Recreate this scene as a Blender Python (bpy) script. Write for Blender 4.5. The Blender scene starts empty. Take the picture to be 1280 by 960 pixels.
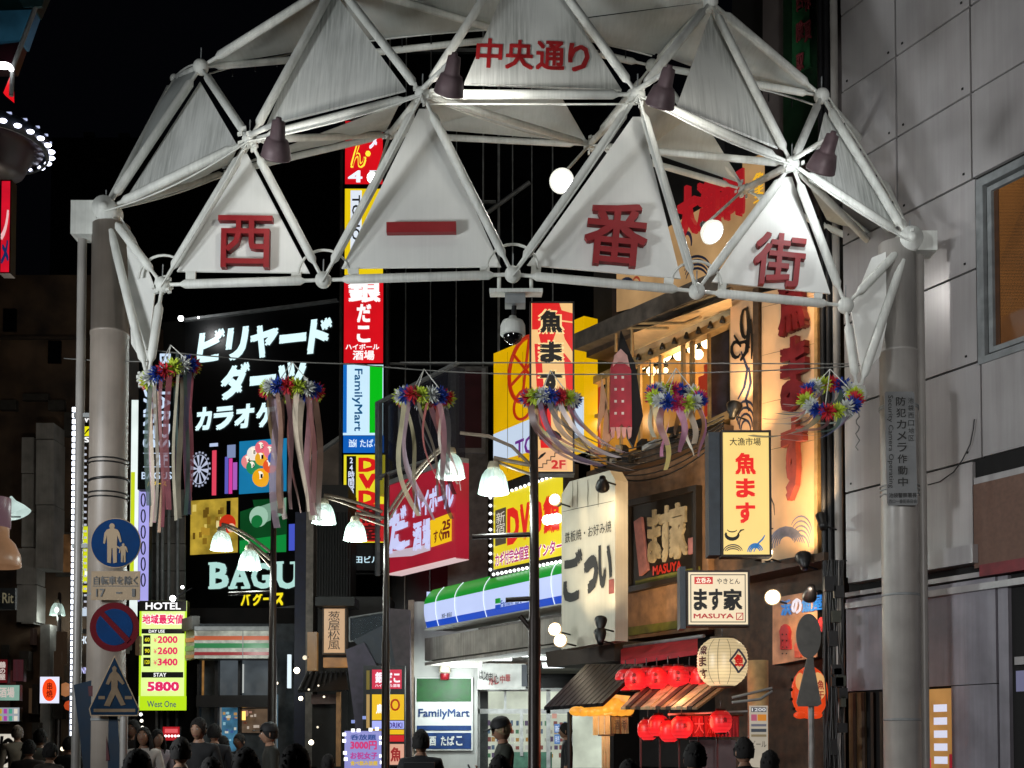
import bpy, bmesh, math, random
from mathutils import Vector, Matrix, noise
random.seed(7)
SC = bpy.context.scene
V = Vector
# ---------------------------------------------------------------- camera
F_PX, PITCH, PCX, PCY = 1500.0, math.radians(2.0), 640.0, 880.0
CAM = V((0, 0, 1.6))
cd = bpy.data.cameras.new('camera'); cam = bpy.data.objects.new('camera', cd); SC.collection.objects.link(cam)
cam.location = CAM; cam.rotation_euler = (math.radians(90) + PITCH, 0, 0)
cd.sensor_width = 36; cd.lens = F_PX / 1280 * 36; cd.shift_y = (PCY - 480) / 1280; cd.clip_start = .1; cd.clip_end = 600
SC.camera = cam
# ---------------------------------------------------------------- world: night sky
w = bpy.data.worlds.new("World"); SC.world = w; w.use_nodes = True
bg = w.node_tree.nodes['Background']; bg.inputs[0].default_value = (.55, .62, 1, 1); bg.inputs[1].default_value = .0013
SC.view_settings.view_transform = 'Standard'; SC.view_settings.look = 'None'; SC.view_settings.exposure = 0; SC.view_settings.gamma = 1
SC.render.engine = 'CYCLES'; SC.cycles.use_denoising = True; SC.cycles.max_bounces = 5; SC.cycles.diffuse_bounces = 3
SC.cycles.glossy_bounces = 3; SC.cycles.transparent_max_bounces = 8; SC.cycles.sample_clamp_indirect = 4; SC.cycles.caustics_reflective = False; SC.cycles.caustics_refractive = False
try: SC.cycles.use_light_tree = True
except Exception: pass
# ---------------------------------------------------------------- helpers
NEW = []            # every object, linked to the scene at the end
OFF = {}
def ray(px, py):
    u = (px - PCX) / F_PX; v = (PCY - py) / F_PX
    return V((u, math.cos(PITCH) - v * math.sin(PITCH), math.sin(PITCH) + v * math.cos(PITCH)))
def P(px, py, Y):
    d = ray(px, py); return CAM + d * (Y / d.y)
class Pl:
    """a plane with right R, up U and outward normal N; a, b, n are metres along them"""
    def __init__(s, O, R=(1, 0, 0), U=(0, 0, 1)):
        s.O = V(O); s.R = V(R).normalized(); s.U = V(U).normalized(); s.N = s.R.cross(s.U).normalized()
    def hit(s, px, py, n=0):
        d = ray(px, py); t = (s.O + s.N * n - CAM).dot(s.N) / d.dot(s.N); return CAM + d * t
    def uv(s, px, py, n=0):
        q = s.hit(px, py, n) - s.O; return q.dot(s.R), q.dot(s.U)
    def at(s, a, b, n=0): return s.O + s.R * a + s.U * b + s.N * n
    def rect(s, x0, y0, x1, y1, n=0):
        ym = (y0 + y1) / 2; xm = (x0 + x1) / 2
        return s.uv(x0, ym, n)[0], s.uv(xm, y1, n)[1], s.uv(x1, ym, n)[0], s.uv(xm, y0, n)[1]   # a0 b0 a1 b1
    def shift(s, n): return Pl(s.O + s.N * n, s.R, s.U)
def FP(Y): return Pl((0, Y, 0))
SR = (.6, -1, 0)
def SP(px, Y): return Pl((P(px, 932, Y).x, Y, 0), SR)         # a plane parallel to the row of shops
def lin(c):
    if isinstance(c, str):
        c = c.lstrip('#'); c = [int(c[i:i+2], 16) / 255 for i in (0, 2, 4)]
        c = [x / 12.92 if x <= .04045 else ((x + .055) / 1.055) ** 2.4 for x in c]
    return (c[0], c[1], c[2], 1)
MC = {}
def mat(name, col, rough=.6, metal=0, noise=.25, scale=6, streak=0, streak_col=(.02, .025, .022), bump=.0, spec=.5, col2=None):
    if name in MC: return MC[name]
    m = bpy.data.materials.new(name); m.use_nodes = True; nt = m.node_tree; b = nt.nodes['Principled BSDF']; L = nt.links.new
    c = lin(col); b.inputs['Roughness'].default_value = rough; b.inputs['Metallic'].default_value = metal
    b.inputs['Specular IOR Level'].default_value = spec
    tc = nt.nodes.new('ShaderNodeTexCoord')
    nz = nt.nodes.new('ShaderNodeTexNoise'); nz.inputs['Scale'].default_value = scale; nz.inputs['Detail'].default_value = 5
    L(tc.outputs['Object'], nz.inputs['Vector'])
    mx = nt.nodes.new('ShaderNodeMix'); mx.data_type = 'RGBA'
    c2 = lin(col2) if col2 else tuple(x * (1 - noise * 1.6) if i < 3 else 1 for i, x in enumerate(c))
    mx.inputs[6].default_value = tuple(max(0, x) for x in c2); mx.inputs[7].default_value = c if col2 else tuple(min(1, x * (1 + noise * .5)) if i < 3 else 1 for i, x in enumerate(c))
    rp = nt.nodes.new('ShaderNodeMapRange'); rp.inputs[1].default_value = .3; rp.inputs[2].default_value = .7
    L(nz.outputs[0], rp.inputs[0]); L(rp.outputs[0], mx.inputs[0]); out = mx.outputs[2]
    if streak:
        mp = nt.nodes.new('ShaderNodeMapping'); mp.inputs['Scale'].default_value = (22, 2, .35)
        L(tc.outputs['Object'], mp.inputs[0])
        n2 = nt.nodes.new('ShaderNodeTexNoise'); n2.inputs['Scale'].default_value = 1.6; n2.inputs['Detail'].default_value = 3; n2.inputs['Roughness'].default_value = .65; L(mp.outputs[0], n2.inputs['Vector'])
        n3 = nt.nodes.new('ShaderNodeTexNoise'); n3.inputs['Scale'].default_value = .9; n3.inputs['Detail'].default_value = 1; mp3 = nt.nodes.new('ShaderNodeMapping'); mp3.inputs['Scale'].default_value = (1.6, 1.6, .5); L(tc.outputs['Object'], mp3.inputs[0]); L(mp3.outputs[0], n3.inputs['Vector'])
        ml = nt.nodes.new('ShaderNodeMath'); ml.operation = 'MULTIPLY'; L(n2.outputs[0], ml.inputs[0]); L(n3.outputs[0], ml.inputs[1])
        r2 = nt.nodes.new('ShaderNodeMapRange'); r2.inputs[1].default_value = .16; r2.inputs[2].default_value = .5; r2.inputs[4].default_value = streak
        L(ml.outputs[0], r2.inputs[0])
        m2 = nt.nodes.new('ShaderNodeMix'); m2.data_type = 'RGBA'; L(r2.outputs[0], m2.inputs[0]); L(out, m2.inputs[6]); m2.inputs[7].default_value = lin(streak_col); out = m2.outputs[2]
    L(out, b.inputs['Base Color'])
    rr = nt.nodes.new('ShaderNodeMapRange'); rr.inputs[3].default_value = max(0.02, rough - .1); rr.inputs[4].default_value = min(1, rough + .12)
    L(nz.outputs[0], rr.inputs[0]); L(rr.outputs[0], b.inputs['Roughness'])
    if bump:
        bp = nt.nodes.new('ShaderNodeBump'); bp.inputs['Strength'].default_value = bump; bp.inputs['Distance'].default_value = .02
        L(nz.outputs[0], bp.inputs['Height']); L(bp.outputs[0], b.inputs['Normal'])
    MC[name] = m; return m
def em(col, s=1.0, sample=False, var=0, name=None, scale=3, base=None, zg=None, ribs=0):
    """something that gives off light: a lit sign face, tube, bulb or screen, or glow painted into walls, cloth and goods"""
    k = name or f"lit {col} {s} {sample} {var}"
    if k in MC: return MC[k]
    m = bpy.data.materials.new(k); m.use_nodes = True; nt = m.node_tree; b = nt.nodes['Principled BSDF']; L = nt.links.new
    c = lin(col); b.inputs['Base Color'].default_value = (c[0] * .25, c[1] * .25, c[2] * .25, 1) if base is None else lin(base)
    b.inputs['Roughness'].default_value = .35
    b.inputs['Emission Color'].default_value = c; b.inputs['Emission Strength'].default_value = s
    if var:
        tc = nt.nodes.new('ShaderNodeTexCoord'); nz = nt.nodes.new('ShaderNodeTexNoise'); nz.inputs['Scale'].default_value = scale; nz.inputs['Detail'].default_value = 4
        L(tc.outputs['Object'], nz.inputs[0]); r = nt.nodes.new('ShaderNodeMapRange'); r.inputs[1].default_value = .3; r.inputs[2].default_value = .7
        r.inputs[3].default_value = s * (1 - var); r.inputs[4].default_value = s * (1 + var * .5); L(nz.outputs[0], r.inputs[0]); L(r.outputs[0], b.inputs['Emission Strength'])
    if zg:                              # paper lit from inside: brighter near the bulb, with the darker lines of the ribs
        tc = nt.nodes.new('ShaderNodeTexCoord'); sp = nt.nodes.new('ShaderNodeSeparateXYZ'); L(tc.outputs['Object'], sp.inputs[0])
        r = nt.nodes.new('ShaderNodeMapRange'); r.interpolation_type = 'SMOOTHSTEP'; r.inputs[1].default_value, r.inputs[2].default_value, r.inputs[3].default_value, r.inputs[4].default_value = zg
        L(sp.outputs[2], r.inputs[0]); o_ = r.outputs[0]
        if ribs:
            m1 = nt.nodes.new('ShaderNodeMath'); m1.operation = 'MULTIPLY'; m1.inputs[1].default_value = ribs; L(sp.outputs[2], m1.inputs[0])
            m2 = nt.nodes.new('ShaderNodeMath'); m2.operation = 'SINE'; L(m1.outputs[0], m2.inputs[0])
            m3 = nt.nodes.new('ShaderNodeMapRange'); m3.inputs[1].default_value = -1; m3.inputs[2].default_value = -.3; m3.inputs[3].default_value = .68; m3.inputs[4].default_value = 1; L(m2.outputs[0], m3.inputs[0])
            m4 = nt.nodes.new('ShaderNodeMath'); m4.operation = 'MULTIPLY'; L(o_, m4.inputs[0]); L(m3.outputs[0], m4.inputs[1]); o_ = m4.outputs[0]
        L(o_, b.inputs['Emission Strength'])
    if not sample:
        try: m.cycles.emission_sampling = 'NONE'
        except Exception: pass
    MC[k] = m; return m
def glass(name, col=(.02, .025, .03), rough=.05, alpha=.35):
    if name in MC: return MC[name]
    m = bpy.data.materials.new(name); m.use_nodes = True; b = m.node_tree.nodes['Principled BSDF']
    b.inputs['Base Color'].default_value = lin(col); b.inputs['Roughness'].default_value = rough; b.inputs['Alpha'].default_value = alpha
    MC[name] = m; return m
class MB:
    def __init__(s): s.v = []; s.f = []; s.sm = []
    def add(s, vs, fs, smooth=False):
        o = len(s.v); s.v += [V(x) for x in vs]; s.f += [tuple(i + o for i in f) for f in fs]; s.sm += [smooth] * len(fs); return s
    def boxf(s, O, A, B, C):
        O, A, B, C = V(O), V(A), V(B), V(C)
        vs = [O, O+A, O+A+B, O+B, O+C, O+A+C, O+A+B+C, O+B+C]
        return s.add(vs, [(3, 2, 1, 0), (4, 5, 6, 7), (0, 1, 5, 4), (1, 2, 6, 5), (2, 3, 7, 6), (3, 0, 4, 7)])
    def slab(s, pl, r, n0, n1):
        a0, b0, a1, b1 = r; return s.boxf(pl.at(a0, b0, n0), pl.R * (a1-a0), pl.U * (b1-b0), pl.N * (n1-n0))
    def cbox(s, c, R, U, N, w, h, d):
        R, U, N = V(R), V(U), V(N); return s.boxf(V(c) - R*w/2 - U*h/2 - N*d/2, R*w, U*h, N*d)
    def prism(s, pl, pts, n0, n1):
        k = len(pts); vs = [pl.at(a, b, n0) for a, b in pts] + [pl.at(a, b, n1) for a, b in pts]
        ar = sum(pts[i][0]*pts[(i+1) % k][1] - pts[(i+1) % k][0]*pts[i][1] for i in range(k))
        fs = [tuple(range(k-1, -1, -1)), tuple(range(k, 2*k))] + [(i, (i+1) % k, k+(i+1) % k, k+i) for i in range(k)]
        if (ar < 0) != (n1 < n0): fs = [tuple(reversed(f)) for f in fs]
        return s.add(vs, fs)
    def tube(s, pts, r, seg=8, cap=True):
        pts = [V(p) for p in pts]; n = len(pts); rs = r if isinstance(r, (list, tuple)) else [r] * n
        vs = []; prev = None
        for i, p in enumerate(pts):
            t = (pts[min(i+1, n-1)] - pts[max(i-1, 0)]).normalized()
            if prev is None:
                u = t.cross(V((0, 0, 1)));
                if u.length < .05: u = t.cross(V((1, 0, 0)))
            else: u = prev - t * prev.dot(t)
            u.normalize(); prev = u; w_ = t.cross(u)
            for k in range(seg):
                a = 2*math.pi*k/seg; vs.append(p + (u*math.cos(a) + w_*math.sin(a)) * rs[i])
        fs = [(i*seg+k, i*seg+(k+1) % seg, (i+1)*seg+(k+1) % seg, (i+1)*seg+k) for i in range(n-1) for k in range(seg)]
        s.add(vs, fs, True)
        if cap: s.add(vs[:seg], [tuple(range(seg-1, -1, -1))]); s.add(vs[-seg:], [tuple(range(seg))])
        return s
    def lathe(s, c, axis, prof, seg=20, smooth=True):
        """prof: (distance along axis, radius)"""
        ax = V(axis).normalized(); u = ax.cross(V((0, 0, 1)))
        if u.length < .05: u = V((1, 0, 0))
        u.normalize(); w_ = ax.cross(u); vs = []
        for h, r in prof:
            for k in range(seg):
                a = 2*math.pi*k/seg; vs.append(V(c) + ax*h + (u*math.cos(a) + w_*math.sin(a)) * max(r, 1e-4))
        fs = [(i*seg+k, i*seg+(k+1) % seg, (i+1)*seg+(k+1) % seg, (i+1)*seg+k) for i in range(len(prof)-1) for k in range(seg)]
        return s.add(vs, fs, smooth)
    def ball(s, c, r, seg=14, sq=(1, 1, 1)):
        c = V(c); n = seg // 2; vs = []; fs = []
        for i in range(n+1):
            t = math.pi*i/n
            for k in range(seg):
                a = 2*math.pi*k/seg; vs.append(c + V((math.sin(t)*math.cos(a)*sq[0], math.sin(t)*math.sin(a)*sq[1], math.cos(t)*sq[2])) * r)
        fs = [(i*seg+k, (i+1)*seg+k, (i+1)*seg+(k+1) % seg, i*seg+(k+1) % seg) for i in range(n) for k in range(seg)]
        return s.add(vs, fs, True)
    def build(s, name, m, parent=None, kind=None, label=None):
        off = OFF.get(parent.name, V((0, 0, 0))) if parent else V((0, 0, 0))
        me = bpy.data.meshes.new(name); me.from_pydata([tuple(x - off) for x in s.v], [], s.f)
        me.polygons.foreach_set('use_smooth', s.sm); me.materials.append(m); me.update()
        o = bpy.data.objects.new(name, me); NEW.append(o); o.parent = parent; OFF[o.name] = off
        if kind: o['kind'] = kind
        if label: o['label'] = label
        return o
LABELS = set()
def th(name, label, cat, loc, group=None):
    o = bpy.data.objects.new(name, None); o.empty_display_size = .2; NEW.append(o); o.location = V(loc); OFF[o.name] = V(loc)
    o['label'] = label; o['category'] = cat
    if group: o['group'] = group
    return o
def tag(o, label, cat, group=None):
    o['label'] = label; o['category'] = cat
    if group: o['group'] = group
    return o
TXC = {}
def tmesh(body, bold, ext, vert, shear, res=2):
    k = (body, bold, ext, vert, shear)
    if k in TXC: return TXC[k]
    c = bpy.data.curves.new('t', 'FONT'); c.body = "\n".join(body) if vert else body
    c.align_x = 'CENTER'; c.resolution_u = res; c.offset = bold; c.shear = shear
    if vert: c.space_line = .92
    o = bpy.data.objects.new('t', c); SC.collection.objects.link(o)
    dg = bpy.context.evaluated_depsgraph_get(); me = bpy.data.meshes.new_from_object(o.evaluated_get(dg))
    vs = [v.co.copy() for v in me.vertices]; fs = [tuple(p.vertices) for p in me.polygons]
    # extrude by hand: outline edges become side walls
    ec = {}
    for f in fs:
        for i in range(len(f)):
            e = (f[i], f[(i+1) % len(f)]); ec[e] = 1
    side = [e for e in ec if (e[1], e[0]) not in ec] if ext else []
    bpy.data.objects.remove(o); bpy.data.curves.remove(c); bpy.data.meshes.remove(me)
    TXC[k] = (vs, fs, side); return TXC[k]
def tx(body, pl, x0, y0, x1, y1, m, parent, bold=.0, ext=0, n=.012, rot=0, vert=False, shear=0, name='lettering', sides=None, px=True):
    """flat or raised writing fitted to the rectangle (photo pixels measured on the plane, or metres)"""
    vs, fs, side = tmesh(body, 0, ext, vert, shear)
    if not vs: return None
    if bold > .004:                     # heavier strokes: five copies a little apart, each a hair above the last
        k0 = len(vs); bb = bold*.8; V0, F0, S0 = vs, fs, side; vs = []; fs = []; side = []
        for q, (dx, dy) in enumerate([(0, 0), (bb, bb), (-bb, bb), (bb, -bb), (-bb, -bb)]):
            o_ = len(vs); vs += [V((v.x+dx, v.y+dy, q*.0007)) for v in V0]; fs += [tuple(i+o_ for i in f) for f in F0]; side += [(a+o_, b+o_) for a, b in S0]
    if rot:
        R_ = Matrix.Rotation(math.radians(rot), 3, 'Z'); vs = [R_ @ v for v in vs]
    a0, b0, a1, b1 = pl.rect(x0, y0, x1, y1, n) if px else (x0, y0, x1, y1)
    mx, Mx = min(v.x for v in vs), max(v.x for v in vs); my, My = min(v.y for v in vs), max(v.y for v in vs)
    sx = (a1-a0)/max(Mx-mx, 1e-6); sy = (b1-b0)/max(My-my, 1e-6)
    flip = sx * sy < 0
    g = MB(); k = len(vs)
    fr = [pl.at(a0 + (v.x-mx)*sx, b0 + (v.y-my)*sy, n + v.z) for v in vs]
    f0 = fs
    if ext:
        bk = [pl.at(a0 + (v.x-mx)*sx, b0 + (v.y-my)*sy, n-ext) for v in vs]
        g.add(fr + bk, f0 + [(b, a, a+k, b+k) for a, b in side])
    else: g.add(fr, f0)
    return g.build(name, m, parent)
def panel(pl, x0, y0, x1, y1, n0, n1, m, parent, name='panel', **k):
    return MB().slab(pl, pl.rect(x0, y0, x1, y1, n1), n0, n1).build(name, m, parent, **k)
def polyp(pl, pts, n0, n1, m, parent, name='panel', **k):
    return MB().prism(pl, [pl.uv(x, y, n1) for x, y in pts], n0, n1).build(name, m, parent, **k)
def sign(name, label, pl, x0, y0, x1, y1, face, frame, depth=.25, bord=.03, cat='sign', group=None, lip=.015):
    """a sign cabinet: box, lit or painted face, rim of four edges"""
    r = pl.rect(x0, y0, x1, y1); c = pl.at((r[0]+r[2])/2, r[1], -depth/2)
    t = th(name, label, cat, c, group)
    MB().slab(pl, r, -depth, -.004).build('cabinet', frame, t)
    a0, b0, a1, b1 = r
    MB().slab(pl, (a0+bord, b0+bord, a1-bord, b1-bord), -.003, .004).build('face', face, t)
    if bord > 0:
        g = MB()
        g.slab(pl, (a0, b0, a0+bord, b1), -.003, lip); g.slab(pl, (a1-bord, b0, a1, b1), -.003, lip)
        g.slab(pl, (a0+bord, b0, a1-bord, b0+bord), -.003, lip); g.slab(pl, (a0+bord, b1-bord, a1-bord, b1), -.003, lip)
        g.build('rim', frame, t)
    return t
def light(parent, kind, loc, power, col, size=.08, target=None, cone=100, blend=.6, name='lamp_light'):
    ld = bpy.data.lights.new(name, kind); ld.energy = power; ld.color = col
    if kind in ('POINT', 'SPOT'): ld.shadow_soft_size = size
    if kind == 'SPOT': ld.spot_size = math.radians(cone); ld.spot_blend = blend
    o = bpy.data.objects.new(name, ld); NEW.append(o); o.parent = parent; o.location = V(loc) - (OFF.get(parent.name, V((0, 0, 0))) if parent else V((0, 0, 0)))
    if target is not None: o.rotation_euler = (V(target) - V(loc)).to_track_quat('-Z', 'Y').to_euler()
    return o
def cable(name, label, pts, r, m, cat='cable', group=None):
    o = MB().tube(pts, r, 5).build(name, m); return tag(o, label, cat, group)
def sag(a, b, s, n=14):
    a, b = V(a), V(b); return [a.lerp(b, i/n) - V((0, 0, s*4*(i/n)*(1-i/n))) for i in range(n+1)]
# common materials
WHITE = mat('painted steel', '#d4d6d0', .58, 0, .12, 5, streak=.35, streak_col=(.16, .17, .15))
PANELM = mat('coated gate panel', '#dadcd8', .5, 0, .06, 2, streak=.8, streak_col=(.10, .115, .10))
PANELC = mat('cleaner gate panel', '#d6d7d3', .5, 0, .05, 2, streak=.12, streak_col=(.3, .3, .28))
MEMB = mat('canvas membrane', '#b4b9b6', .75, 0, .14, 1.4, streak=.4, streak_col=(.2, .2, .17), bump=.3)
REDL = mat('red letter paint', '#8e1a20', .5, 0, .1)
DARKM = mat('dark metal', '#1b1b1d', .45, .3, .2)
BLACKP = mat('black paint', '#0c0c0e', .4)
DARKWALL = mat('very dark wall', '#1a1917', .85, 0, .4, 1.5)  # very dark mottled wall tone
LAMPB = mat('brown lamp housing', '#6e5c60', .5, .2, .2)
GALV = mat('galvanised steel', '#8b8f90', .5, .08, .2)
CONC = mat('stained concrete', '#bab4ac', .85, 0, .2, 3, streak=.6, streak_col=(.06, .055, .05), bump=.3)
CREAM = mat('cream board', '#e6cfa2', .6, 0, .12, 3, streak=.15, streak_col=(.35, .26, .14))
BLK = mat('black letter', '#0b0a0a', .5)
# ================================================================ ground
gm = mat('asphalt', '#3a3a3c', .55, 0, .3, 3, bump=.3)
MB().add([(-150, -40, 0), (150, -40, 0), (150, 260, 0), (-150, 260, 0)], [(0, 1, 2, 3)]).build('street_ground', gm, kind='structure')
pv = mat('paving', '#6d6a66', .7, 0, .3, 2, bump=.2)
# pavement slab along the row of shops on the far side
MB().boxf((6.5, 10.5, -.05), V(SR).normalized()*-24, V((.857, .514, 0))*-2.2, (0, 0, .17)).build('pavement', pv, kind='structure')
# ================================================================ the gateway arch
GY = 14.2
gate = th('street_gateway', 'white tubular steel gateway with triangular panels and red characters spanning the street', 'gateway', (-.1, 14.2, 0))
N_ = {}
def nd(k, px, py, Y): N_[k] = P(px, py, Y)
for i, (x, y) in enumerate([(203, 356), (404, 350), (641, 343), (871, 364), (1057, 382)]): nd(f'B{i}', x, y, [14.2, 14.0, 13.9, 14.0, 14.2][i])
for i, (x, y) in enumerate([(132, 262), (312, 175), (528, 118), (797, 118), (990, 205), (1137, 300)]): nd(f'M{i}', x, y, [14.3, 13.9, 13.6, 13.6, 13.9, 14.3][i])
for i, (x, y) in enumerate([(251, 84), (420, -22), (655, -80), (888, 2), (1027, 120)]): nd(f'T{i}', x, y, [14.8, 14.6, 14.5, 14.6, 14.8][i])
for i, (x, y) in enumerate([(425, 70), (650, 46), (815, 82)]): nd(f'S{i}', x, y, 16.4)
for i, (x, y) in enumerate([(290, 214), (487, 168), (737, 181), (930, 237), (1096, 312)]): nd(f'R{i}', x, y, [16.2, 16.8, 17, 16.8, 16][i])
nd('E0', 185, 475, 14.15); nd('E1', 1072, 493, 14.15); nd('Q0', 218, 98, 16.2); nd('Q1', 1090, 190, 16.2)
def strut(a, b, r=.052, ends=True):
    a, b = N_.get(a, a), N_.get(b, b); d = b - a; l = d.length; d = d / l
    e = .09; k = .24 if l > .8 else .12
    MB().tube([a + d*e, a + d*(e+k*.55), a + d*k*1.05, a + d*(k*1.05+.03), b - d*(k*1.05+.03), b - d*k*1.05, b - d*(e+k*.55), b - d*e],
              [r*.42, r*.42, r*.7, r, r, r*.7, r*.42, r*.42], 12).build('tube', WHITE, gate)
for s_ in 'B0B1 B1B2 B2B3 B3B4 M0M1 M1M2 M2M3 M3M4 M4M5 T0T1 T1T2 T2T3 T3T4 M0B0 B0M1 M1B1 B1M2 M2B2 B2M3 M3B3 B3M4 M4B4 B4M5 M0T0 T0M1 M1T1 T1M2 M2T2 T2M3 M3T3 T3M4 M4T4 T4M5 M0E0 B0E0 M5E1 B4E1'.split():
    strut(s_[:2], s_[2:])
for s_ in 'T0S0 S0S1 S1S2 S2T4 T1S0 T1S1 T3S2 T2S1 M0R0 M1R0 R0R1 M1R1 M2R1 M2R2 R1R2 M3R2 R2R3 M4R3 R2M4 R3R4 M4R4 M5R4 T0Q0 Q0M0 T4Q1 Q1M5 S2R3 S0R1 S2R2 S1R2'.split():
    if s_ in ('S0R1', 'S1R2'): continue
    strut(s_[:2], s_[2:], .044)
for k, p in N_.items():
    if k[0] == 'S' and k != 'S2': continue
    r = {'B': .098, 'M': .09, 'T': .098, 'E': .115, 'R': .07, 'S': .09, 'Q': .06}[k[0]]
    nb = MB().ball(p, r, 18).build('node_ball', WHITE, gate)
    if k[0] in 'BMT': MB().tube([p + V((0, 0, r*.9)), p + V((.004, 0, r+.15))], .008, 5).build('bird_spike', GALV, gate)
# small clamps, bolts and turnbuckles near the hubs
g = MB()
for k, p in N_.items():
    if k[0] in 'MR' or k in ('B0', 'E1', 'E0'):
        for j in range(12):
            d = V((random.uniform(-1, 1), random.uniform(-.6, .4), random.uniform(-1, 1))).normalized(); q = p + d * random.uniform(.08, .13)
            g.cbox(q, (1, 0, .3), (0, 0, 1), (0, -1, 0), random.uniform(.02, .06), random.uniform(.02, .05), .04)
g.build('hub_clamps', WHITE, gate, 'stuff')
# loose cabling tied along tubes
for a, b, s in [('M1', 'M2', .05), ('M0', 'M1', .1), ('M2', 'R2', .08), ('M3', 'M4', .07), ('M0', 'R0', .06), ('M2', 'M3', .0), ('M4', 'M5', .06), ('M3', 'B3', .05), ('B2', 'M3', .06), ('B1', 'M2', .04), ('B0', 'M1', .04)]:
    o = V((0, -.09 if s else .1, -.06)); MB().tube(sag(N_[a] + o, N_[b] + o, s), .011, 5).build('cable', WHITE, gate)
# front triangular panels
def gpanel(pts, Ys, m, name='panel', th_=.03):
    q = [P(x, y, Y) for (x, y), Y in zip(pts, Ys)]
    R = (q[1]-q[0]).normalized(); n = R.cross(q[2]-q[0]).normalized()
    if n.y > 0: n = -n
    U = n.cross(R).normalized() * 1
    if U.z < 0: R = -R; U = n.cross(R).normalized()
    pl = Pl(q[0], R, U)
    MB().prism(pl, [((v-q[0]).dot(pl.R), (v-q[0]).dot(pl.U)) for v in q], -th_, 0).build(name, m, gate)
    return pl
LO = 14.22
w1 = gpanel([(221, 339), (387, 341), (309, 192), (300, 192)], [14.2]*4, PANELC)
w2 = gpanel([(427, 335), (626, 333), (537, 136), (524, 136)], [14.05]*4, PANELC)
w3 = gpanel([(659, 331), (851, 348), (801, 146), (791, 146)], [14.05]*4, PANELC)
w4 = gpanel([(890, 352), (1038, 367), (990, 221), (978, 221)], [14.2]*4, PANELC)
u1 = gpanel([(156, 250), (295, 179), (250, 102)], [14.45, 14.1, 14.9], PANELM)
u2 = gpanel([(333, 156), (507, 112), (415, -14), (405, -14)], [14.05, 13.8, 14.7, 14.7], PANELM)
u3 = gpanel([(580, 104), (777, 112), (664, -66), (654, -66)], [13.82, 13.82, 14.65, 14.65], PANELM)
u4 = gpanel([(846, 133), (973, 184), (889, 15)], [13.9, 14.1, 14.75], PANELM)
u5 = gpanel([(1012, 225), (1122, 282), (1032, 140)], [14.1, 14.45, 14.9], PANELM)
for p, x0, y0, x1, y1 in [(w1, 232, 339, 244, 350), (w1, 364, 340, 376, 350), (w2, 436, 335, 448, 347), (w2, 600, 333, 612, 345), (w3, 664, 332, 676, 344), (w3, 830, 347, 842, 358), (w4, 898, 353, 908, 363), (w4, 1018, 366, 1028, 376)]:
    panel(p, x0, y0, x1, y1, -.02, .02, WHITE, gate, 'panel_bracket')
for t, pl, r, b in [('西', w1, (272, 269, 340, 334), .01), ('一', w2, (483, 277, 570, 290), .045), ('番', w3, (731, 253, 810, 331), .018), ('街', w4, (943, 291, 1007, 357), .018)]:
    if t == '一':
        panel(pl, *r, .02, .11, REDL, gate, 'character')
    else: tx(t, pl, *r, REDL, gate, bold=b, ext=.09, n=.11, name='character')
for t, x0, x1, y0, y1 in [('中', 595, 628, 48, 85), ('央', 632, 667, 50, 87), ('通', 670, 706, 51, 88), ('り', 710, 737, 54, 90)]:
    tx(t, u3, x0, y0, x1, y1, mat('bright red letter film', '#b8282c', .5), gate, bold=.03, n=.006, name='character')
# canopy and rear membranes
def memb(pts, sagk=.10, nseg=8):
    """a tensioned triangle that dips a little and has soft folds"""
    a, b, c = [N_.get(p, p) if isinstance(p, str) else p for p in pts]
    nrm = (b-a).cross(c-a).normalized(); g = MB(); idx = {}; vs = []
    for i in range(nseg+1):
        for j in range(nseg+1-i):
            u, v = i/nseg, j/nseg; w_ = 1-u-v
            p = a*w_ + b*u + c*v; k = 27*u*v*w_
            p = p + nrm * (sagk*k*.6 + .03*k*math.sin(14*u+5*v)); idx[i, j] = len(vs); vs.append(p)
    fs = []
    for i in range(nseg):
        for j in range(nseg-i):
            fs.append((idx[i, j], idx[i+1, j], idx[i, j+1]))
            if j < nseg-i-1: fs.append((idx[i+1, j], idx[i+1, j+1], idx[i, j+1]))
    g.add(vs, fs, True)
    g.add([v + nrm*.006 for v in vs], [tuple(reversed(f)) for f in fs], True)
    g.build('membrane', MEMB, gate)
pp = P
for t in [('T0', 'T1', pp(430, 55, 16.3)), ('T1', pp(430, 52, 16.3), pp(650, 32, 16.3)), ('T1', 'T2', pp(650, 32, 16.3)), ('T2', 'T3', pp(650, 32, 16.3)), ('T3', pp(650, 34, 16.3), pp(818, 68, 16.3)),
          ('T3', 'T4', pp(905, 98, 16.2)), ('T3', pp(820, 66, 16.2), pp(905, 98, 16.2)), ('T0', 'Q0', pp(150, 238, 14.7))]: memb(t)
for t in [(pp(150, 260, 14.8), pp(288, 205, 16.2), pp(296, 185, 14.2)), (pp(300, 205, 16.3), pp(482, 164, 16.8), pp(500, 128, 14.2)), (pp(524, 160, 16.6), pp(734, 177, 17), pp(700, 118, 15.5)), (pp(524, 160, 16.6), pp(540, 112, 14.4), pp(700, 118, 15.5)),
          (pp(798, 122, 14.2), pp(872, 138, 16.2), pp(806, 188, 16.9)), (pp(806, 188, 16.9), pp(872, 138, 16.2), pp(928, 230, 16.8)), (pp(1006, 222, 14.3), pp(1094, 296, 15.8), pp(1034, 276, 16.3))]: memb(t, .05)
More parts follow.
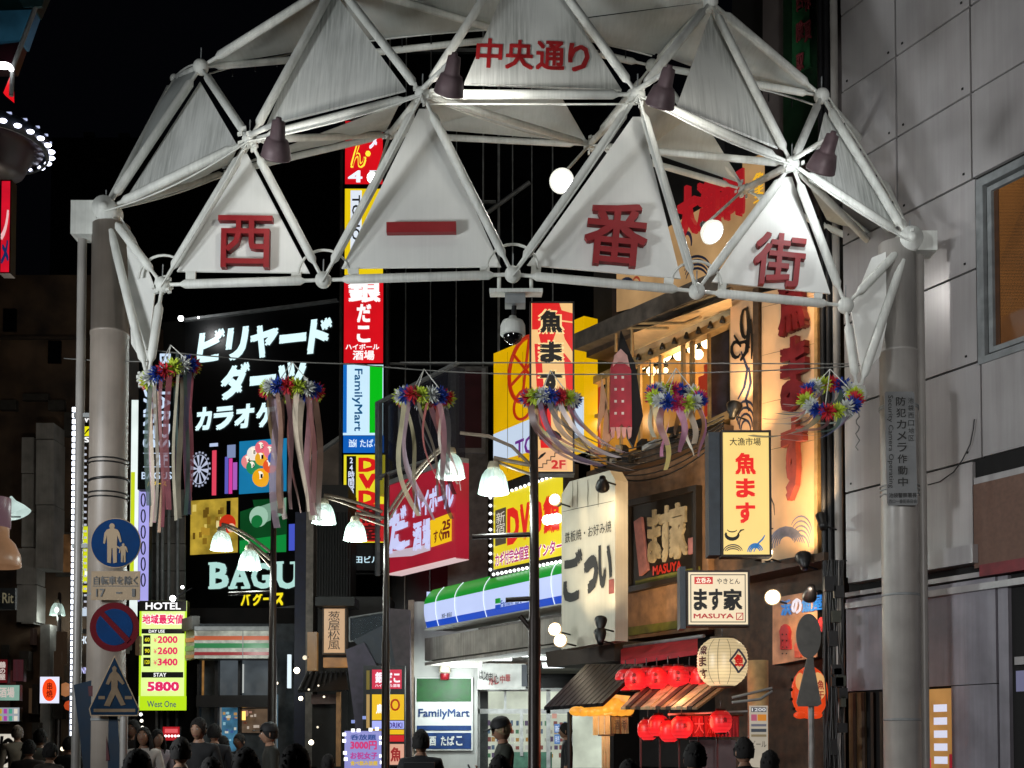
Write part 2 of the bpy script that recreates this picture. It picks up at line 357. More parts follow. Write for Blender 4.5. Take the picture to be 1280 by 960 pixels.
# lacing cord and hooks under the canopy edge
for a, b in [(pp(262, 92, 15.2), pp(425, 58, 16.3)), (pp(430, 56, 16.3), pp(648, 36, 16.3)), (pp(650, 38, 16.3), pp(815, 70, 16.3)), (pp(905, 104, 16.2), pp(1020, 132, 15.2)), (pp(1036, 122, 14.9), pp(1136, 285, 14.6)), (pp(140, 240, 14.6), pp(217, 100, 16.1)), (pp(217, 98, 16.1), pp(246, 80, 14.9))]:
    MB().tube(sag(a, b, -.04), .013, 5).build('lacing_cord', WHITE, gate)
    g = MB(); n = max(3, int((b-a).length/.35))
    for i in range(1, n): q = V(a).lerp(b, i/n); g.tube([q, q + V((0, 0, -.1))], .01, 4)
    g.build('cord_hook', DARKM, gate, 'stuff')
# side gussets
def fin(pts, Y):
    pl = FP(Y); MB().prism(pl, [pl.uv(x, y) for x, y in pts], -.03, 0).build('gusset_plate', PANELC, gate)
fin([(150, 270), (168, 296), (194, 360), (183, 462), (164, 430), (158, 300)], 14.32)
fin([(1128, 306), (1090, 322), (1064, 386), (1078, 470), (1100, 445), (1124, 330)], 14.32)
# hoops round the lower nodes
for k in ('B0', 'B1', 'B2', 'B3'):
    c = N_[k] + V((0, .05, .0)); MB().tube([c + V((.30*math.cos(a), 0, .10 + .28*math.sin(a))) for a in [math.pi*i/14 for i in range(15)]], .016, 6).build('hoop', WHITE, gate)
# posts
POSTM = mat('painted steel post', '#98948f', .38, .0, .12, 3, streak=.25, streak_col=(.12, .11, .1))
def post(px, ytop, Y, w, lean=0):
    t = P(px, ytop, Y); r = w/2/F_PX*Y; b = V((t.x, t.y, 0))
    MB().lathe(b, (0, 0, 1), [(0, r*1.06), (.0, r), (t.z*.55, r), (t.z-1.35, r), (t.z-1.35, r*1.03), (t.z-1.32, r*1.03), (t.z-1.32, r*.99), (t.z, r*.99), (t.z, 0)], 32).build('post', POSTM if px > 600 else mat('warm painted post', '#8e847a', .45, .0, .12, 3, streak=.3, streak_col=(.10, .085, .07)), gate)
    for zz in (1.9, 3.4): MB().lathe(b + V((0, 0, zz)), (0, 0, 1), [(0, r*1.0), (0, r*1.012), (.03, r*1.012), (.03, r)], 32).build('band', GALV, gate)
    return b, r, t
PL_, PL_r, PT_l = post(139, 283, 14.45, 47); PR_, PR_r, PT_r = post(1121, 306, 14.45, 46)
for px, y0, box in [(103, 292, (89, 251, 123, 293)), (1149, 312, (1143, 289, 1171, 313))]:
    t = P(px, y0, 14.5); MB().tube([(t.x, t.y, 0), t], .055, 12).build('conduit_pipe', POSTM, gate)
    for zz in (2.2, 4.0, 5.6): MB().boxf((t.x-.07 + (.0 if px < 600 else -.3), t.y-.03, zz), (.37, 0, 0), (0, .06, 0), (0, 0, .05)).build('pipe_clamp', GALV, gate)
    MB().slab(FP(14.35), FP(14.35).rect(*box), -.25, .02).build('control_box', WHITE, gate)
for c in (N_['M0'], N_['M5']):
    MB().lathe(c + V((0, -.12, 0)), (0, 1, 0), [(0, .0), (0, .05), (.03, .05), (.03, .14), (.3, .16), (.3, 0)], 20).build('hub_drum', WHITE, gate)
# bell-shaped lamp heads on the front of the gate; each lights the panels behind
def headlamp(px, py, anchor, tgt, pw, Y=12.95, col=(1, .97, .9)):
    c = P(px, py, Y); a = N_[anchor]
    t = gate
    ax = V((-.22, .72, -.8)).normalized()
    o = MB().lathe(c, ax, [(-.30, 0), (-.30, .03), (-.27, .035), (-.26, .07), (-.10, .085), (-.08, .10), (-.07, .12), (.04, .155), (.10, .165), (.11, .17), (.12, .165), (.10, .15), (-.02, .10)], 24).build('lamp_head', LAMPB, t)
    MB().tube([a + V((0, -.05, .03)), c - ax*.26 + V((0, .02, .0))], .03, 8).build('lamp_arm', WHITE, o)
    MB().ball(c + ax*.03, .06, 10).build('lamp_bulb', em('#fff6e0', 6), o)
    for tg, p_ in zip(tgt, pw): light(o, 'SPOT', c + ax*.16, p_, col, .07, tg, 120, .9)
def mid(*k): return sum((N_[x] for x in k), V((0, 0, 0))) / len(k)
headlamp(346, 183, 'M1', [mid('M1', 'B0', 'B1'), mid('M1', 'M2', 'T1')], (22, 70))
headlamp(563, 103, 'M2', [mid('M2', 'B1', 'B2'), mid('M2', 'M3', 'T2')], (6, 130))
headlamp(828, 118, 'M3', [mid('M3', 'B2', 'B3'), mid('M3', 'M4', 'T3')], (8, 44))
headlamp(1030, 200, 'M4', [mid('M4', 'B3', 'B4'), mid('M4', 'M5', 'T4')], (22, 80), col=(.93, .98, 1))
# bright floods that face the street from inside the frame
def flood(px, py, Y, anchor, pw, tgt, r=.105, name='flood_lamp'):
    c = P(px, py, Y); d = (V(tgt) - c).normalized()
    o = MB().lathe(c, d, [(-.25, 0), (-.25, .04), (-.16, .06), (-.12, r*.8), (0, r), (.02, r*1.05), (.02, r*.9), (-.02, r*.85)], 20).build(name, GALV, gate)
    MB().lathe(c, d, [(.06, 0), (.055, r*.6), (.03, r*1.25)], 20).build('lamp_glass', em('#ffffff', 30), o)
    MB().lathe(c, d, [(.031, r*1.2), (.022, r*1.48), (.01, r*1.52), (-.06, r*1.3)], 24).build('glow_ring', em('#f0f0e4', 1.0), o)  # glowing ring added round the lens to imitate its halo
    MB().tube([c - d*.2, N_[anchor]], .02, 6).build('lamp_arm', WHITE, o)
    light(o, 'SPOT', c + d*.06, pw, (1, .97, .92), .06, tgt, 140, .8)
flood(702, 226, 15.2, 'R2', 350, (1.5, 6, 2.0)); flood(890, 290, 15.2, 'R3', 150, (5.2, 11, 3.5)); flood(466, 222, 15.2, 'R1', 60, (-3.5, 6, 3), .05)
# camera on a plate under the middle node
cam_t = th('dome_camera', 'white dome security camera hanging from a plate under the gateway', 'security camera', P(641, 365, 14.0))
g = MB(); c = P(645, 366, 14.0); g.cbox(c, (1, 0, 0), (0, .97, .24), (0, -.24, .97), .62, .5, .04); g.build('mount_plate', WHITE, cam_t)
MB().boxf(c + V((-.13, -.1, -.16)), (.24, 0, 0), (0, .2, 0), (0, 0, .16)).build('junction_box', GALV, cam_t)
MB().tube([c + V((-.02, 0, -.1)), c + V((-.03, 0, -.34))], .03, 10).build('stem', DARKM, cam_t)
cc = P(641, 412, 14.0)
MB().lathe(cc, (0, 0, -1), [(-.16, 0), (-.16, .04), (-.12, .06), (-.1, .12), (-.05, .145), (.06, .15), (.07, .14), (.07, 0)], 26).build('housing', WHITE, cam_t)
MB().lathe(cc, (0, 0, -1), [(.07, .115), (.10, .112), (.14, .09), (.17, .05), (.185, 0)], 22).build('dome', mat('smoked dome', '#0a0a0c', .08, 0, .1, spec=.9), cam_t)
for dx in (-.2, .18): MB().tube([c + V((dx, 0, 0)), c + V((dx, 0, .22))], .025, 6).build('hanger', WHITE, cam_t)
# ================================================================ right building: metal panel wall
WR = V((.532, -1, 0)).normalized(); WPL = Pl((4.95, 15.3, 0), WR)
rb = th('panel_clad_building', 'building clad in big pale metal panels with an amber window', 'building', WPL.at(0, 0))
ALU = mat('pale metal cladding', '#a9a6a6', .34, .15, .10, 1.2, streak=.32, streak_col=(.16, .13, .12), spec=.5, bump=.03)
LOWM = mat('grey lower cladding', '#8e8b93', .5, .1, .2, 2, streak=.5, streak_col=(.1, .09, .1))
JNT = mat('dark joint', '#141313', .9)
zs = [WPL.uv(1122, y)[1] for y in (728, 712, 600, 487, 378, 272, 171, 69, -33, -135)]
A = lambda x, y=400: WPL.uv(x, y)[0]
a0, a1, a2, a3, a4 = A(1053, 300), A(1122, 300), A(1213, 80), A(1226, 470), 9.0
MB().slab(WPL, (a0, 0, a4+3, zs[-1]), -3, -.06).build('backing_wall', JNT, rb)
aw0, zw0, zw1 = WPL.uv(1231, 300)[0], WPL.uv(1231, 446)[1], WPL.uv(1231, 232)[1]
g_ = .014
for i in range(1, len(zs)-1):
    z0, z1 = zs[i]+g_, zs[i+1]-g_
    cols = [a0, a1, a2, a2+1.05, a2+2.1, a2+3.2]
    if i in (3, 4): cols = [a0, a1, aw0-.12]            # beside the window
    if i == 1: cols = [a0, a1, A(1217, 600)]
    if i == 2: cols = [a0, a1, a3, a3+1.2, a3+2.4]
    for c0, c1 in zip(cols, cols[1:]):
        MB().slab(WPL, (c0+g_, z0, c1-g_, z1), -.05, random.uniform(-.004, .004)).build('wall_panel', ALU, rb)
# window
wf = MB(); W0, W1 = aw0, aw0+1.7
for q, r in enumerate([(W0-.1, zw0-.08, W0, zw1+.1), (W0, zw1, W1, zw1+.1), (W0, zw0-.08, W1, zw0)]): wf.slab(WPL, r, -.1, .03)
for q, r in enumerate([(W0+.03, zw0+.03, W0+.09, zw1-.03), (W0+.09, zw1-.09, W1, zw1-.03), (W0+.09, zw0+.03, W1, zw0+.09)]): wf.slab(WPL, r, -.1, -.01)
wn = wf.build('window', GALV, rb)
MB().slab(WPL, (W0+.09, zw0+.09, W1, zw1-.09), -.09, -.06).build('pane', em('#7c5026', .9, True, .35, 'amber window glass', 1.2), wn)
for q, (u0, u1, c_) in enumerate([(.10, .16, '#4a2c14'), (.62, .66, '#5a3a1c'), (1.1, 1.16, '#4a2c14')]): MB().slab(WPL, (W0+u0, zw0+.09, W0+u1, zw1-.09), -.059, -.05).build('gradient_strip', mat(f'blind {c_}', c_, .7), wn)  # strips stand in for the inner frame and the light gradient on the pane
MB().slab(WPL, (W0+.17, zw0+.09, W0+1.6, zw0+.42), -.059, -.052).build('lower_gradient', em('#5c3818', .7, False, .4), wn)  # darker lower patch painted for the same window gradient
# fixings and streaks on the cladding
g = MB()
for i in range(1, 8):
    for x in (a0+.12, a1-.12, a1+.12, a2-.12): g.slab(WPL, (x-.012, zs[i]+.10, x+.012, zs[i]+.124), 0, .012)
g.build('panel_fixings', JNT, rb, 'stuff')
# brown board, red strip, ledges
BRD = mat('brown cloth board', '#6d5347', .8, 0, .12, 20)
panel(WPL, 1217, 596, 1300, 704, -.02, .07, BRD, rb, 'notice_board')
panel(WPL, 1217, 588, 1300, 600, -.02, .05, ALU, rb, 'ledge')
panel(WPL, 1224, 700, 1300, 715, -.01, .10, mat('red strip', '#7c2a30', .6), rb, 'red_strip')
for (x0, y0, x1, y1, n) in [(1060, 694, 1216, 716, .16), (1056, 722, 1300, 728, .05), (1056, 736, 1300, 744, .09)]: panel(WPL, x0, y0, x1, y1, -.05, n, ALU, rb, 'ledge')
zb = zs[0] - .12
cols = [a0, A(1096, 850), A(1148, 850), A(1190, 850), A(1247, 850)]
zt = WPL.uv(1170, 858)[1]
MB().slab(WPL, (cols[0], zt, cols[1], zb), -.05, 0).build('wall_panel', LOWM, rb)
MB().slab(WPL, (cols[1], zt, cols[3], zb), -.05, .005).build('wall_panel', LOWM, rb)
MB().slab(WPL, (cols[3], 0, cols[4], zt-.01), -.05, .015).build('wall_panel', LOWM, rb)
MB().slab(WPL, (cols[3]+.003, zt, cols[4], zb), -.05, .02).build('wall_panel', LOWM, rb)
MB().slab(WPL, (cols[4]+.02, 0, cols[4]+.16, zb), -.1, .0).build('wall_panel', LOWM, rb)
MB().slab(WPL, (cols[0], 0, cols[1]-.25, zt-.02), -.05, -.03).build('door', mat('tan door', '#6d5638', .6), rb)
for k in range(4): MB().slab(WPL, (cols[0]+.1+k*.16, 0, cols[0]+.15+k*.16, zt-.03), -.03, -.01).build('slat', mat('brown slat', '#3a2c20', .6), rb)
MB().slab(WPL, (cols[2], 0, cols[3], zt-.03), -.06, -.03).build('doorway', em('#b8874a', .7, True, .3, 'lit doorway'), rb)
for k in range(8): MB().slab(WPL, (cols[2]+.22, .9+k*.16, cols[2]+.42, .99+k*.16), -.03, -.02).build('price_tag', em('#d8dcf0', .9), rb)
MB().slab(WPL, (cols[2]+.45, .3, cols[3]-.02, 1.5), -.03, -.025).build('red_notice', em('#b02838', .5), rb)
MB().slab(WPL, (cols[2]+.02, .3, cols[2]+.16, 1.45), -.03, -.025).build('red_notice', em('#d03048', .9), rb)
MB().slab(WPL, (cols[4]+.2, 0, cols[4]+3, zb), -.2, -.15).build('dark_doorway', mat('dark maroon door', '#241516', .5), rb)
panel(WPL, 1270, 838, 1290, 864, -.14, -.05, em('#6a6a86', .8), rb, 'small_placard')
panel(WPL, 1268, 820, 1300, 830, -.14, -.0, ALU, rb, 'ledge')
# drain pipes at the corner of the wall
for px, r, m_ in [(1047, .07, POSTM), (1037, .05, DARKM), (1030, .04, DARKM), (1043, .03, BLACKP)]:
    q = P(px, 600, 16.3); cable('drain_pipe', {1047: 'thick grey drain pipe at the corner of the clad building', 1037: 'dark pipe beside the thick grey drain pipe', 1030: 'thin dark pipe nearest the cream signboard', 1043: 'thin black pipe between the drain pipes'}[px], [(q.x, q.y, 0), (q.x, q.y, 13)], r, m_, 'pipe', 'pipes at the corner of the clad building')
# ================================================================ corner restaurant building
FPL = Pl((4.48, 16.6, 0), SR)
WOODB = mat('brown plaster wall', '#7a5f48', .7, 0, .3, 5, streak=.3, streak_col=(.04, .03, .02), bump=.2)
WOODD = mat('dark timber', '#4c3a2b', .6, 0, .35, 9, bump=.2)
OAK = mat('pale timber', '#a98a5c', .55, 0, .25, 8)
rs = th('corner_restaurant', 'narrow restaurant building with warm lit upper windows and a brown lower wall', 'restaurant', FPL.at(-2.5, 0))
r0 = FPL.uv(735, 932)[0]; r1 = FPL.uv(1049, 932)[0]
zz = lambda x, y: FPL.uv(x, y)[1]
# body: lower part in front, upper part in dark behind
MB().slab(FPL, (r0, 0, r1, 9.6), -6, -.75).build('rear_wall', DARKWALL, rs)
lowtop = zz(800, 560)
MB().slab(FPL, (FPL.uv(770, 700)[0], zz(820, 795), FPL.uv(885, 650)[0], lowtop), -.7, 0).build('wall', WOODB, rs)
MB().slab(FPL, (FPL.uv(885, 650)[0]+.003, 0, r1, lowtop-.02), -.7, -.12).build('wall', WOODD, rs)
MB().slab(FPL, (FPL.uv(767, 700)[0]-.1, 0, FPL.uv(770, 700)[0]-.003, lowtop+.1), -.7, .06).build('corner_post', DARKM, rs)
GRN = mat('mossy green board', '#565a22', .7, 0, .3)
polyp(FPL, [(772, 786), (858, 774), (858, 784), (772, 797)], 0, .04, GRN, rs, 'green_skirting')
# horizontal ledge between storeys, roof beam and soffit
def beam(pts, n0, n1, m, name): return polyp(FPL, pts, n0, n1, m, rs, name)
beam([(733, 590), (905, 530), (905, 546), (733, 603)], -.7, .25, WOODD, 'storey_beam')
beam([(900, 716), (1030, 690), (1030, 700), (900, 728)], -.1, .4, WOODD, 'shelf_beam')
beam([(718, 417), (945, 316), (945, 342), (718, 437)], -.3, .55, mat('weathered roof beam', '#5a5148', .8, 0, .35, 5), 'roof_beam')
beam([(733, 440), (945, 345), (945, 352), (733, 447)], -.7, .3, WOODD, 'soffit_beam')
# upper storey windows: oak frames, warm room behind, seen obliquely
ROOM = em('#a06c28', .9, True, .7, 'warm restaurant interior', 1.1)
panel(FPL, 738, 455, 915, 560, -.72, -.70, ROOM, rs, 'room_back')
SOF = mat('pale eave soffit', '#d9b98c', .7, 0, .1)
MB().add([FPL.at(*FPL.uv(792, 438), -.02), FPL.at(*FPL.uv(914, 385), -.02), FPL.at(*FPL.uv(914, 372, .5), .5), FPL.at(*FPL.uv(792, 416, .5), .5)], [(0, 1, 2, 3)]).build('eave_soffit', SOF, rs)
wt = lambda x: 446 - (x-795) * .445      # window head in photo pixels
wb = lambda x: 566 - (x-795) * .46
beam([(790, wt(790)), (914, wt(914)), (914, wt(914)+9), (790, wt(790)+11)], -.15, .05, OAK, 'window_head')
beam([(735, 474), (792, 446), (792, 455), (735, 483)], -.15, .05, OAK, 'window_head')
beam([(860, wb(860)), (914, wb(914)), (914, wb(914)+10), (860, wb(860)+11)], -.15, .10, OAK, 'window_sill')
for i, x in enumerate((738, 757, 774, 797, 812, 823, 851, 862, 884, 912)):
    wdt = (4, 2.5, 2.5, 4, 2.5, 5, 4, 5, 2.5, 3)[i]
    y0, y1 = wt(max(x, 740)) + 8, (wb(x) if x > 795 else 580)
    panel(FPL, x, y0, x+wdt*.8, y1, -.04, .01, OAK, rs, 'mullion')
beam([(738, 520), (795, 500), (795, 504), (738, 524)], -.10, .02, OAK, 'rail')
REDF = mat('red noren cloth', '#8a1c1c', .8)
for x0, x1, y0, y1 in ((741, 749, 478, 560), (880, 886, 455, 520), (873, 880, 470, 500)): panel(FPL, x0, y0, x1, y1, -.2, -.17, em('#9a2a18', .8), rs, 'red_cloth')
panel(FPL, 888, 415, 911, 520, -.3, -.28, mat('dark waving mural', '#3a3a48', .5, 0, .7, 6, col2='#14141c'), rs, 'mural')
for px, py, s in [(802, 455, 1), (814, 464, .9), (829, 450, .8), (832, 444, 1.1), (849, 443, 1.1), (866, 436, 1), (873, 443, .9), (884, 428, 1.1), (899, 419, 1.2), (902, 430, 1), (888, 421, .5), (910, 404, .6), (860, 428, .6), (826, 440, .5), (876, 421, .6), (893, 412, .6), (825, 464, .6), (832, 463, .5), (813, 448, .5)]:
    c = FPL.hit(px, py, -.45)
    b = th('pendant_bulb', '', 'light bulb', c); MB().ball(c, .095*s, 10).build('bulb', em('#ffe6b0', 5), b)
    MB().lathe(c + V((0, 0, .07)), (0, 0, 1), [(0, .04), (.02, .05), (.06, .02), (.6, .008)], 8).build('cord', BLACKP, b)
    b['group'] = 'pendant bulbs in the warm upper window'; b['label'] = 'small round warm bulb hanging inside the upper restaurant window'
light(rs, 'POINT', FPL.hit(850, 470, -.35), 45, (1, .62, .25), .15, name='room_light'); light(rs, 'POINT', FPL.hit(770, 520, -.3), 18, (1, .62, .3), .15, name='room_light')
for i in range(8):
    x = 798 + i*15; c = FPL.hit(x, wt(x)+2, .1); MB().lathe(c, (0, 0, -1), [(-.06, .02), (0, .04), (.04, .05), (.05, 0)], 8).build('downlight', BLACKP, rs)
# outrigger frame of pale timber
for a, b in [((790, 404), (856, 404)), ((778, 410), (835, 410)), ((790, 404), (790, 446)), ((770, 414), (770, 440)), ((790, 404), (914, 362)), ((856, 404), (876, 396))]:
    MB().tube([FPL.hit(*a, .5), FPL.hit(*b, .45)], .025, 6).build('outrigger_bar', OAK, rs)
# large oblique boards
def board(label, pts, m, n=.1, frame=None, name='signboard', cat='signboard'):
    c = FPL.at(*FPL.uv(sum(p[0] for p in pts)/4, max(p[1] for p in pts)), 0)
    t = th(name, label, cat, c)
    MB().prism(FPL, [FPL.uv(x, y) for x, y in pts], -.08, n-.004).build('cabinet', frame or DARKM, t)
    cx = sum(p[0] for p in pts)/4; cy = sum(p[1] for p in pts)/4
    MB().prism(FPL, [FPL.uv(x + (cx-x)*.02, y+(cy-y)*.01) for x, y in pts], n-.003, n+.004).build('face', m, t)
    return t
UPB = em('#caa06e', .62, True, .35, 'lit cream upper signboard', 1.5)
b1 = board('wide cream signboard with large red fish market characters high above the eaves', [(775, 322), (936, 232), (936, 352), (775, 392)], UPB)
REDS = mat('raised red letter', '#b01d1d', .45)
REDE = em('#c0222a', .55)
for t, x0, x1, y0, y1 in [('大', 846, 868, 232, 296), ('漁', 870, 896, 222, 284), ('市', 898, 914, 216, 274), ('場', 914, 930, 212, 270)]:
    tx(t, FPL, x0, y0, x1, y1, REDE, b1, bold=.04, ext=.1, n=.2)
INK = mat('blue black brush ink', '#2b3350', .6)
def brush(pl, pts, n, r, m, parent, name='wave_line'):
    """a flat painted stroke"""
    g = MB(); q = [pl.at(*pl.uv(x, y), n) for x, y in pts]; k = len(q); vs = []
    for i, p in enumerate(q):
        t = (q[min(i+1, k-1)] - q[max(i-1, 0)]).normalized(); s_ = pl.N.cross(t) * r * math.sin(math.pi*(.15+.7*i/(k-1)))
        vs += [p + s_, p - s_]
    g.add(vs, [(2*i, 2*i+1, 2*i+3, 2*i+2) for i in range(k-1)]); return g.build(name, m, parent)
def arc(cx, cy, rx, ry, a0, a1, n=9): return [(cx + rx*math.cos(math.radians(a0+(a1-a0)*i/n)), cy - ry*math.sin(math.radians(a0+(a1-a0)*i/n))) for i in range(n+1)]
for k in range(4): brush(FPL, arc(878, 338+k*5, 17-k, 16, 170, 20), .11, .02, INK, b1)
brush(FPL, arc(866, 305, 5, 12, 200, -20), .11, .03, INK, b1); brush(FPL, arc(790, 362, 10, 12, 180, 0), .11, .03, INK, b1); brush(FPL, arc(802, 358, 5, 10, 200, 0), .11, .02, em('#a8442a', .6), b1)
b2 = board('cream pillar board with yellow characters beside the high red lettering', [(938, 204), (966, 194), (966, 330), (938, 342)], UPB, .16)
tx('魚ます', FPL, 941, 215, 956, 262, em('#e8b020', 1), b2, bold=.03, n=.17, vert=True)
# tall cream board with three big red characters
CRL = mat('lit cream board', '#dcb48c', .6, 0, .10, 2, streak=.12, streak_col=(.4, .28, .14))
b3 = board('tall cream signboard with three big raised red characters and painted waves', [(958, 366), (1026, 352), (1026, 694), (958, 706)], CRL, .1)
RED3 = mat('raised dusty red letter', '#6c1c22', .4)
for t, x0, x1, y0, y1 in [('魚', 972, 1006, 330, 415), ('ま', 975, 1007, 420, 512), ('す', 976, 1004, 522, 624)]:
    tx(t, FPL, x0, y0, x1, y1, RED3 if t != 'す' else mat('raised salmon letter', '#9a4236', .4), b3, bold=.055, ext=.1, n=.24)
SEPIA = mat('sepia brush paint', '#4c3d33', .7); GREYB = mat('grey blue wave paint', '#7a7c90', .7)
for k in range(6): brush(FPL, arc(990, 690-k*2, 24-k*3, 30-k*4, 185, 20), .105, .018, GREYB, b3)
for k in range(5): brush(FPL, arc(1008, 668+k*5, 14-k, 22-k, 150, 10), .105, .014, GREYB, b3)
brush(FPL, arc(972, 640, 8, 22, 100, 280), .105, .02, SEPIA, b3); brush(FPL, [(966, 610), (969, 620), (974, 632), (975, 645)], .105, .014, SEPIA, b3)
for y in (380, 440, 500, 560): brush(FPL, [(959, y+6), (975, y+2), (990, y-1), (1003, y-4), (1025, y-9)], .1045, .004, SEPIA, b3, 'board_joint')
# middle cream wall with black calligraphy between windows and tall board
b4 = board('cream wall board with black brush calligraphy and blue waves next to the window', [(916, 366), (949, 356), (949, 545), (916, 556)], CRL, .05, WOODD)

for pts, r_ in [(arc(936, 405, 5, 18, 60, 330), .035), ([(938, 385), (941, 410), (938, 440), (930, 452)], .05), (arc(925, 438, 6, 10, 20, 330), .035), ([(922, 420), (928, 430), (936, 428), (942, 436)], .03), ([(943, 400), (945, 430), (944, 450)], .03)]: brush(FPL, pts, .075, r_, BLK, b4, 'calligraphy_stroke')

for k in range(4): brush(FPL, arc(936, 520+k*6, 12-k*2, 18-k*2, 200, -10), .06, .02, INK, b4)
brush(FPL, [(930, 440), (938, 462), (934, 485), (926, 500)], .06, .03, INK, b4); brush(FPL, [(940, 460), (942, 480), (936, 500), (940, 515)], .06, .03, INK, b4)
pb = board('dark brown timber post between the two cream boards', [(950, 356), (957, 354), (957, 700), (950, 702)], WOODD, .14, WOODD, 'timber_post', 'post')
pc = board('pale timber trim on the outer edge of the tall cream board', [(1027, 351), (1031, 350), (1031, 700), (1027, 701)], OAK, .14, OAK, 'timber_trim', 'trim')
# black flood lamps and their warm light
def spotlamp(label, pl, px, py, n, tgt, pw, lit=True, r=.10, col=(1, .68, .36), cone=110, face=None, glow=18, arm=(0, .25)):
    c = pl.hit(px, py, n); t = th('flood_lamp', label, 'flood lamp', c, 'flood lamps fixed to the shop fronts')
    T = V(tgt); d = (T - c).normalized() if face is None else V(face).normalized()
    MB().lathe(c, d, [(-.2, 0), (-.2, .05), (-.12, .06), (-.1, r*.75), (0, r), (.03, r), (.03, r*.88), (0, r*.85)], 18).build('housing', BLACKP, t)
    if lit: MB().lathe(c, d, [(.03, r*.8), (.032, r*1.12), (.025, r*1.16), (-.03, r*1.05)], 20).build('glow_ring', em('#e8c898', .8), t)  # lit lamps get a warm glowing ring as painted halo
    MB().lathe(c, d, [(.05, 0), (.045, r*.5), (.035, r*.95)], 18).build('lens', em('#fff0d0', glow) if lit else BLACKP, t)
    MB().tube([c - d*.1, c - d*.14, c - d*.14 - pl.N*min(.25, n) + V((0, 0, -.04))], .014, 6).build('bracket', BLACKP, t)
    if pw: light(t, 'SPOT', c + d*.06, pw, col, .06, tgt, cone, .9)
    return t
WARM = (1, .64, .30)
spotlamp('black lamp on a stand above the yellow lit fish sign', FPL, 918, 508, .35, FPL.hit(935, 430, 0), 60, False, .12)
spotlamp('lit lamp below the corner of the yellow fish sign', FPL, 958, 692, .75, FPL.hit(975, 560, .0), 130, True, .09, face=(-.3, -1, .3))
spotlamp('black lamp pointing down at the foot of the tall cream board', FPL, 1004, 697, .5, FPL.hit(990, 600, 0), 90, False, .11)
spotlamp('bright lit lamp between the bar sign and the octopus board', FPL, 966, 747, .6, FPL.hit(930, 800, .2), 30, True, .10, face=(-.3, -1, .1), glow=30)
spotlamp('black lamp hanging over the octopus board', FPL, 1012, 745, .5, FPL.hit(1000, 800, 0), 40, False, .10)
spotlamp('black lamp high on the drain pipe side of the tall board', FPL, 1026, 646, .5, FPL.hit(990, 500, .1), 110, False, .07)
light(b3, 'SPOT', FPL.hit(992, 330, .8), 60, WARM, .1, FPL.hit(992, 470, .1), 120, 1); light(b4, 'SPOT', FPL.hit(932, 540, .6), 60, WARM, .08, FPL.hit(934, 440, 0), 120, 1)
# ---------------------------------------------------------------- framed sign on the brown wall
fs = board('dark framed relief sign with pale raised characters on the brown wall', [(789, 627), (878, 607), (878, 722), (789, 742)], mat('black relief ground', '#15110e', .5), .06, mat('black timber frame', '#201a16', .5))
gfr = MB()
q = [FPL.uv(*p) for p in [(789, 627), (878, 607), (878, 722), (789, 742)]]; qi = [FPL.uv(*p) for p in [(793, 634), (874, 615), (874, 717), (793, 734)]]
for i in range(4): gfr.prism(FPL, [q[i], q[(i+1) % 4], qi[(i+1) % 4], qi[i]], .05, .13)
gfr.build('frame', mat('black timber frame', '#201a16', .5), fs)
PALE = mat('pale raised letter', '#a49c84', .5)
for t, x0, x1, y0, y1 in [('ま', 809, 824, 637, 703), ('す', 824, 838, 632, 702), ('家', 836, 857, 628, 698)]: tx(t, FPL, x0, y0, x1, y1, PALE, fs, bold=.05, ext=.05, n=.12)
tx('MASUYA', FPL, 816, 704, 852, 716, em('#c03020', .7), fs, bold=.03, n=.075)
polyp(FPL, [(792, 652), (801, 646), (809, 712), (799, 720)], .06, .12, mat('dusty pink wedge', '#9a6a6c', .6), fs, 'relief_wedge')
panel(FPL, 860, 672, 869, 692, .06, .11, mat('dusty pink wedge', '#9a6a6c', .6), fs, 'relief_plate')
polyp(FPL, [(794, 736), (874, 718), (874, 708), (794, 726)], .06, .08, GRN, fs, 'green_strip')
light(fs, 'SPOT', FPL.hit(870, 560, .9), 60, WARM, .1, FPL.hit(835, 660, 0), 120, 1)
light(rs, 'SPOT', FPL.hit(880, 740, .8), 150, WARM, .1, FPL.hit(868, 640, 0), 130, 1, name='wall_light'); light(rs, 'SPOT', FPL.hit(790, 780, .9), 90, WARM, .1, FPL.hit(800, 690, 0), 130, 1, name='wall_light')
# ---------------------------------------------------------------- yellow lit fish sign (projecting, faces the street)
pl = FP(16.2)
YEL = em('#f0cf7c', 1.05, True, .1, 'lit yellow sign face', 1)
DKF = mat('dark blue grey cabinet', '#3a4148', .45, .3)
s = sign('projecting_sign', 'upright yellow lit sign with red fish characters and a small whale drawing', pl, 901, 538, 964, 696, YEL, mat('brown black frame', '#2a1c12', .5), .22, .03)
panel(pl, 886, 540, 900, 694, -.35, -.04, DKF, s, 'side_box')
tx('大漁市場', pl, 912, 547, 951, 557, BLK, s, bold=.01)
RE = em('#e01810', 1.0)
for t, y0, y1, x0, x1 in [('魚', 566, 593, 919, 945), ('ま', 598, 622, 920, 944), ('す', 628, 654, 920, 944)]: tx(t, pl, x0, y0, x1, y1, RE, s, bold=.045, ext=.008, n=.02)
brush(pl, arc(915, 668, 8, 6, 160, 370), .012, .025, BLK, s, 'whale_back'); brush(pl, [(922, 668), (926, 663), (930, 662)], .012, .012, BLK, s, 'whale_tail'); brush(pl, arc(915, 662, 6, 3, 180, 350), .012, .008, BLK, s, 'whale_belly')
BLU = em('#2f78b8', .8)
for k in range(3): brush(pl, arc(916, 690, 12-k*2, 9-k*2.5, 170, 10), .012, .008, INK, s); brush(pl, arc(944, 692, 10-k*2, 12-k*2, 170, 20), .012, .012, BLU, s)
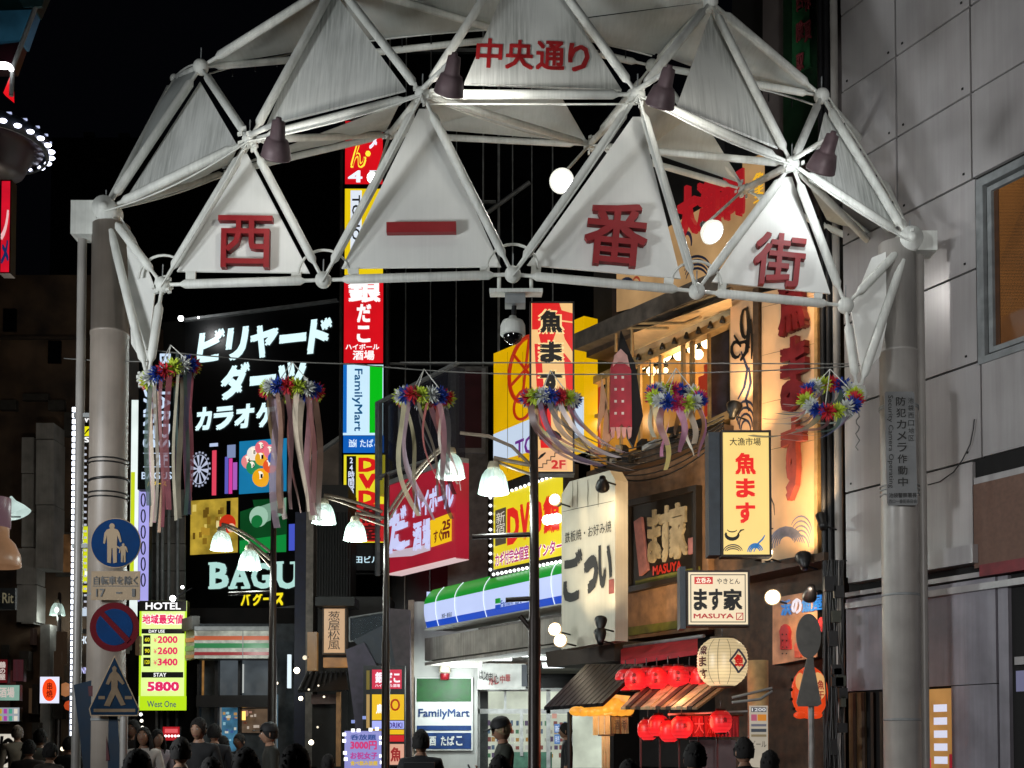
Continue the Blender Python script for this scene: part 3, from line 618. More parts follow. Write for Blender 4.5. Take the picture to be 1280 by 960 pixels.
brush(pl, [(942, 690), (947, 680), (953, 674), (956, 669)], .012, .012, BLU, s)
# ---------------------------------------------------------------- square bar sign
pl = FP(16.0)
s = sign('projecting_sign', 'square cream lit bar sign with black brush characters above the paper lantern', pl, 858, 713, 937, 783, em('#ecd8b4', .95, True, .08, 'lit cream sign face', 1), mat('brown black frame', '#2a1c12', .5), .2, .025)
panel(pl, 850, 708, 857, 786, -.3, -.03, DKF, s, 'side_box')
gl = MB()
for r in [(863, 718, 932, 719), (863, 777, 932, 778), (863, 719, 864, 777), (931, 719, 932, 777)]: gl.slab(pl, pl.rect(*r), 0, .006)
gl.build('border_line', BLK, s)
panel(pl, 868, 721, 891, 730, 0, .008, em('#c81c14', .9), s, 'red_label')
tx('立呑み', pl, 870, 722, 889, 729, em('#f4e8d0', 1), s, bold=.03, n=.016); tx('やきとん', pl, 896, 723, 925, 730, BLK, s, bold=.01)
for t, x0, x1, y0, y1 in [('ま', 867, 884, 736, 763), ('す', 886, 903, 736, 763), ('家', 904, 928, 736, 763)]: tx(t, pl, x0, y0, x1, y1, BLK, s, bold=.045)
tx('MASUYA', pl, 867, 767, 917, 773, em('#b8201c', .8), s, bold=.03)
gl = MB()
for r in [(920, 766, 929, 767), (920, 774, 929, 775), (920, 767, 921, 774), (928, 767, 929, 774)]: gl.slab(pl, pl.rect(*r), 0, .008)
gl.build('seal_box', em('#b8201c', .8), s); brush(pl, [(922, 774), (925, 771), (928, 767)], .012, .006, em('#b8201c', .8), s, 'seal_stroke')
# ---------------------------------------------------------------- big white paper lantern
def lantern(name, label, c, r, h, skin, ringm, group=None, ribs=9, cap=DARKM):
    c = V(c); t = th(name, label, 'paper lantern', c, group)
    prof = []; n = ribs*2
    for i in range(n+1):
        y = -h/2 + h*i/n; k = abs(y)/(h/2); rr = r*(1 - .52*k**3.2); rr *= (1 if i % 2 else .965)
        prof.append((y, rr))
    MB().lathe(c, (0, 0, 1), prof, 22).build('paper_shade', skin, t)
    MB().lathe(c + V((0, 0, h/2-.01)), (0, 0, 1), [(0, r*.5), (0, r*.47), (.035, r*.47), (.035, r*.4), (.0, r*.4)], 18).build('top_ring', ringm, t)
    MB().lathe(c - V((0, 0, h/2+.02)), (0, 0, 1), [(0, 0), (0, r*.46), (.03, r*.46), (.03, 0)], 18).build('bottom_ring', ringm, t)
    MB().tube([c + V((0, 0, h/2)), c + V((0, 0, h/2+.14))], .008, 5).build('hook', BLACKP, t)
    return t
pl = FP(15.4); c = P(903, 828, 15.7); cr = .335
t = lantern('paper_lantern', 'big round cream paper lantern with red and black fish characters', c, cr, .62, em('#e9cf9e', .85, True, 0, 'lit cream lantern paper', 2, zg=(-.34, .34, .92, .62), ribs=150), WOODD, None, 16)
def onball(body, c, r, az, el, w, h, m, parent, bold=.03, pr=None, sz=1):
    """writing wrapped on a lantern: az in degrees from the camera side"""
    vs, fs, side = tmesh(body, bold, 0, False, 0)
    mx, Mx = min(v.x for v in vs), max(v.x for v in vs); my, My = min(v.y for v in vs), max(v.y for v in vs)
    g = MB(); out = []
    for v in vs:
        x = ((v.x-mx)/(Mx-mx)-.5)*w; y = ((v.y-my)/(My-my)-.5)*h + el
        k = min(.98, abs(y)/(sz/2)); rr = r*(1-.52*k**3.2) + .012; a = math.radians(az) + x/rr
        out.append(V(c) + V((math.sin(a)*rr, -math.cos(a)*rr, y)))
    g.add(out, fs); return g.build('lettering', m, parent)
for b, el in [('魚', .15), ('ま', .0), ('す', -.16)]: onball(b, c, cr, -58, el, .15, .13, mat('dark red brush', '#5a1414', .6), t, .03, sz=.62)
dm = em('#3a3a48', .5)
for (e0, a0_, e1, a1_) in [(.0, 0, .15, 22), (.15, 22, .0, 46), (.0, 46, -.15, 22), (-.15, 22, .0, 0)]:
    pts = []
    for i in range(7):
        u = i/6; y = e0+(e1-e0)*u; a = math.radians(6+a0_+(a1_-a0_)*u); k = abs(y)/.31; rr = cr*(1-.52*k**3.2)+.008; pts.append(c + V((math.sin(a)*rr, -math.cos(a)*rr, y)))
    MB().tube(pts, .014, 5).build('diamond_line', dm, t)
onball('魚', c, cr, 28, 0, .17, .17, em('#c01c18', .9), t, .05, sz=.62)
for a in (-42, -20, 8):
    pts = []
    for i in range(15):
        y = -.29 + .58*i/14; k = abs(y)/.31; rr = cr*(1-.52*k**3.2)+.003; pts.append(c + V((math.sin(math.radians(a))*rr, -math.cos(math.radians(a))*rr, y)))
    MB().tube(pts, .003, 4).build('rib_line', SEPIA, t)
light(t, 'POINT', c + V((-.1, -.5, -.2)), 3, (1, .8, .5), .2)
# ---------------------------------------------------------------- red lanterns
REDP = em('#f42a30', 1, True, 0, 'glowing red lantern paper', 5, base='#a01010', zg=(-.15, .15, 1.0, .30), ribs=125)
i = 0
desc = ['first', 'second', 'third', 'fourth', 'fifth', 'sixth', 'seventh', 'eighth']
for px, py, Y in [(782, 850, 17.2), (794, 849, 16.9), (808, 848, 17.1), (821, 848, 16.8), (835, 846, 17.0), (848, 846, 16.7), (862, 847, 16.9), (877, 848, 16.6)]:
    c = P(px, py, Y); t = lantern('red_lantern', f'glowing red paper lantern, {desc[i]} from the roof post in the row over the striped awning', c, .155, .30, REDP, mat('lantern ring red', '#400808', .5), 'red lanterns over the striped awning', 6)
    for d in range(2): onball('魚ま'[d], c, .155, -10, .05-.09*d, .06, .06, mat('dark red brush', '#5a1414', .6), t, .02, sz=.3)
    i += 1
dl = ['lowest hanging red lantern group, end one by the dark doorway', 'red lantern second from the dark doorway in the lower bunch', 'red lantern hanging lowest of the bunch under the striped awning', 'red lantern in front of the pink cloth in the lower bunch', 'single red lantern hanging apart over the doorway cloth']
for i, (px, py, Y) in enumerate([(810, 912, 16.9), (823, 907, 16.6), (837, 914, 16.4), (852, 909, 16.1), (901, 902, 15.9)]):
    c = P(px, py, Y); t = lantern('red_lantern', dl[i], c, .15, .29, REDP, mat('lantern ring red', '#400808', .5), 'red lanterns hanging in the doorway', 6)
    onball('魚', c, .15, 12, .02, .06, .07, mat('dark red brush', '#5a1414', .6), t, .02, sz=.29)
light(t, 'POINT', P(880, 905, 15.9), 14, (1, .12, .06), .15); light(t, 'POINT', P(830, 895, 16.1), 14, (1, .12, .06), .15); light(t, 'POINT', P(825, 830, 16.4), 12, (1, .1, .05), .2)
# red strip awning, striped awning, black corrugated awning
aw = th('red_awning', 'short red cloth awning strip above the row of red lanterns', 'awning', FPL.hit(820, 830))
REDC = mat('red awning cloth', '#a5202a', .7, 0, .25, 4, bump=.4)
MB().add([FPL.hit(776, 810, .5), FPL.hit(872, 798, .5), FPL.hit(872, 812, .95), FPL.hit(776, 826, .95)], [(3, 2, 1, 0)]).build('cloth', REDC, aw)
MB().add([FPL.hit(776, 826, .95), FPL.hit(872, 812, .95), FPL.hit(872, 818, .95), FPL.hit(776, 833, .95)], [(3, 2, 1, 0)]).build('valance', REDC, aw)
MB().tube([FPL.hit(775, 809, .5), FPL.hit(880, 795, .5)], .03, 8).build('roller', GALV, aw)
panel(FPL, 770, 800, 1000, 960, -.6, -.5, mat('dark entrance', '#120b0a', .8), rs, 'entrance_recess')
sa = th('striped_awning', 'sloping awning of brown and cream slats over the doorway lanterns', 'awning', P(840, 960, 16.2))
nsl = 15
T0, T1, L0, L1 = P(806, 858, 17.2), P(913, 856, 16.2), P(776, 887, 16.4), P(872, 887, 15.4)
for i in range(nsl):
    u0, u1 = i/nsl, (i+.93)/nsl; a, b, c_, d_ = L0.lerp(L1, u0), L0.lerp(L1, u1), T0.lerp(T1, u1), T0.lerp(T1, u0)
    up = V((0, 0, .03 + .015*(i % 2)))
    MB().add([a, b, c_, d_, a+up, b+up, c_+up, d_+up], [(3, 2, 1, 0), (4, 5, 6, 7), (0, 1, 5, 4), (2, 3, 7, 6), (1, 2, 6, 5), (3, 0, 4, 7)]).build('slat', [mat('cream slat', '#c4a47c', .6, 0, .3), mat('brown slat', '#3a2c20', .6), mat('tan slat', '#8a6a4a', .6)][(i*i+i//2) % 3], sa)
light(sa, 'POINT', P(845, 868, 15.9), 10, (1, .5, .25), .15)
ba = th('black_awning', 'black corrugated metal canopy jutting over the alley beside the post', 'awning', P(730, 960, 17.4))
CORR = mat('black corrugated metal', '#17161a', .35, .3, .3)
T0, T1, L0, L1 = P(733, 834, 18.2), P(806, 834, 17.2), P(680, 888, 17.6), P(754, 883, 16.6)
nsl = 11
for i in range(nsl):
    u0, u1 = i/nsl, (i+.85)/nsl; a, b, c_, d_ = L0.lerp(L1, u0), L0.lerp(L1, u1), T0.lerp(T1, u1), T0.lerp(T1, u0); up = V((0, 0, .05))
    MB().add([a, b, c_, d_, a+up, b+up, c_+up, d_+up], [(3, 2, 1, 0), (4, 5, 6, 7), (0, 1, 5, 4), (2, 3, 7, 6), (1, 2, 6, 5), (3, 0, 4, 7)]).build('corrugation', CORR, ba)
MB().add([L0, L1, T1, T0], [(0, 1, 2, 3)]).build('sheet', CORR, ba)
MB().tube([P(712, 890, 17.4), V((P(712, 890, 17.4).x, 17.4, 0))], .035, 8).build('prop', DARKM, ba)
cn = th('dark_canopy_box', 'dark boxy canopy ledge under the grey sign panel carrying two lit lamps', 'canopy', P(725, 960, 18.3))
BOXM = mat('dark brown canopy', '#3b332d', .6, 0, .2)
MB().prism(FPL, [FPL.uv(x, y, .7) for x, y in [(682, 815), (768, 800), (768, 826), (684, 834)]], 0, .7).build('fascia_box', BOXM, cn)
# yellow glowing awning shades and small noren
yl = th('yellow_awning_lanterns', 'row of glowing yellow paper shades sagging under the black canopy', 'paper lantern', P(750, 960, 17))
YP = em('#f0a436', 1.0, True, .35, 'glowing yellow paper', 9)
for k, (px, py, w_, h_) in enumerate([(721, 889, .11, .07), (729, 889, .12, .075), (738, 889, .12, .075), (747, 888, .13, .08), (757, 886, .14, .10), (768, 882, .15, .15), (777, 884, .13, .13), (785, 887, .09, .09)]):
    MB().ball(P(px, py, 17.0), 1, 14, (w_, w_, h_)).build('paper_shade', YP, yl)
MB().add([P(752, 878, 16.9), P(768, 868, 16.9), P(788, 870, 16.9), P(776, 890, 16.9), P(755, 894, 16.9)], [(0, 4, 3, 2, 1)]).build('paper_shade', YP, yl)
light(yl, 'POINT', P(752, 897, 16.6), 8, (1, .6, .25), .15)
def cloth(name, label, pl, x0, y0, x1, y1, m, n=0, cat='cloth', waves=3, amp=.03, split=3, group=None):
    t = th(name, label, cat, pl.hit((x0+x1)/2, y1, n), group)
    a0, b0, a1, b1 = pl.rect(x0, y0, x1, y1, n)
    for k in range(split):
        u0, u1 = a0 + (a1-a0)*k/split, a0 + (a1-a0)*(k+.94)/split; vs = []; N = 8
        for i in range(N+1):
            for j in range(5):
                u = u0 + (u1-u0)*i/N; z = b0 + (b1-b0)*j/4; vs.append(pl.at(u, z, n + amp*math.sin(waves*2*math.pi*i/N + k)*(1-j/5)))
        fs = [(i*5+j, (i+1)*5+j, (i+1)*5+j+1, i*5+j+1) for i in range(N) for j in range(4)]
        MB().add(vs, fs, True).build('cloth_strip', m, t)
    MB().tube([pl.at(a0-.05, b1, n), pl.at(a1+.05, b1, n)], .012, 6).build('rod', WOODD, t)
    return t
CRC = mat('cream noren cloth', '#d2b98c', .8, 0, .15)
t = cloth('short_curtain', 'cream doorway curtain hanging under the yellow paper shades', FP(17.0), 741, 893, 763, 919, CRC)
t = cloth('short_curtain', 'darker cream doorway curtain with brush marks next to the bamboo post', FP(17.1), 764, 895, 786, 917, mat('shaded cream cloth', '#9a8664', .8), split=2)
tx('酒', FP(17.1), 768, 900, 774, 912, BLK, t, n=.05); tx('肴', FP(17.1), 777, 900, 783, 912, BLK, t, n=.05)
cloth('hanging_paper', 'narrow hanging cream paper strip below the cream curtain', FP(16.95), 752, 919, 763, 960, CRC, split=1)
PNK = mat('red noren', '#a02028', .8, 0, .2)
t = cloth('short_curtain', 'red doorway curtain with pale characters behind the red lanterns', FP(16.3), 850, 894, 925, 921, PNK, split=5)
for k, ch in enumerate('大漁魚'): tx(ch, FP(16.3), 868+k*16, 898, 880+k*16, 917, mat('pink letter', '#d06a70', .7), t, n=.05)
MB().tube([P(835, 893, 16.2), P(935, 889, 15.9)], .015, 6).build('curtain_rod', GALV, rs)
for k in range(5): panel(FP(16.8), 800+k*24, 922, 802+k*24, 960, 0, .03, mat('dark red post', '#4a1414', .5), rs, 'door_post')
panel(FP(17.2), 862, 925, 920, 960, 0, .02, em('#4a3a3c', .5, False, .6), rs, 'door_glass')
# poster column and roof shelf
pc_ = th('poster_pillar', 'pale pillar papered with colourful menu posters beside the entrance', 'pillar', P(948, 960, 16.1))
c = P(948, 932, 16.15); MB().lathe((c.x, c.y, 0), (0, 0, 1), [(0, .14), (2.75, .14), (2.75, .0)], 20).build('pillar_body', mat('warm cream pillar', '#c0a070', .5), pc_)
pl = FP(15.95)
panel(pl, 937, 882, 960, 960, 0, .015, em('#cfc4b0', .55, False, .2), pc_, 'menu_poster')
for y, h, c_ in [(884, 6, '#5a5a60'), (893, 8, '#c05a78'), (893, 8, '#e08a20'), (905, 3, '#6a6a78'), (911, 4, '#38404a'), (918, 3, '#8a7a5a')]:
    panel(pl, 939 if c_ != '#e08a20' else 947, y, 958 if c_ != '#c05a78' else 946, y+h, .016, .02, em(c_, .6), pc_, 'print')
tx('ビール', pl, 939, 926, 958, 934, BLK, pc_, n=.02); tx('1200', pl, 940, 885, 957, 889, em('#ffffff', .7), pc_, n=.024)
MB().tube([P(915, 872, 15.9), P(965, 860, 15.9)], .02, 6).build('sign_arm', GALV, pc_); MB().tube([P(915, 878, 15.8), P(950, 874, 15.8), P(965, 864, 15.9)], .02, 6).build('sign_arm', GALV, pc_)
# octopus board
b5 = board('painted fish shop board with blue characters and red octopuses', [(973, 748), (1030, 738), (1030, 822), (973, 832)], mat('peach painted board', '#c89a78', .6, 0, .3, 4), .12)
for i_, (t, c_) in enumerate(zip('浜の魚屋', ('#3a7ac0', '#e8e4f0', '#5a98d8', '#2f86d8'))): tx(t, FPL, 976+i_*13, 750-i_*2, 988+i_*13, 769-i_*2, em(c_, .8), b5, bold=.02, ext=.02, n=.15)
OCT = mat('red octopus paint', '#b02a30', .5)
def octo(cx, cy, s, m):
    polyp(FPL, [(cx + x*s, cy + y*s) for x, y in [(-5, 4), (-6, -6), (-4, -12), (0, -15), (4, -12), (6, -6), (5, 4)]], .12, .18, m, b5, 'octopus_head')
    for k in range(5): polyp(FPL, [(cx + (-5+k*2.4)*s, cy+4*s), (cx+(-3+k*2.4)*s, cy+4*s), (cx+(-3.2+k*2.6)*s, cy+16*s), (cx+(-5.2+k*2.5)*s, cy+17*s)], .12, .17, m, b5, 'tentacle')
octo(980, 795, 1, OCT); octo(1026, 780, .6, OCT); octo(996, 812, .6, mat('salmon octopus paint', '#d06048', .5))
for k in range(8): MB().ball(FPL.hit(978+(k % 2)*5, 793+(k//2)*8, .185), .012, 6).build('spot', BLK, b5)
light(b5, 'SPOT', FPL.hit(1010, 735, .7), 30, (1, .75, .55), .08, FPL.hit(1000, 800, 0), 120, 1)
# orange daruma-like round lit sign behind the mirror pole -> plain orange figure lantern
od = th('orange_lantern', 'orange red lit lantern figure with black spots behind the mirror pole', 'lantern', P(1012, 960, 16))
ORG = em('#e8481c', .8, True, .3, 'orange lit plastic', 4)
c = P(1012, 866, 16.2); MB().ball(c, 1, 20, (.25, .1, .36)).build('body', ORG, od)
MB().ball(P(1022, 858, 16.05), 1, 16, (.12, .03, .19)).build('face_disc', em('#e8b070', .8), od); MB().ball(P(1000, 852, 16.05), 1, 14, (.06, .03, .12)).build('face_disc', em('#e8a060', .8), od)
for (px, py) in [(990, 850), (989, 862), (989, 874), (992, 886), (1032, 846), (1034, 884)]: MB().ball(P(px, py, 16.0), .025, 8).build('spot', BLK, od)
tx('魚', FP(15.95), 1022, 850, 1030, 862, em('#a02018', .7), od, bold=.03); tx('干', FP(15.95), 1022, 864, 1030, 874, em('#a02018', .7), od, bold=.03)
for px in (1000, 1020): MB().ball(P(px, 894, 15.95), 1, 10, (.09, .05, .05)).build('foot', ORG, od)
# grey brush-lettered vertical sign between store and restaurant
GPL = SP(700, 20.3)
gs = th('tall_shop_sign', 'tall grey white sign with bold black brush characters lit from below', 'sign', GPL.hit(735, 815))
GM = mat('grey white sign plate', '#bdb8a8', .5, 0, .1, 2, streak=.3, streak_col=(.25, .22, .16))
MB().prism(GPL, [GPL.uv(*p) for p in [(702, 618), (712, 602), (762, 588), (769, 600), (769, 801), (702, 812)]], -.25, 0).build('plate', GM, gs)
BK = mat('charcoal brush letter', '#2c2c2c', .6)
tx('鉄板焼・お好み焼', GPL, 706, 658, 764, 672, BK, gs, bold=.0, n=.01, shear=0)
for t, x0, x1, y0, y1 in [('ご', 704, 728, 688, 752), ('っ', 730, 747, 694, 742), ('い', 748, 765, 680, 735)]: tx(t, GPL, x0, y0, x1, y1, BK, gs, bold=.05, n=.01)
tx('つ', GPL, 732, 700, 748, 735, BK, gs, bold=.07, n=.012)
panel(GPL, 761, 724, 767, 742, 0, .01, mat('faded red seal', '#8a4a44', .7), gs, 'seal')
brush(GPL, [(703, 640), (720, 636), (745, 631), (768, 626)], .008, .006, BK, gs, 'plate_joint')
for x in (716, 722, 735, 748): brush(GPL, [(x, 600), (x+.5, 612), (x, 622), (x+.3, 634)], .008, .01, mat('grime run', '#6a6658', .7), gs, 'stain')
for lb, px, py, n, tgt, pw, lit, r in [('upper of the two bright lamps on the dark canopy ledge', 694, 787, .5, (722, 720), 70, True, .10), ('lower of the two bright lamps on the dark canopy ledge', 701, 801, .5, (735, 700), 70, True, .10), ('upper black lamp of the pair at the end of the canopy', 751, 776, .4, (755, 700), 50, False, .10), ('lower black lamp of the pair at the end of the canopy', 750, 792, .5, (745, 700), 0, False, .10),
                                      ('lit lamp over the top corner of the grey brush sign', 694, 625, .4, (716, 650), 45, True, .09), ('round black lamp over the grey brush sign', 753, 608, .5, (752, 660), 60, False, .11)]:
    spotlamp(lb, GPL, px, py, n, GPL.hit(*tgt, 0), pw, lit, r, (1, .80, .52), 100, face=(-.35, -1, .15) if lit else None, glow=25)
# rail of cables and lamp brackets along the storey beam
CB = []
for k in range(7):
    a = FPL.hit(733 + k*2, 570+k*3, .4); b = FPL.hit(905, 520+k*4, .4)
    CB.append(sag(a, b, .1+.05*k))
g = th('lamp_cluster', 'dark cluster of lamp housings and brackets over the timber beam', 'lamp cluster', FPL.hit(790, 600, .3))
for q_ in CB: MB().tube(q_, .012, 5).build('cable', BLACKP, g)
for k in range(16):
    c = FPL.hit(random.uniform(735, 880), 0, .3); x = random.uniform(738, 880); y = 588 - (x-738)*.36 + random.uniform(-14, 6); c = FPL.hit(x, y, random.uniform(.2, .5))
    MB().cbox(c, V((random.uniform(-1, 1), 1, random.uniform(-.4, .4))).normalized(), (0, 0, 1), V((1, .3, 0)).normalized(), random.uniform(.1, .3), random.uniform(.05, .12), .1).build('housing', random.choice([DARKM, GALV, BLACKP]), g)
# squid banner and black cone
sq = th('squid_banner', 'glossy red squid shaped cloth banner with white spots hanging in the window', 'banner', FP(17.2).hit(776, 545))
pl = FP(17.2)
SQ = mat('red squid cloth', '#a82034', .45, 0, .2)
polyp(pl, [(762, 540), (763, 460), (768, 447), (776, 441), (783, 448), (789, 463), (790, 535), (786, 532), (782, 536), (777, 530), (772, 537), (767, 533)], -.1, .02, SQ, sq, 'body')
polyp(pl, [(768, 444), (776, 436), (784, 444), (787, 458), (779, 452), (772, 452), (766, 458)], .02, .05, mat('pink white squid trim', '#d8a8a0', .5), sq, 'mantle')
for k in range(4): polyp(pl, [(763+k*7, 534), (769+k*7, 534), (768+k*7, 546), (765+k*7, 548)], -.02, .03, mat('pink white squid trim', '#d8a8a0', .5), sq, 'tentacle')
for k in range(8): panel(pl, 768+(k % 2)*9, 470+(k//2)*15, 771+(k % 2)*9, 473+(k//2)*15, .02, .03, mat('white spot', '#e8e0d8', .5), sq, 'spot')
light(sq, 'SPOT', pl.hit(776, 560, .6), 10, (1, .4, .3), .1, pl.hit(776, 500), 100, 1)
polyp(FP(17.35), [(776, 412), (794, 455), (804, 520), (792, 560), (784, 545), (772, 440)], -.1, 0, mat('black sail cloth', '#101014', .7), sq, 'black_backing')
for i, pts in enumerate([[(752, 470), (760, 505), (746, 540), (750, 500)], [(757, 500), (765, 548), (752, 560)]]): polyp(FP(17.3), pts, -.05, 0, CRL, sq, 'paper_streamer')
# red and cream vertical lit sign, and the yellow sign behind
pl = FP(16.6)
RC = em('#e8b878', 1.0, True, .06, 'lit peach sign face', 1); RF = em('#d81818', .95)
s = sign('projecting_sign', 'upright red and cream sunburst sign with black fish characters and stair arrow', pl, 662, 377, 718, 592, RC, BLACKP, .25, .025)
def redpoly(pts): MB().prism(pl, [pl.uv(*p) for p in pts], .004, .007).build('red_ray', RF, s)
redpoly([(665, 379), (699, 379), (702, 388), (716, 392), (716, 402), (700, 400), (690, 430), (676, 430), (672, 412), (665, 412)])
redpoly([(668, 430), (676, 430), (680, 492), (680, 505), (672, 505)]); redpoly([(716, 404), (716, 440), (706, 424), (700, 402)]); redpoly([(704, 440), (716, 455), (716, 520), (708, 490)])
redpoly([(672, 505), (688, 505), (690, 560), (676, 560)])
for t, y0, y1 in [('魚', 386, 418), ('ま', 425, 455), ('す', 462, 492)]:
    tx(t, pl, 672, y0, 706, y1, em('#f0d090', 1), s, bold=.10, n=.010); tx(t, pl, 675, y0+2, 703, y1-2, mat('black brush letter', '#140d08', .5), s, bold=.06, n=.014)
panel(pl, 671, 563, 709, 588, .004, .01, em('#e8b080', .9), s, 'stair_plate')
tx('2F', pl, 689, 575, 707, 586, em('#c81818', .9), s, bold=.04, n=.016)
stp = MB()
for k in range(5): stp.slab(pl, pl.rect(673+k*5, 585-k*4.5-1, 679+k*5, 585-k*4.5), .01, .014); stp.slab(pl, pl.rect(678+k*5, 585-k*4.5-5, 679+k*5, 585-k*4.5-1), .01, .014)
stp.build('stair_line', BLK, s); brush(pl, [(673, 574), (677, 570), (682, 566)], .014, .02, BLK, s, 'arrow')
brush(pl, arc(688, 550, 12, 8, 180, 0), .012, .05, BLK, s, 'crowd_silhouette')
YPL = SP(617, 24.2)
ys = board  # (kept for symmetry)
t = th('yellow_billboard', 'large yellow billboard with a red wheel emblem and a pale diagonal band', 'billboard', YPL.hit(672, 600))
YB = em('#e8b400', .85, True, .2, 'lit yellow billboard', .6)
MB().prism(YPL, [YPL.uv(*p) for p in [(617, 442), (730, 395), (730, 556), (617, 600)]], -.3, 0).build('face', YB, t)
MB().prism(YPL, [YPL.uv(*p) for p in [(617, 543), (730, 496), (730, 545), (617, 578)]], .003, .008).build('pale_band', em('#c8d8ec', .9), t)
RW = em('#b02810', .8)
ring_c = YPL.at(*YPL.uv(658, 462), .02)
for rr in (.62, ): MB().tube([ring_c + YPL.R*rr*math.cos(a)*1.0 + YPL.U*rr*math.sin(a) for a in [2*math.pi*i/28 for i in range(29)]], .045, 6).build('wheel_ring', RW, t)
for a in range(6): MB().tube([ring_c, ring_c + YPL.R*.6*math.cos(a*math.pi/3+.3) + YPL.U*.6*math.sin(a*math.pi/3+.3)], .03, 6).build('wheel_spoke', RW, t)
c2 = YPL.at(*YPL.uv(655, 506), .02); MB().tube([c2 + YPL.R*.35*math.cos(a) + YPL.U*.28*math.sin(a) for a in [2*math.pi*i/20 for i in range(21)]], .03, 6).build('emblem_ring', RW, t)
tx('TOHO', YPL, 644, 540, 700, 563, em('#6a2088', .8), t, bold=.02, n=.02)
for x in (635, 654, 700): brush(YPL, [(x, 440), (x, 500), (x, 550), (x, 590)], .010, .01, mat('panel seam', '#6a5400', .6), t, 'panel_seam')
# DVD sign with bulbs round it
DPL = SP(613, 23.6)
t = th('bulb_framed_sign', 'yellow billboard with big red letters and a border of white bulbs', 'billboard', DPL.hit(656, 720))
MB().prism(DPL, [DPL.uv(*p) for p in [(612, 610), (706, 578), (706, 706), (612, 724)]], -.3, -.01).build('cabinet', DARKM, t)
MB().prism(DPL, [DPL.uv(*p) for p in [(617, 622), (703, 592), (703, 694), (617, 712)]], -.01, 0).build('face', em('#e4d020', .95, True, .16, 'lit lemon sign face', .7), t)
for ch, x0, x1, y0, y1 in [('D', 634, 649, 634, 680), ('V', 650, 662, 629, 675), ('D', 663, 678, 624, 670), ('館', 679, 700, 618, 666)]: tx(ch, DPL, x0, y0, x1, y1, em('#d82018', .95), t, bold=.06, n=.02)
tx('カギ付完全個室', DPL, 619, 686, 661, 704, em('#ffffff', 1), t, bold=.09, n=.015); tx('カギ付完全個室', DPL, 619, 686, 661, 704, em('#b01070', .9), t, bold=.03, n=.025)
tx('インター', DPL, 670, 677, 703, 694, em('#ffffff', 1), t, bold=.09, n=.015); tx('インター', DPL, 670, 677, 703, 694, em('#b01070', .9), t, bold=.03, n=.025)
panel(DPL, 619, 636, 632, 681, 0, .01, em('#5a5040', .6), t, 'side_label'); tx('新宿', DPL, 620, 640, 631, 668, em('#e0d8c8', .9), t, vert=True, n=.02)
BU = em('#ffffff', 3)
def bulbs(pts, pl, r, parent, n=.03):
    for x, y in pts: MB().ball(pl.hit(x, y, n), r, 8).build('bulb', BU, parent)
bulbs([(617 + k*5.2, 718 - k*1.0) for k in range(17)], DPL, .032, t); bulbs([(640 + k*5.4, 613 - k*1.9) for k in range(11)], DPL, .03, t); bulbs([(613, 612 + k*10) for k in range(11)], DPL, .032, t)
bulbs([(684, 650), (690, 649), (696, 648)], DPL, .10, t, .1)
light(t, 'SPOT', DPL.hit(670, 660, 1.2), 25, (1, 1, 1), .1, DPL.hit(690, 655), 80, 1)
# ================================================================ convenience store
FM = SP(610, 24.6)
st = th('convenience_store', 'white walled convenience store with a curved lit green white and blue fascia', 'store', FM.at(0, 0))
WW = mat('white store wall', '#b9bab6', .5, 0, .08, 2, streak=.25, streak_col=(.3, .29, .28))
GPN = em('#18962e', .8, True, .1, 'lit fascia green', 1); BPN = em('#c0cef8', .95, True, .06, 'lit fascia white', 1); BLP = em('#1a4cc4', .85, True, .08, 'lit fascia blue', 1)
# curved fascia: profile in n against height, run along the shop row
fa0, fa1 = FM.uv(534, 760, .5)[0], FM.uv(712, 735, .5)[0]
zb_, zt_ = FM.uv(610, 772, .5)[1], FM.uv(610, 722, .3)[1]; H_ = zt_ - zb_
def strip(z0, z1, fn, m, name, k=6, a0=None, a1=None):
    a0 = fa0 if a0 is None else a0; a1 = fa1 if a1 is None else a1
    vs = []
    for i in range(k+1):
        z = z0 + (z1-z0)*i/k; n = fn(z); vs += [FM.at(a0, z, n), FM.at(a1, z, n)]
    fs = [(2*i, 2*i+1, 2*i+3, 2*i+2) for i in range(k)]
    g = MB().add(vs, fs, True); 
    return g.build(name, m, fa)
fa = th('shop_fascia', 'long curved lit fascia in green white and blue above the store front', 'shop fascia', FM.at((fa0+fa1)/2, zb_))
fn = lambda z: .38 + .2*math.sin(math.pi*min(1, max(0, (z-zb_)/H_))*.62 + .6)
strip(zb_, zb_+.17*H_, fn, BLP, 'blue_band'); strip(zb_+.17*H_+.002, zb_+.62*H_, fn, BPN, 'white_band', 8); strip(zb_+.62*H_+.002, zt_, lambda z: fn(z) - ((z-zb_-.62*H_)/(.38*H_))**2*.12, GPN, 'green_band', 8)
MB().boxf(FM.at(fa0, zb_-.03, -.2), FM.R*(fa1-fa0), FM.U*.03, FM.N*.78).build('underside', WW, fa)
MB().boxf(FM.at(fa0, zt_, -.4), FM.R*(fa1-fa0), FM.U*.06, FM.N*.55).build('top_cover', GALV, fa)
MB().boxf(FM.at(fa0-.03, zb_, -.2), FM.R*.03, FM.U*H_*.95, FM.N*.7).build('end_cap', BPN, fa)
LINEW = em('#e8f4ff', 1)
for x in (549, 573, 609, 694):
    a = max(fa0+.01, FM.uv(x, 745, .5)[0]); pts = [FM.at(a, zb_ + H_*t_, fn(zb_+H_*t_) + .012 - (max(0, (t_-.62)/.38))**2*.12) for t_ in [i/12 for i in range(13)]]; MB().tube(pts, .009, 5).build('joint', LINEW, fa)
fpl = FM.shift(.60)
tx('FamilyMart', fpl, 626, 748, 652, 759, em('#1a4ca8', .8), fa, bold=.02, n=.02)
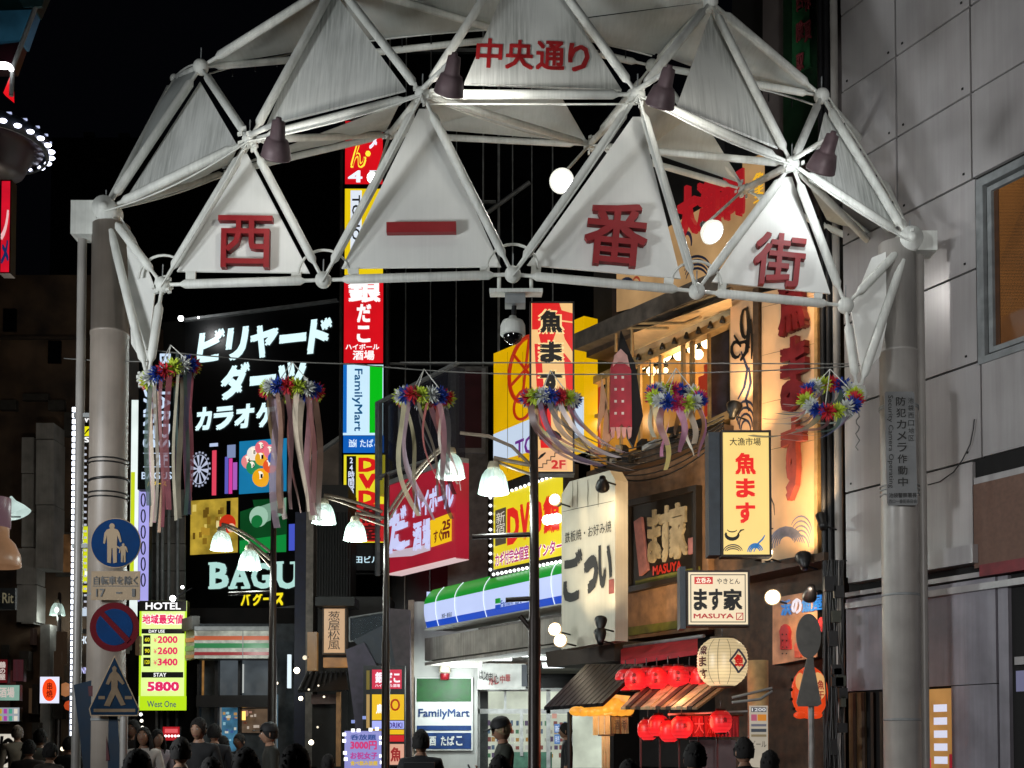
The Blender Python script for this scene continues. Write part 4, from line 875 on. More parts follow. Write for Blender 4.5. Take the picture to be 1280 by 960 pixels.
panel(fpl, 619, 748, 624, 754, 0, .03, em('#18962e', .8), fa, 'logo_square'); panel(fpl, 619, 756, 624, 762, 0, .03, em('#1a4cc4', .8), fa, 'logo_square')
tx('池袋一番街店', fpl, 552, 766, 565, 772, em('#404a60', .8), fa, bold=.01, n=.02)
# concrete canopy edge under the fascia
MB().prism(FM, [FM.uv(*p, .25) for p in [(531, 798), (712, 769), (712, 801), (531, 826)]], -.3, .25).build('canopy_edge', CONC, st)
MB().prism(FM, [FM.uv(*p, .32) for p in [(531, 828), (712, 803), (712, 806), (531, 832)]], -.3, .32).build('canopy_lip', CONC, st)
# side wall and recessed front
SWY = 27.2; SW = FP(SWY)
MB().slab(SW, (SW.uv(515, 900)[0], 0, SW.uv(597, 900)[0], SW.uv(555, 752)[1]), -3, 0).build('side_wall', WW, st)
panel(SW, 510, 750, 517, 960, -.2, .12, mat('warm stained pilaster', '#9a8878', .6, 0, .3), st, 'pilaster')
MB().slab(SW, (SW.uv(597, 900)[0]+.01, SW.uv(650, 832)[1], SW.uv(760, 900)[0], SW.uv(650, 740)[1]), -3, -.2).build('upper_wall', mat('grey soffit wall', '#77736e', .8), st)
ss = sign('wall_sign', 'flat green white and blue convenience store sign on the side wall', SW.shift(.08), 519, 847, 591, 938, mat('painted sign white', '#dcdedc', .4, 0, .03), WW, .07, .0)
pl = SW.shift(.09)
panel(pl, 521, 848, 589, 877, 0, .01, mat('sign green', '#065018', .5), ss, 'green_block')
panel(pl, 521, 907, 589, 913, 0, .01, mat('sign navy', '#0c3a78', .4), ss, 'blue_strip'); panel(pl, 521, 916, 589, 936, 0, .01, mat('sign navy', '#0c3a78', .4), ss, 'blue_block')
tx('FamilyMart', pl, 523, 886, 587, 899, mat('sign navy', '#0c3a78', .4), ss, bold=.025, n=.012)
for ch, x0, x1 in (('酒', 534, 545), ('た', 551, 558), ('ば', 559, 568), ('こ', 570, 578)): tx(ch, pl, x0, 920, x1, 932, mat('painted sign white', '#dcdedc', .4, 0, .03), ss, bold=.03, n=.02)
# shop front: frames, glass, lit shelves
FR = SW.shift(-.6)
INT = em('#d4dcc8', .9, True, .35, 'lit store interior', 1.6)
panel(FR, 598, 862, 760, 960, -1.6, -1.55, INT, st, 'interior_wall')
WFM = mat('white window frame', '#c8cac8', .4)
for x0, y0, x1, y1 in [(597, 862, 600, 960), (630, 862, 633, 886), (597, 886, 716, 892), (597, 860, 716, 864), (650, 892, 654, 945), (683, 862, 688, 960), (712, 862, 716, 960)]: panel(FR, x0, y0, x1, y1, -.05, .05, WFM, st, 'window_frame')
panel(FR, 640, 940, 690, 960, -.05, .02, mat('pale green kick panel', '#5a8a74', .5), st, 'kick_panel')
panel(FR, 600, 893, 716, 960, -.03, -.025, glass('shop glass', (.1, .12, .12), .03, .15), st, 'glass_pane')
shc = ['#c8b060', '#5a7a9a', '#a85a50', '#d0d0c0', '#5a9a6a', '#705880', '#d8a040', '#f0f0e8']
for r_ in range(5):
    for k in range(18):
        x = 602 + k*6 + random.uniform(0, 1.5); y = 900 + r_*10
        if random.random() < .8: panel(FR, x, y+random.uniform(0, 3), x+random.uniform(3, 5), y+7, -1.2, -1.1, em(random.choice(shc), .5), st, 'shelf_goods')
for x0, x1, y0, y1 in [(693, 700, 905, 916), (693, 700, 918, 930), (690, 696, 880, 898)]: panel(FR, x0, y0, x1, y1, .01, .03, em('#4878b8' if x1 == 700 else '#c89080', .7), st, 'window_poster')
tx('新', FR, 694, 907, 699, 915, em('#e0e8f0', .9), st, n=.04); tx('発売', FR, 694, 920, 699, 928, em('#e0e8f0', .9), st, n=.04)
TUBE = em('#f4fcff', 4, True, 0, 'fluorescent tube')
for px, py, Y, l in [(582, 832, 26.6, .55), (618, 824, 25.8, .6), (655, 819, 25.2, .5), (690, 823, 25.4, .5), (693, 833, 26.0, .4), (705, 829, 25.6, .4)]:
    c = P(px, py, Y); t = th('ceiling_tube_light', f'bright fluorescent tube under the store canopy, {"nearest the green wall sign" if px < 600 else "above the hanging banner" if px < 640 else "over the banner end" if px < 670 else "behind the lamp pole, upper" if py < 825 and px < 700 else "behind the lamp pole, lower" if px < 700 else "closest to the black awning"}', 'light', c, 'tube lights under the store canopy')
    MB().cbox(c, (1, 0, 0), (0, 0, 1), (0, -1, 0), l*1.25, .06, .1).build('tube', TUBE, t); MB().cbox(c + V((0, 0, .06)), (1, 0, 0), (0, 0, 1), (0, -1, 0), l*1.35, .05, .14).build('fitting', WW, t)
light(st, 'POINT', P(560, 850, 25.8), 120, (.9, 1, .98), .3); light(st, 'POINT', P(650, 845, 25.2), 110, (.9, 1, .98), .3)
bn = cloth('hanging_banner', 'white cloth banner with black and red writing above the store window', FR.shift(.9), 597, 829, 661, 862, mat('white banner cloth', '#b4b4b0', .8, 0, .1), split=1, waves=1, amp=.05)
for i_, ch in enumerate('はじめました'): tx(ch, FR.shift(.99), 599+i_*4, 838+i_, 603+i_*4, 849+i_, BLK, bn, bold=.02)
for i_, ch in enumerate('冷し中華'): tx(ch, FR.shift(.99), 611+i_*7, 847-i_*1.5, 617+i_*7, 857-i_*1.5, mat('red brush', '#8a2a2a', .6), bn, bold=.03)
panel(FR.shift(.99), 652, 831, 659, 858, 0, .01, mat('dark fish print', '#2c3038', .6), bn, 'fish_print')
MB().lathe(P(556, 834, 26.8), (0, 0, -1), [(-.1, .12), (.0, .13), (.12, .13)], 14).build('camera_housing', mat('cream plastic', '#c8c0a8', .5), st); MB().lathe(P(556, 842, 26.8), (0, 0, -1), [(0, .11), (.14, .10), (.14, 0)], 14).build('red_lamp', mat('red plastic', '#8a1a24', .4), st)
# ================================================================ dark buildings behind
DG = mat('dark curtain glass', '#0f1112', .18, .2, .4, 1.2, spec=.6); MUL = mat('dim mullion', '#9a9c9a', .5, .3)
db = th('dark_glass_tower', 'dark glass tower with thin pale vertical mullions behind the middle of the gateway', 'building', P(560, 930, 31))
pl = FP(31)
MB().slab(pl, (pl.uv(484, 500)[0], 0, pl.uv(760, 500)[0], 24), -6, 0).build('glass_wall', DG, db)
for x, wd in [(486, 2), (507, 1.2), (538, 1.2), (570, 1.2), (603, 2), (622, 3), (640, 1.5), (664, 1.5), (690, 1.5)]: MB().slab(pl, (pl.uv(x, 300)[0], 4, pl.uv(x+wd, 300)[0], 23.9), 0, .12).build('mullion', MUL, db)
for y in (453, 250, 60): panel(pl, 486, y, 620, y+2, 0, .1, MUL, db, 'transom')
MB().tube([P(606, 268, 30.8), P(662, 228, 30.8)], .06, 6).build('brace', MUL, db)
# annex with red brown window, sloped glass roof
ax_ = th('low_annex', 'low annex with a dark red window and sloping glazed roof beyond the blue lamp pole', 'building', P(540, 930, 28.8))
pl = FP(28.8)
MB().slab(pl, (pl.uv(560, 500)[0], 0, pl.uv(610, 500)[0], pl.uv(580, 458)[1]), -2, 0).build('wall', mat('annex wall', '#6c6e6e', .6), ax_)
panel(pl, 574, 464, 602, 560, 0, .04, em('#2a0c10', .35, False, .5), ax_, 'window'); panel(pl, 563, 456, 570, 566, .0, .1, GALV, ax_, 'frame'); panel(pl, 602, 460, 607, 566, .0, .1, GALV, ax_, 'frame'); panel(pl, 570, 560, 602, 566, 0, .1, GALV, ax_, 'frame')
SP2 = SP(487, 28.0)
MB().prism(SP2, [SP2.uv(*p) for p in [(471, 505), (566, 458), (566, 575), (471, 620)]], -.3, -.05).build('glazed_screen', glass('dim glazing', (.05, .05, .07), .1, .5), ax_)
MB().prism(SP2, [SP2.uv(*p) for p in [(471, 503), (572, 452), (572, 455), (471, 506)]], -.05, .05).build('roof_edge', GALV, ax_)
MB().prism(SP2, [SP2.uv(*p) for p in [(471, 596), (540, 572), (540, 575), (471, 599)]], -.05, .05).build('lower_edge', GALV, ax_)
for x, y0, y1 in [(471, 505, 720), (474, 503, 600), (500, 492, 585)]: MB().prism(SP2, [SP2.uv(x, y0), SP2.uv(x+2, y0), SP2.uv(x+2, y1), SP2.uv(x, y1)], -.04, .05).build('mullion', GALV, ax_)
# red pub billboard
RB = SP(487, 27.0)
t = th('red_billboard', 'slanted red pub billboard with white brush writing and a yellow price panel', 'billboard', RB.hit(528, 716))
MB().prism(RB, [RB.uv(*p) for p in [(487, 607), (570, 577), (570, 698), (487, 717)]], -.3, 0).build('face', em('#a81c30', .80, True, .25, 'lit crimson billboard', .9), t)
MB().prism(RB, [RB.uv(*p) for p in [(487, 601), (570, 571), (570, 577), (487, 607)]], -.3, .05).build('top_edge', GALV, t); MB().prism(RB, [RB.uv(*p) for p in [(487, 717), (570, 697), (570, 698.5), (487, 719)]], -.3, .03).build('bottom_edge', em('#e8c8c8', .8), t)
WL = em('#c8ccf4', .95)
for ch, x0, x1, y0, y1 in [('だ', 486, 508, 634, 690), ('こ', 490, 512, 655, 686), ('ハ', 516, 526, 613, 646), ('イ', 527, 536, 613, 644), ('ポ', 536, 547, 608, 640), ('ー', 547, 556, 620, 626), ('ル', 555, 567, 605, 635), ('酒', 516, 527, 652, 688), ('場', 528, 538, 648, 687)]: tx(ch, RB, x0, y0, x1, y1, WL, t, bold=.055, n=.02)
MB().prism(RB, [RB.uv(*p) for p in [(486, 690), (538, 680), (538, 688), (515, 695), (486, 697)]], .004, .008).build('white_wave', em('#d8c8d8', .7), t)
MB().prism(RB, [RB.uv(*p) for p in [(539, 651), (565, 641), (565, 676), (540, 684)]], .01, .03).build('yellow_panel', em('#f0c018', .9), t)
tx('すぐ', RB, 542, 662, 553, 678, em('#702018', .8), t, bold=.03, n=.04); tx('25', RB, 553, 650, 563, 662, em('#702018', .8), t, bold=.05, n=.04); tx('m', RB, 553, 664, 562, 673, em('#702018', .8), t, bold=.05, n=.04)
# ================================================================ vertical stack of lit signs
pl = FP(29.5)
SK = mat('black steel frame', '#0e0e10', .4, .3)
pole_ = th('sign_tower', 'tall black steel frame carrying the vertical stack of lit signs', 'sign tower', P(452, 932, 29.7))
for x in (423, 481): MB().slab(pl, (pl.uv(x, 500)[0], 0, pl.uv(x+4, 500)[0], pl.uv(450, 140)[1]), -.4, -.1).build('upright', mat('grey upright', '#3c3a38', .5), pole_)
for y in (232, 346, 454, 566, 678, 716): panel(pl, 424, y, 485, y+2, -.35, -.26, SK, pole_, 'crossbar')
R1 = em('#d8101c', 1.0, True, .22, 'lit scarlet sign', 1)
t = sign('stacked_sign', 'top red lit sign of the tower with curly characters and 4F', pl, 430, 150, 480, 232, R1, SK, .25, .03)
tx('ん', pl, 438, 178, 458, 210, em('#f8e840', 1.1), t, bold=.05, n=.02); tx('ん', pl, 440, 180, 456, 208, em('#d8101c', 1), t, bold=.0, n=.026); tx('4', pl, 435, 213, 453, 228, em('#e8f0ff', 1.1), t, bold=.03, n=.02); tx('ダ', pl, 460, 160, 474, 186, em('#f4f0ff', 1), t, bold=.04, n=.02); tx('F', pl, 462, 213, 472, 227, em('#e8f0ff', 1.1), t, bold=.03, n=.02)
MB().ball(pl.hit(460, 192, .03), .07, 8).build('star', em('#f8e840', 1.1), t)
t = sign('stacked_sign', 'yellow lit sign with pale centre strip below the top red one', pl, 430, 235, 480, 345, em('#e8c810', 1, True, .05, 'lit yellow panel', 1), SK, .25, .02)
panel(pl, 438, 238, 452, 325, .004, .01, em('#dfe8f4', 1), t, 'pale_strip'); tx('TOHO', pl, 440, 244, 450, 300, BLK, t, rot=-90, bold=.02, n=.02)
t = sign('stacked_sign', 'scarlet lit pub sign with white brush characters in the middle of the tower', pl, 429, 347, 480, 455, R1, SK, .25, .02)
WB = em('#f8f4f4', 1.1)
for ch, x0, x1, y0, y1 in [('銀', 435, 476, 350, 378), ('だ', 446, 464, 380, 403), ('こ', 446, 463, 407, 428)]: tx(ch, pl, x0, y0, x1, y1, WB, t, bold=.05, n=.02)
tx('ハイボール', pl, 432, 430, 474, 437, WB, t, bold=.03, n=.02); tx('酒場', pl, 441, 438, 468, 450, WB, t, bold=.03, n=.02)
t = sign('stacked_sign', 'white green and blue lit convenience store sign with sideways lettering', pl, 429, 456, 479, 544, em('#c8e8fa', 1.05, True, .05, 'lit ice white panel', 1), SK, .25, .0)
panel(pl, 462, 457, 478, 541, .004, .012, em('#08b818', 1, True), t, 'green_stripe'); panel(pl, 429, 456, 433.5, 541, .004, .012, em('#1068c0', 1), t, 'blue_stripe')
tx('FamilyMart', pl, 440, 461, 453, 539, em('#0c5a8c', .8), t, rot=-90, bold=.02, n=.02)
t = sign('stacked_sign', 'small blue lit sign with white characters under the sideways lettering', pl, 429, 544.5, 480, 566, em('#0c5cb8', 1, True, .05, 'lit blue panel', 1), SK, .25, .0)
tx('酒', pl, 436, 549, 446, 559, em('#d8ecff', 1), t, rot=-90, bold=.02, n=.02); tx('たばこ', pl, 450, 549, 474, 559, em('#d8ecff', 1), t, bold=.02, n=.02)
t = sign('stacked_sign', 'yellow lit video sign with red letters and a black column of small characters', pl, 429, 568, 482, 679, em('#e4d828', 1, True, .05, 'lit lemon panel', 1), SK, .25, .012)
for ch, y0, y1 in [('D', 572, 590), ('V', 592, 611), ('D', 613, 632)]: tx(ch, pl, 448, y0, 471, y1, em('#d01818', 1), t, bold=.06, n=.02)
panel(pl, 433, 570, 445, 627, .004, .01, mat('black strip', '#14140c', .5), t, 'black_strip'); tx('24時間営業', pl, 435, 572, 443, 625, em('#dfe8ff', 1), t, vert=True, bold=.02, n=.02)
panel(pl, 430, 630, 480, 677, .004, .012, em('#c01c20', .9), t, 'red_block'); tx('個', pl, 449, 634, 476, 654, em('#50080c', .6), t, bold=.04, n=.03); tx('室', pl, 449, 655, 476, 675, em('#50080c', .6), t, bold=.04, n=.03); tx('完備', pl, 433, 635, 444, 670, em('#e8c8e8', .9), t, vert=True, bold=.03, n=.03)
t = sign('stacked_sign', 'dark name plate with white characters at the foot of the sign tower', pl, 427, 680, 480, 713, mat('charcoal plate', '#24272a', .5), SK, .25, .0)
tx('岩田ビル', pl, 433, 695, 474, 704, em('#c8e8f4', 1), t, bold=.02, n=.02)
# ================================================================ billiards building
BPL = Pl((P(300, 932, 38).x, 38, 0), (3.2, -1, 0))
bb = th('billiard_hall_building', 'dark building whose whole front is a black billiards darts and karaoke sign', 'building', BPL.hit(305, 932))
MB().prism(BPL, [BPL.uv(*p) for p in [(160, 960), (424, 960), (424, 371), (160, 398)]], -8, -.6).build('wall', DARKWALL, bb)
bs = th('billiard_hall_sign', 'huge black billiards hall sign with pale katakana and four picture panels', 'billboard', BPL.hit(305, 775))
MB().prism(BPL, [BPL.uv(*p) for p in [(231, 402), (424, 378), (424, 757), (231, 775)]], -.5, 0).build('board', mat('black sign board', '#0d1012', .35, 0, .5, .5), bs)
MB().prism(BPL, [BPL.uv(*p) for p in [(231, 400), (424, 375), (424, 378), (231, 403)]], -.5, .15).build('top_rail', GALV, bs); MB().prism(BPL, [BPL.uv(*p) for p in [(231, 775), (372, 757), (372, 761), (231, 779)]], -.5, .15).build('bottom_rail', GALV, bs)
ICE = em('#d4f2f6', 1.15)
def k_(ch, x0, x1, y0, y1, b=.06, m=ICE, sh=.15): tx(ch, BPL, x0, y0, x1, y1, m, bs, bold=b, n=.03, shear=sh)
for a in [('ビ', 246, 281, 412, 452), ('リ', 282, 311, 409, 450), ('ヤ', 313, 348, 406, 447), ('ー', 349, 383, 417, 428), ('ド', 384, 415, 398, 441), ('ダ', 276, 312, 454, 499), ('ー', 312, 345, 469, 481), ('ツ', 348, 383, 452, 494),
          ('カ', 244, 265, 509, 538), ('ラ', 267, 292, 508, 537), ('オ', 293, 318, 505, 535), ('ケ', 320, 344, 503, 534)]: k_(*a)
# pictures
def pic(x0, y0, x1, y1, m): return panel(BPL, x0, y0, x1, y1, 0, .02, m, bs, 'picture_panel')
pic(237, 552, 268, 622, mat('black picture', '#0a0b10', .4)); 
c = BPL.hit(250, 586, .05)
def disc(pl, x, y, r, m, n=.03, par=bs, name='disc', sx=1): 
    c = pl.uv(x, y); return MB().prism(pl, [(c[0] + r*sx*math.cos(2*math.pi*k/20), c[1] + r*math.sin(2*math.pi*k/20)) for k in range(20)], n-.01, n).build(name, m, par)
def sector(pl, x, y, r0, r1, k, nk, m, n, sx=1):
    c = pl.uv(x, y); a0, a1 = 2*math.pi*k/nk, 2*math.pi*(k+1)/nk
    return [(c[0]+r*sx*math.cos(a), c[1]+r*math.sin(a)) for r, a in ((r0, a0), (r1, a0), (r1, a1), (r0, a1))]
disc(BPL, 250, 587, .64, mat('dart black', '#101018', .5), .03, sx=.7); disc(BPL, 250, 587, .48, em('#c0c8e0', .9), .04, sx=.7)
g = MB()
for k in range(0, 20, 2): g.prism(BPL, sector(BPL, 250, 587, .12, .46, k, 20, None, 0, .7), .04, .05)
g.build('dart_segments', mat('dart segment', '#30304a', .5), bs); 
for k in range(20):
    a = 2*math.pi*k/20; p = BPL.uv(250, 587); MB().slab(BPL, (p[0]+.55*.7*math.cos(a)-.03, p[1]+.55*math.sin(a)-.03, p[0]+.55*.7*math.cos(a)+.03, p[1]+.55*math.sin(a)+.03), .03, .045).build('dart_number', em('#b0b8d0', .8), bs)
for x0, y0, x1, y1, c_ in [(265, 563, 270, 619, '#e84860'), (281, 571, 285, 617, '#6060c0'), (286, 573, 290, 617, '#e040a0'), (291, 578, 296, 612, '#b060c0'), (284, 556, 294, 572, '#8090b8'), (262, 554, 272, 558, '#c0d0f0')]: panel(BPL, x0, y0, x1, y1, .01, .03, em(c_, .9), bs, 'neon_bar')
pic(299, 550, 345, 616, em('#1878a8', .95, True, .15, 'lit blue baize', 1)); pic(350, 548, 358, 614, em('#1878a8', .95))
BALLS = [('#e86878', 328, 560), ('#f0e8e0', 318, 567), ('#e87888', 339, 565), ('#e88888', 311, 577), ('#e8a828', 328, 573), ('#3060b0', 344, 573), ('#28885a', 317, 584), ('#e85828', 338, 582), ('#f0a818', 327, 597)]
for i_, (c_, x, y) in enumerate(BALLS):
    r = .24 if i_ < 8 else .30; c = BPL.hit(x, y, .06); MB().ball(c, 1, 16, (r, .06, r)).build('pool_ball', em(c_, .95), bs)
    disc(BPL, x, y-2, r*.42, em('#fff4e0', 1), .13); tx(str([5, 8, 7, 4, 1, 2, 6, 3, 1][i_]), BPL, x-1.3, y-4.5, x+1.3, y+.6, BLK, bs, bold=.02, n=.14)
pic(238, 624, 297, 692, em('#c8a83c', .8, True, .6, 'lit amber bar picture', 1.6)); 
for k in range(26): 
    x = random.uniform(240, 288); y = random.uniform(630, 680); panel(BPL, x, y, x+random.uniform(2, 6), y+random.uniform(3, 10), .02, .03, em(random.choice(['#e8d070', '#6a5018', '#f0e0a0', '#8a6a20', '#c04018' if x > 275 else '#b89030']), .8), bs, 'bar_glassware')
disc(BPL, 285, 655, .3, em('#c83018', .9), .04); disc(BPL, 290, 660, .14, em('#f0c0a0', .9), .05)
panel(BPL, 283, 626, 288, 646, .02, .035, mat('black picture', '#0a0b10', .4), bs, 'column'); 
pic(300, 624, 358, 690, em('#0c4820', .8, True, .3, 'lit green baize', 1)); MB().prism(BPL, [BPL.uv(*p) for p in [(300, 676), (358, 668), (358, 690), (300, 692)]], .02, .025).build('baize', em('#10883a', .9), bs)
MB().prism(BPL, [BPL.uv(*p) for p in [(318, 636), (358, 622), (358, 642), (326, 656)]], .02, .03).build('cue', em('#80a890', .8), bs); disc(BPL, 324, 646, .33, em('#a0c8b0', .9), .04); disc(BPL, 322, 652, .2, em('#18783c', .8), .05)
MB().prism(BPL, [BPL.uv(*p) for p in [(300, 624), (316, 624), (318, 634), (300, 640)]], .02, .03).build('shade', mat('black picture', '#0a0b10', .4), bs)
pic(361, 655, 368, 688, em('#4858c8', .9))
for ch, x0, x1, y0 in [('B', 262, 286, 703), ('A', 287, 313, 705), ('G', 314, 338, 704), ('U', 346, 374, 703), ('S', 378, 398, 702)]: tx(ch, BPL, x0, y0, x1, 736, em('#b8e4dc', .9), bs, bold=.04, n=.03)
gs_ = MB()
for x, y in [(262, 703), (262, 733), (287, 733), (303, 733), (345, 702), (364, 702)]: gs_.slab(BPL, BPL.rect(x-1, y, x+10, y+3), .02, .03)
gs_.build('serif', em('#b8e4dc', .9), bs)
for ch, x0, x1 in [('バ', 301, 313), ('グ', 316, 328), ('ー', 329, 336), ('ス', 341, 354)]: tx(ch, BPL, x0, 741 if ch != 'ー' else 747, x1, 757 if ch != 'ー' else 750, em('#f0dc20', 1.1), bs, bold=.05, n=.03, shear=.15)
light(bs, 'POINT', BPL.hit(228, 396, 1), 30, (1, 1, 1), .1); MB().ball(BPL.hit(226, 398, .9), .09, 10).build('spot_bulb', em('#ffffff', 8), bs); MB().ball(BPL.hit(248, 397, .9), .04, 8).build('spot_bulb', em('#ffffff', 5), bs)
gsf = th('grey_side_facade', 'dim grey tiled facade with pipes between the lilac strip sign and the billiards sign', 'building', P(208, 932, 37))
GSF = mat('grey side tiles', '#86827c', .7, 0, .25, 2, streak=.4)
for i in range(2):
    for j in range(9): panel(FP(36.5), 187 + i*22.5, 612 + j*34, 208.5 + i*22.5, 645 + j*34, -.5, -.4 + .01*((i+j) % 2), GSF, gsf, 'tile_panel')
for x in (197, 203, 211, 222): MB().tube([(P(x, 800, 36).x, 36, 2), (P(x, 600, 36).x, 36, P(x, 560, 36).z)], .05, 8).build('pipe', GALV, gsf)
gs2 = th('brown_grey_gable', 'dim brown grey gable wall with sloping coping beside the sign tower', 'building', P(410, 932, 33))
pl_ = FP(33.4); MB().prism(pl_, [pl_.uv(*p) for p in [(382, 745), (382, 578), (430, 545), (430, 745)]], -1, 0).build('gable_wall', mat('brown grey render', '#6a6058', .8, 0, .3, 2), gs2); MB().prism(pl_, [pl_.uv(*p) for p in [(380, 578), (430, 543), (430, 547), (380, 583)]], 0, .2).build('coping', GALV, gs2)
light(gs2, 'POINT', P(405, 600, 30.5), 40, (1, .95, .85), .2)
# dark blue column and grey pipe right of it
q = th('blue_column', 'dark navy blue building column to the side of the black billiards sign', 'column', P(374, 932, 33))
panel(FP(33), 368, 640, 382, 958, -.6, 0, mat('navy column', '#16203a', .5), q, 'column_face'); panel(FP(32.9), 382, 640, 391, 958, -.6, 0, mat('warm grey pillar', '#87827a', .6), q, 'pillar_face')
# vertical darts sign
dpl = FP(34)
t = sign('vertical_sign', 'tall narrow dark sign with sideways darts and billiards lettering', dpl, 173, 438, 219, 612, mat('black green sign', '#0e1a1c', .4), SK, .3, .02)
tx('DARTS', dpl, 179, 480, 195, 560, em('#c8dcf4', 1.05), t, rot=-90, bold=.03, n=.02); tx('BILLIARDS', dpl, 199, 442, 213, 560, em('#c8dcf4', 1.05), t, rot=-90, bold=.02, n=.02)
for y in (566, 583): panel(dpl, 179, y, 214, y+1, .004, .012, em('#c8dcf4', .9), t, 'rule_line')
tx('受付', dpl, 183, 574, 193, 581, em('#c8dcf4', .9), t, n=.02); tx('2F', dpl, 195, 568, 210, 582, em('#c8dcf4', 1), t, bold=.05, n=.02); tx('BAGUS', dpl, 177, 590, 215, 599, em('#c8dcf4', 1), t, bold=.02, n=.02); tx('バグース', dpl, 184, 601, 208, 608, em('#e8c020', 1), t, bold=.03, n=.02)
t = sign('vertical_sign', 'tall lilac white lit sign behind the round blue road sign', FP(35), 173, 613, 186, 752, em('#a8a4e8', 1, True, .1, 'lit lilac panel', 1), SK, .3, .0)
for k in range(6): MB().tube([FP(35).hit(179 + 2.5*math.sin(a), 625 + k*20 - 8*math.cos(a), .02) for a in [2*math.pi*i/12 for i in range(13)]], .02, 4).build('loop_mark', INK, t)
t = sign('vertical_sign', 'narrow bright white and yellow lit strip sign behind the gateway post', FP(36), 163, 500, 173, 790, em('#e8f4f0', 1.1, True, .2, 'lit white strip', 1), SK, .3, .0)
panel(FP(36), 163, 590, 168, 720, .005, .01, em('#c8d820', 1), t, 'yellow_strip')
# hotel price sign
hpl = FP(33.5)
t = sign('hotel_price_sign', 'bright lime green lit hotel sign listing pink prices', hpl, 174, 751, 233, 888, em('#d8ee90', 1.15, True, .18, 'lit lime panel', 1), SK, .3, .0)
panel(hpl, 174, 751, 233, 764, .004, .012, BLACKP, t, 'black_band'); tx('HOTEL', hpl, 182, 753, 226, 762, em('#ffffff', 1.1), t, bold=.03, n=.02)
panel(hpl, 174, 870, 233, 888, .004, .010, em('#b0d818', 1.1), t, 'lime_band'); panel(hpl, 174, 764, 176.5, 870, .004, .010, em('#b0d818', 1.1), t, 'lime_edge'); panel(hpl, 230.5, 764, 233, 870, .004, .010, em('#b0d818', 1.1), t, 'lime_edge')
PK = em('#e02860', 1); tx('地域最安値', hpl, 178, 767, 229, 781, em('#ffffff', 1.1), t, bold=.1, n=.014); tx('地域最安値', hpl, 178, 768, 229, 780, PK, t, bold=.04, n=.02)
panel(hpl, 177, 786, 231, 792, .004, .012, BLACKP, t, 'black_band'); tx('DAY USE', hpl, 186, 787, 206, 791, em('#ffffff', 1), t, bold=.02, n=.02)
for y, s_, lb in [(794, '2000', '60'), (808, '2600', '90'), (822, '3400', '120')]:
    panel(hpl, 179, y, 188, y+11, .004, .012, BLACKP, t, 'hour_box'); tx(lb, hpl, 181, y+3, 187, y+8, em('#e8e020', 1), t, bold=.02, n=.02)
    tx('¥', hpl, 192, y+3, 196, y+9, PK, t, n=.02); tx(s_, hpl, 197, y+1, 222, y+10, PK, t, bold=.04, n=.02)
panel(hpl, 177, 840, 229, 847, .004, .012, BLACKP, t, 'black_band'); tx('STAY', hpl, 192, 841, 208, 846, em('#ffffff', 1), t, bold=.02, n=.02)
tx('5800', hpl, 184, 852, 224, 864, em('#ffffff', 1), t, bold=.1, n=.014); tx('5800', hpl, 184, 852, 224, 864, PK, t, bold=.05, n=.02); tx('West One', hpl, 184, 876, 220, 884, em('#405078', .7), t, bold=.01, n=.02)
# striped store awning sign beneath the billiards sign
spl = FP(32)
t = sign('striped_shop_sign', 'cream shop fascia with orange green and red stripes at the corner', spl, 243, 787, 336, 823, mat('off white fascia', '#c8cac0', .5), GALV, .8, .0)
for y0, y1, c_ in [(795, 800, '#a84a24'), (804, 810, '#0c6a3a'), (815, 819, '#801820')]: panel(spl, 243, y0, 336, y1, .004, .012, em(c_, .45, base=c_), t, 'stripe')
panel(spl, 243, 783, 336, 788, -.8, .1, GALV, t, 'top_edge'); panel(spl, 303, 787, 304, 823, .004, .02, GALV, t, 'joint')
cor = Pl(spl.hit(243, 932), (1, -.0001, 0)); cpl = Pl(spl.hit(218, 932) + V((0, 1.2, 0)), (1, -2.1, 0))
MB().prism(cpl, [cpl.uv(*p) for p in [(222, 790), (243, 787), (243, 823), (222, 828)]], -.1, 0).build('corner_face', mat('off white fascia', '#a8aaa0', .5), t)
for y0, y1, c_ in [(797, 802, '#a84a24'), (807, 813, '#0c6a3a'), (818, 822, '#801820')]: MB().prism(cpl, [cpl.uv(*p) for p in [(222, y0+2), (243, y0), (243, y1), (222, y1+2)]], .004, .012).build('stripe', em(c_, .45, base=c_), t)
MB().prism(cpl, [cpl.uv(*p) for p in [(218, 778), (245, 770), (245, 787), (218, 792)]], -.1, .1).build('corner_roof', mat('grey roof', '#4c4c48', .7), t)
light(t, 'POINT', P(290, 806, 30.4), 60, (.95, 1, .95), .2)  # added light without a fixture, brightens the fascia
q = th('globe_lamp', 'brightest white globe lamp over the top corner of the hotel price sign', 'lamp', P(216, 748, 32)); MB().ball(P(216, 748, 32), .08, 12).build('globe', em('#ffffff', 14), q); MB().ball(P(228, 734, 32), .045, 10).build('globe', em('#ffffff', 8), q); MB().tube([P(216, 748, 32), P(240, 735, 32.5)], .02, 5).build('arm', DARKM, q); light(q, 'POINT', P(218, 745, 31.5), 60, (.95, 1, 1), .1)
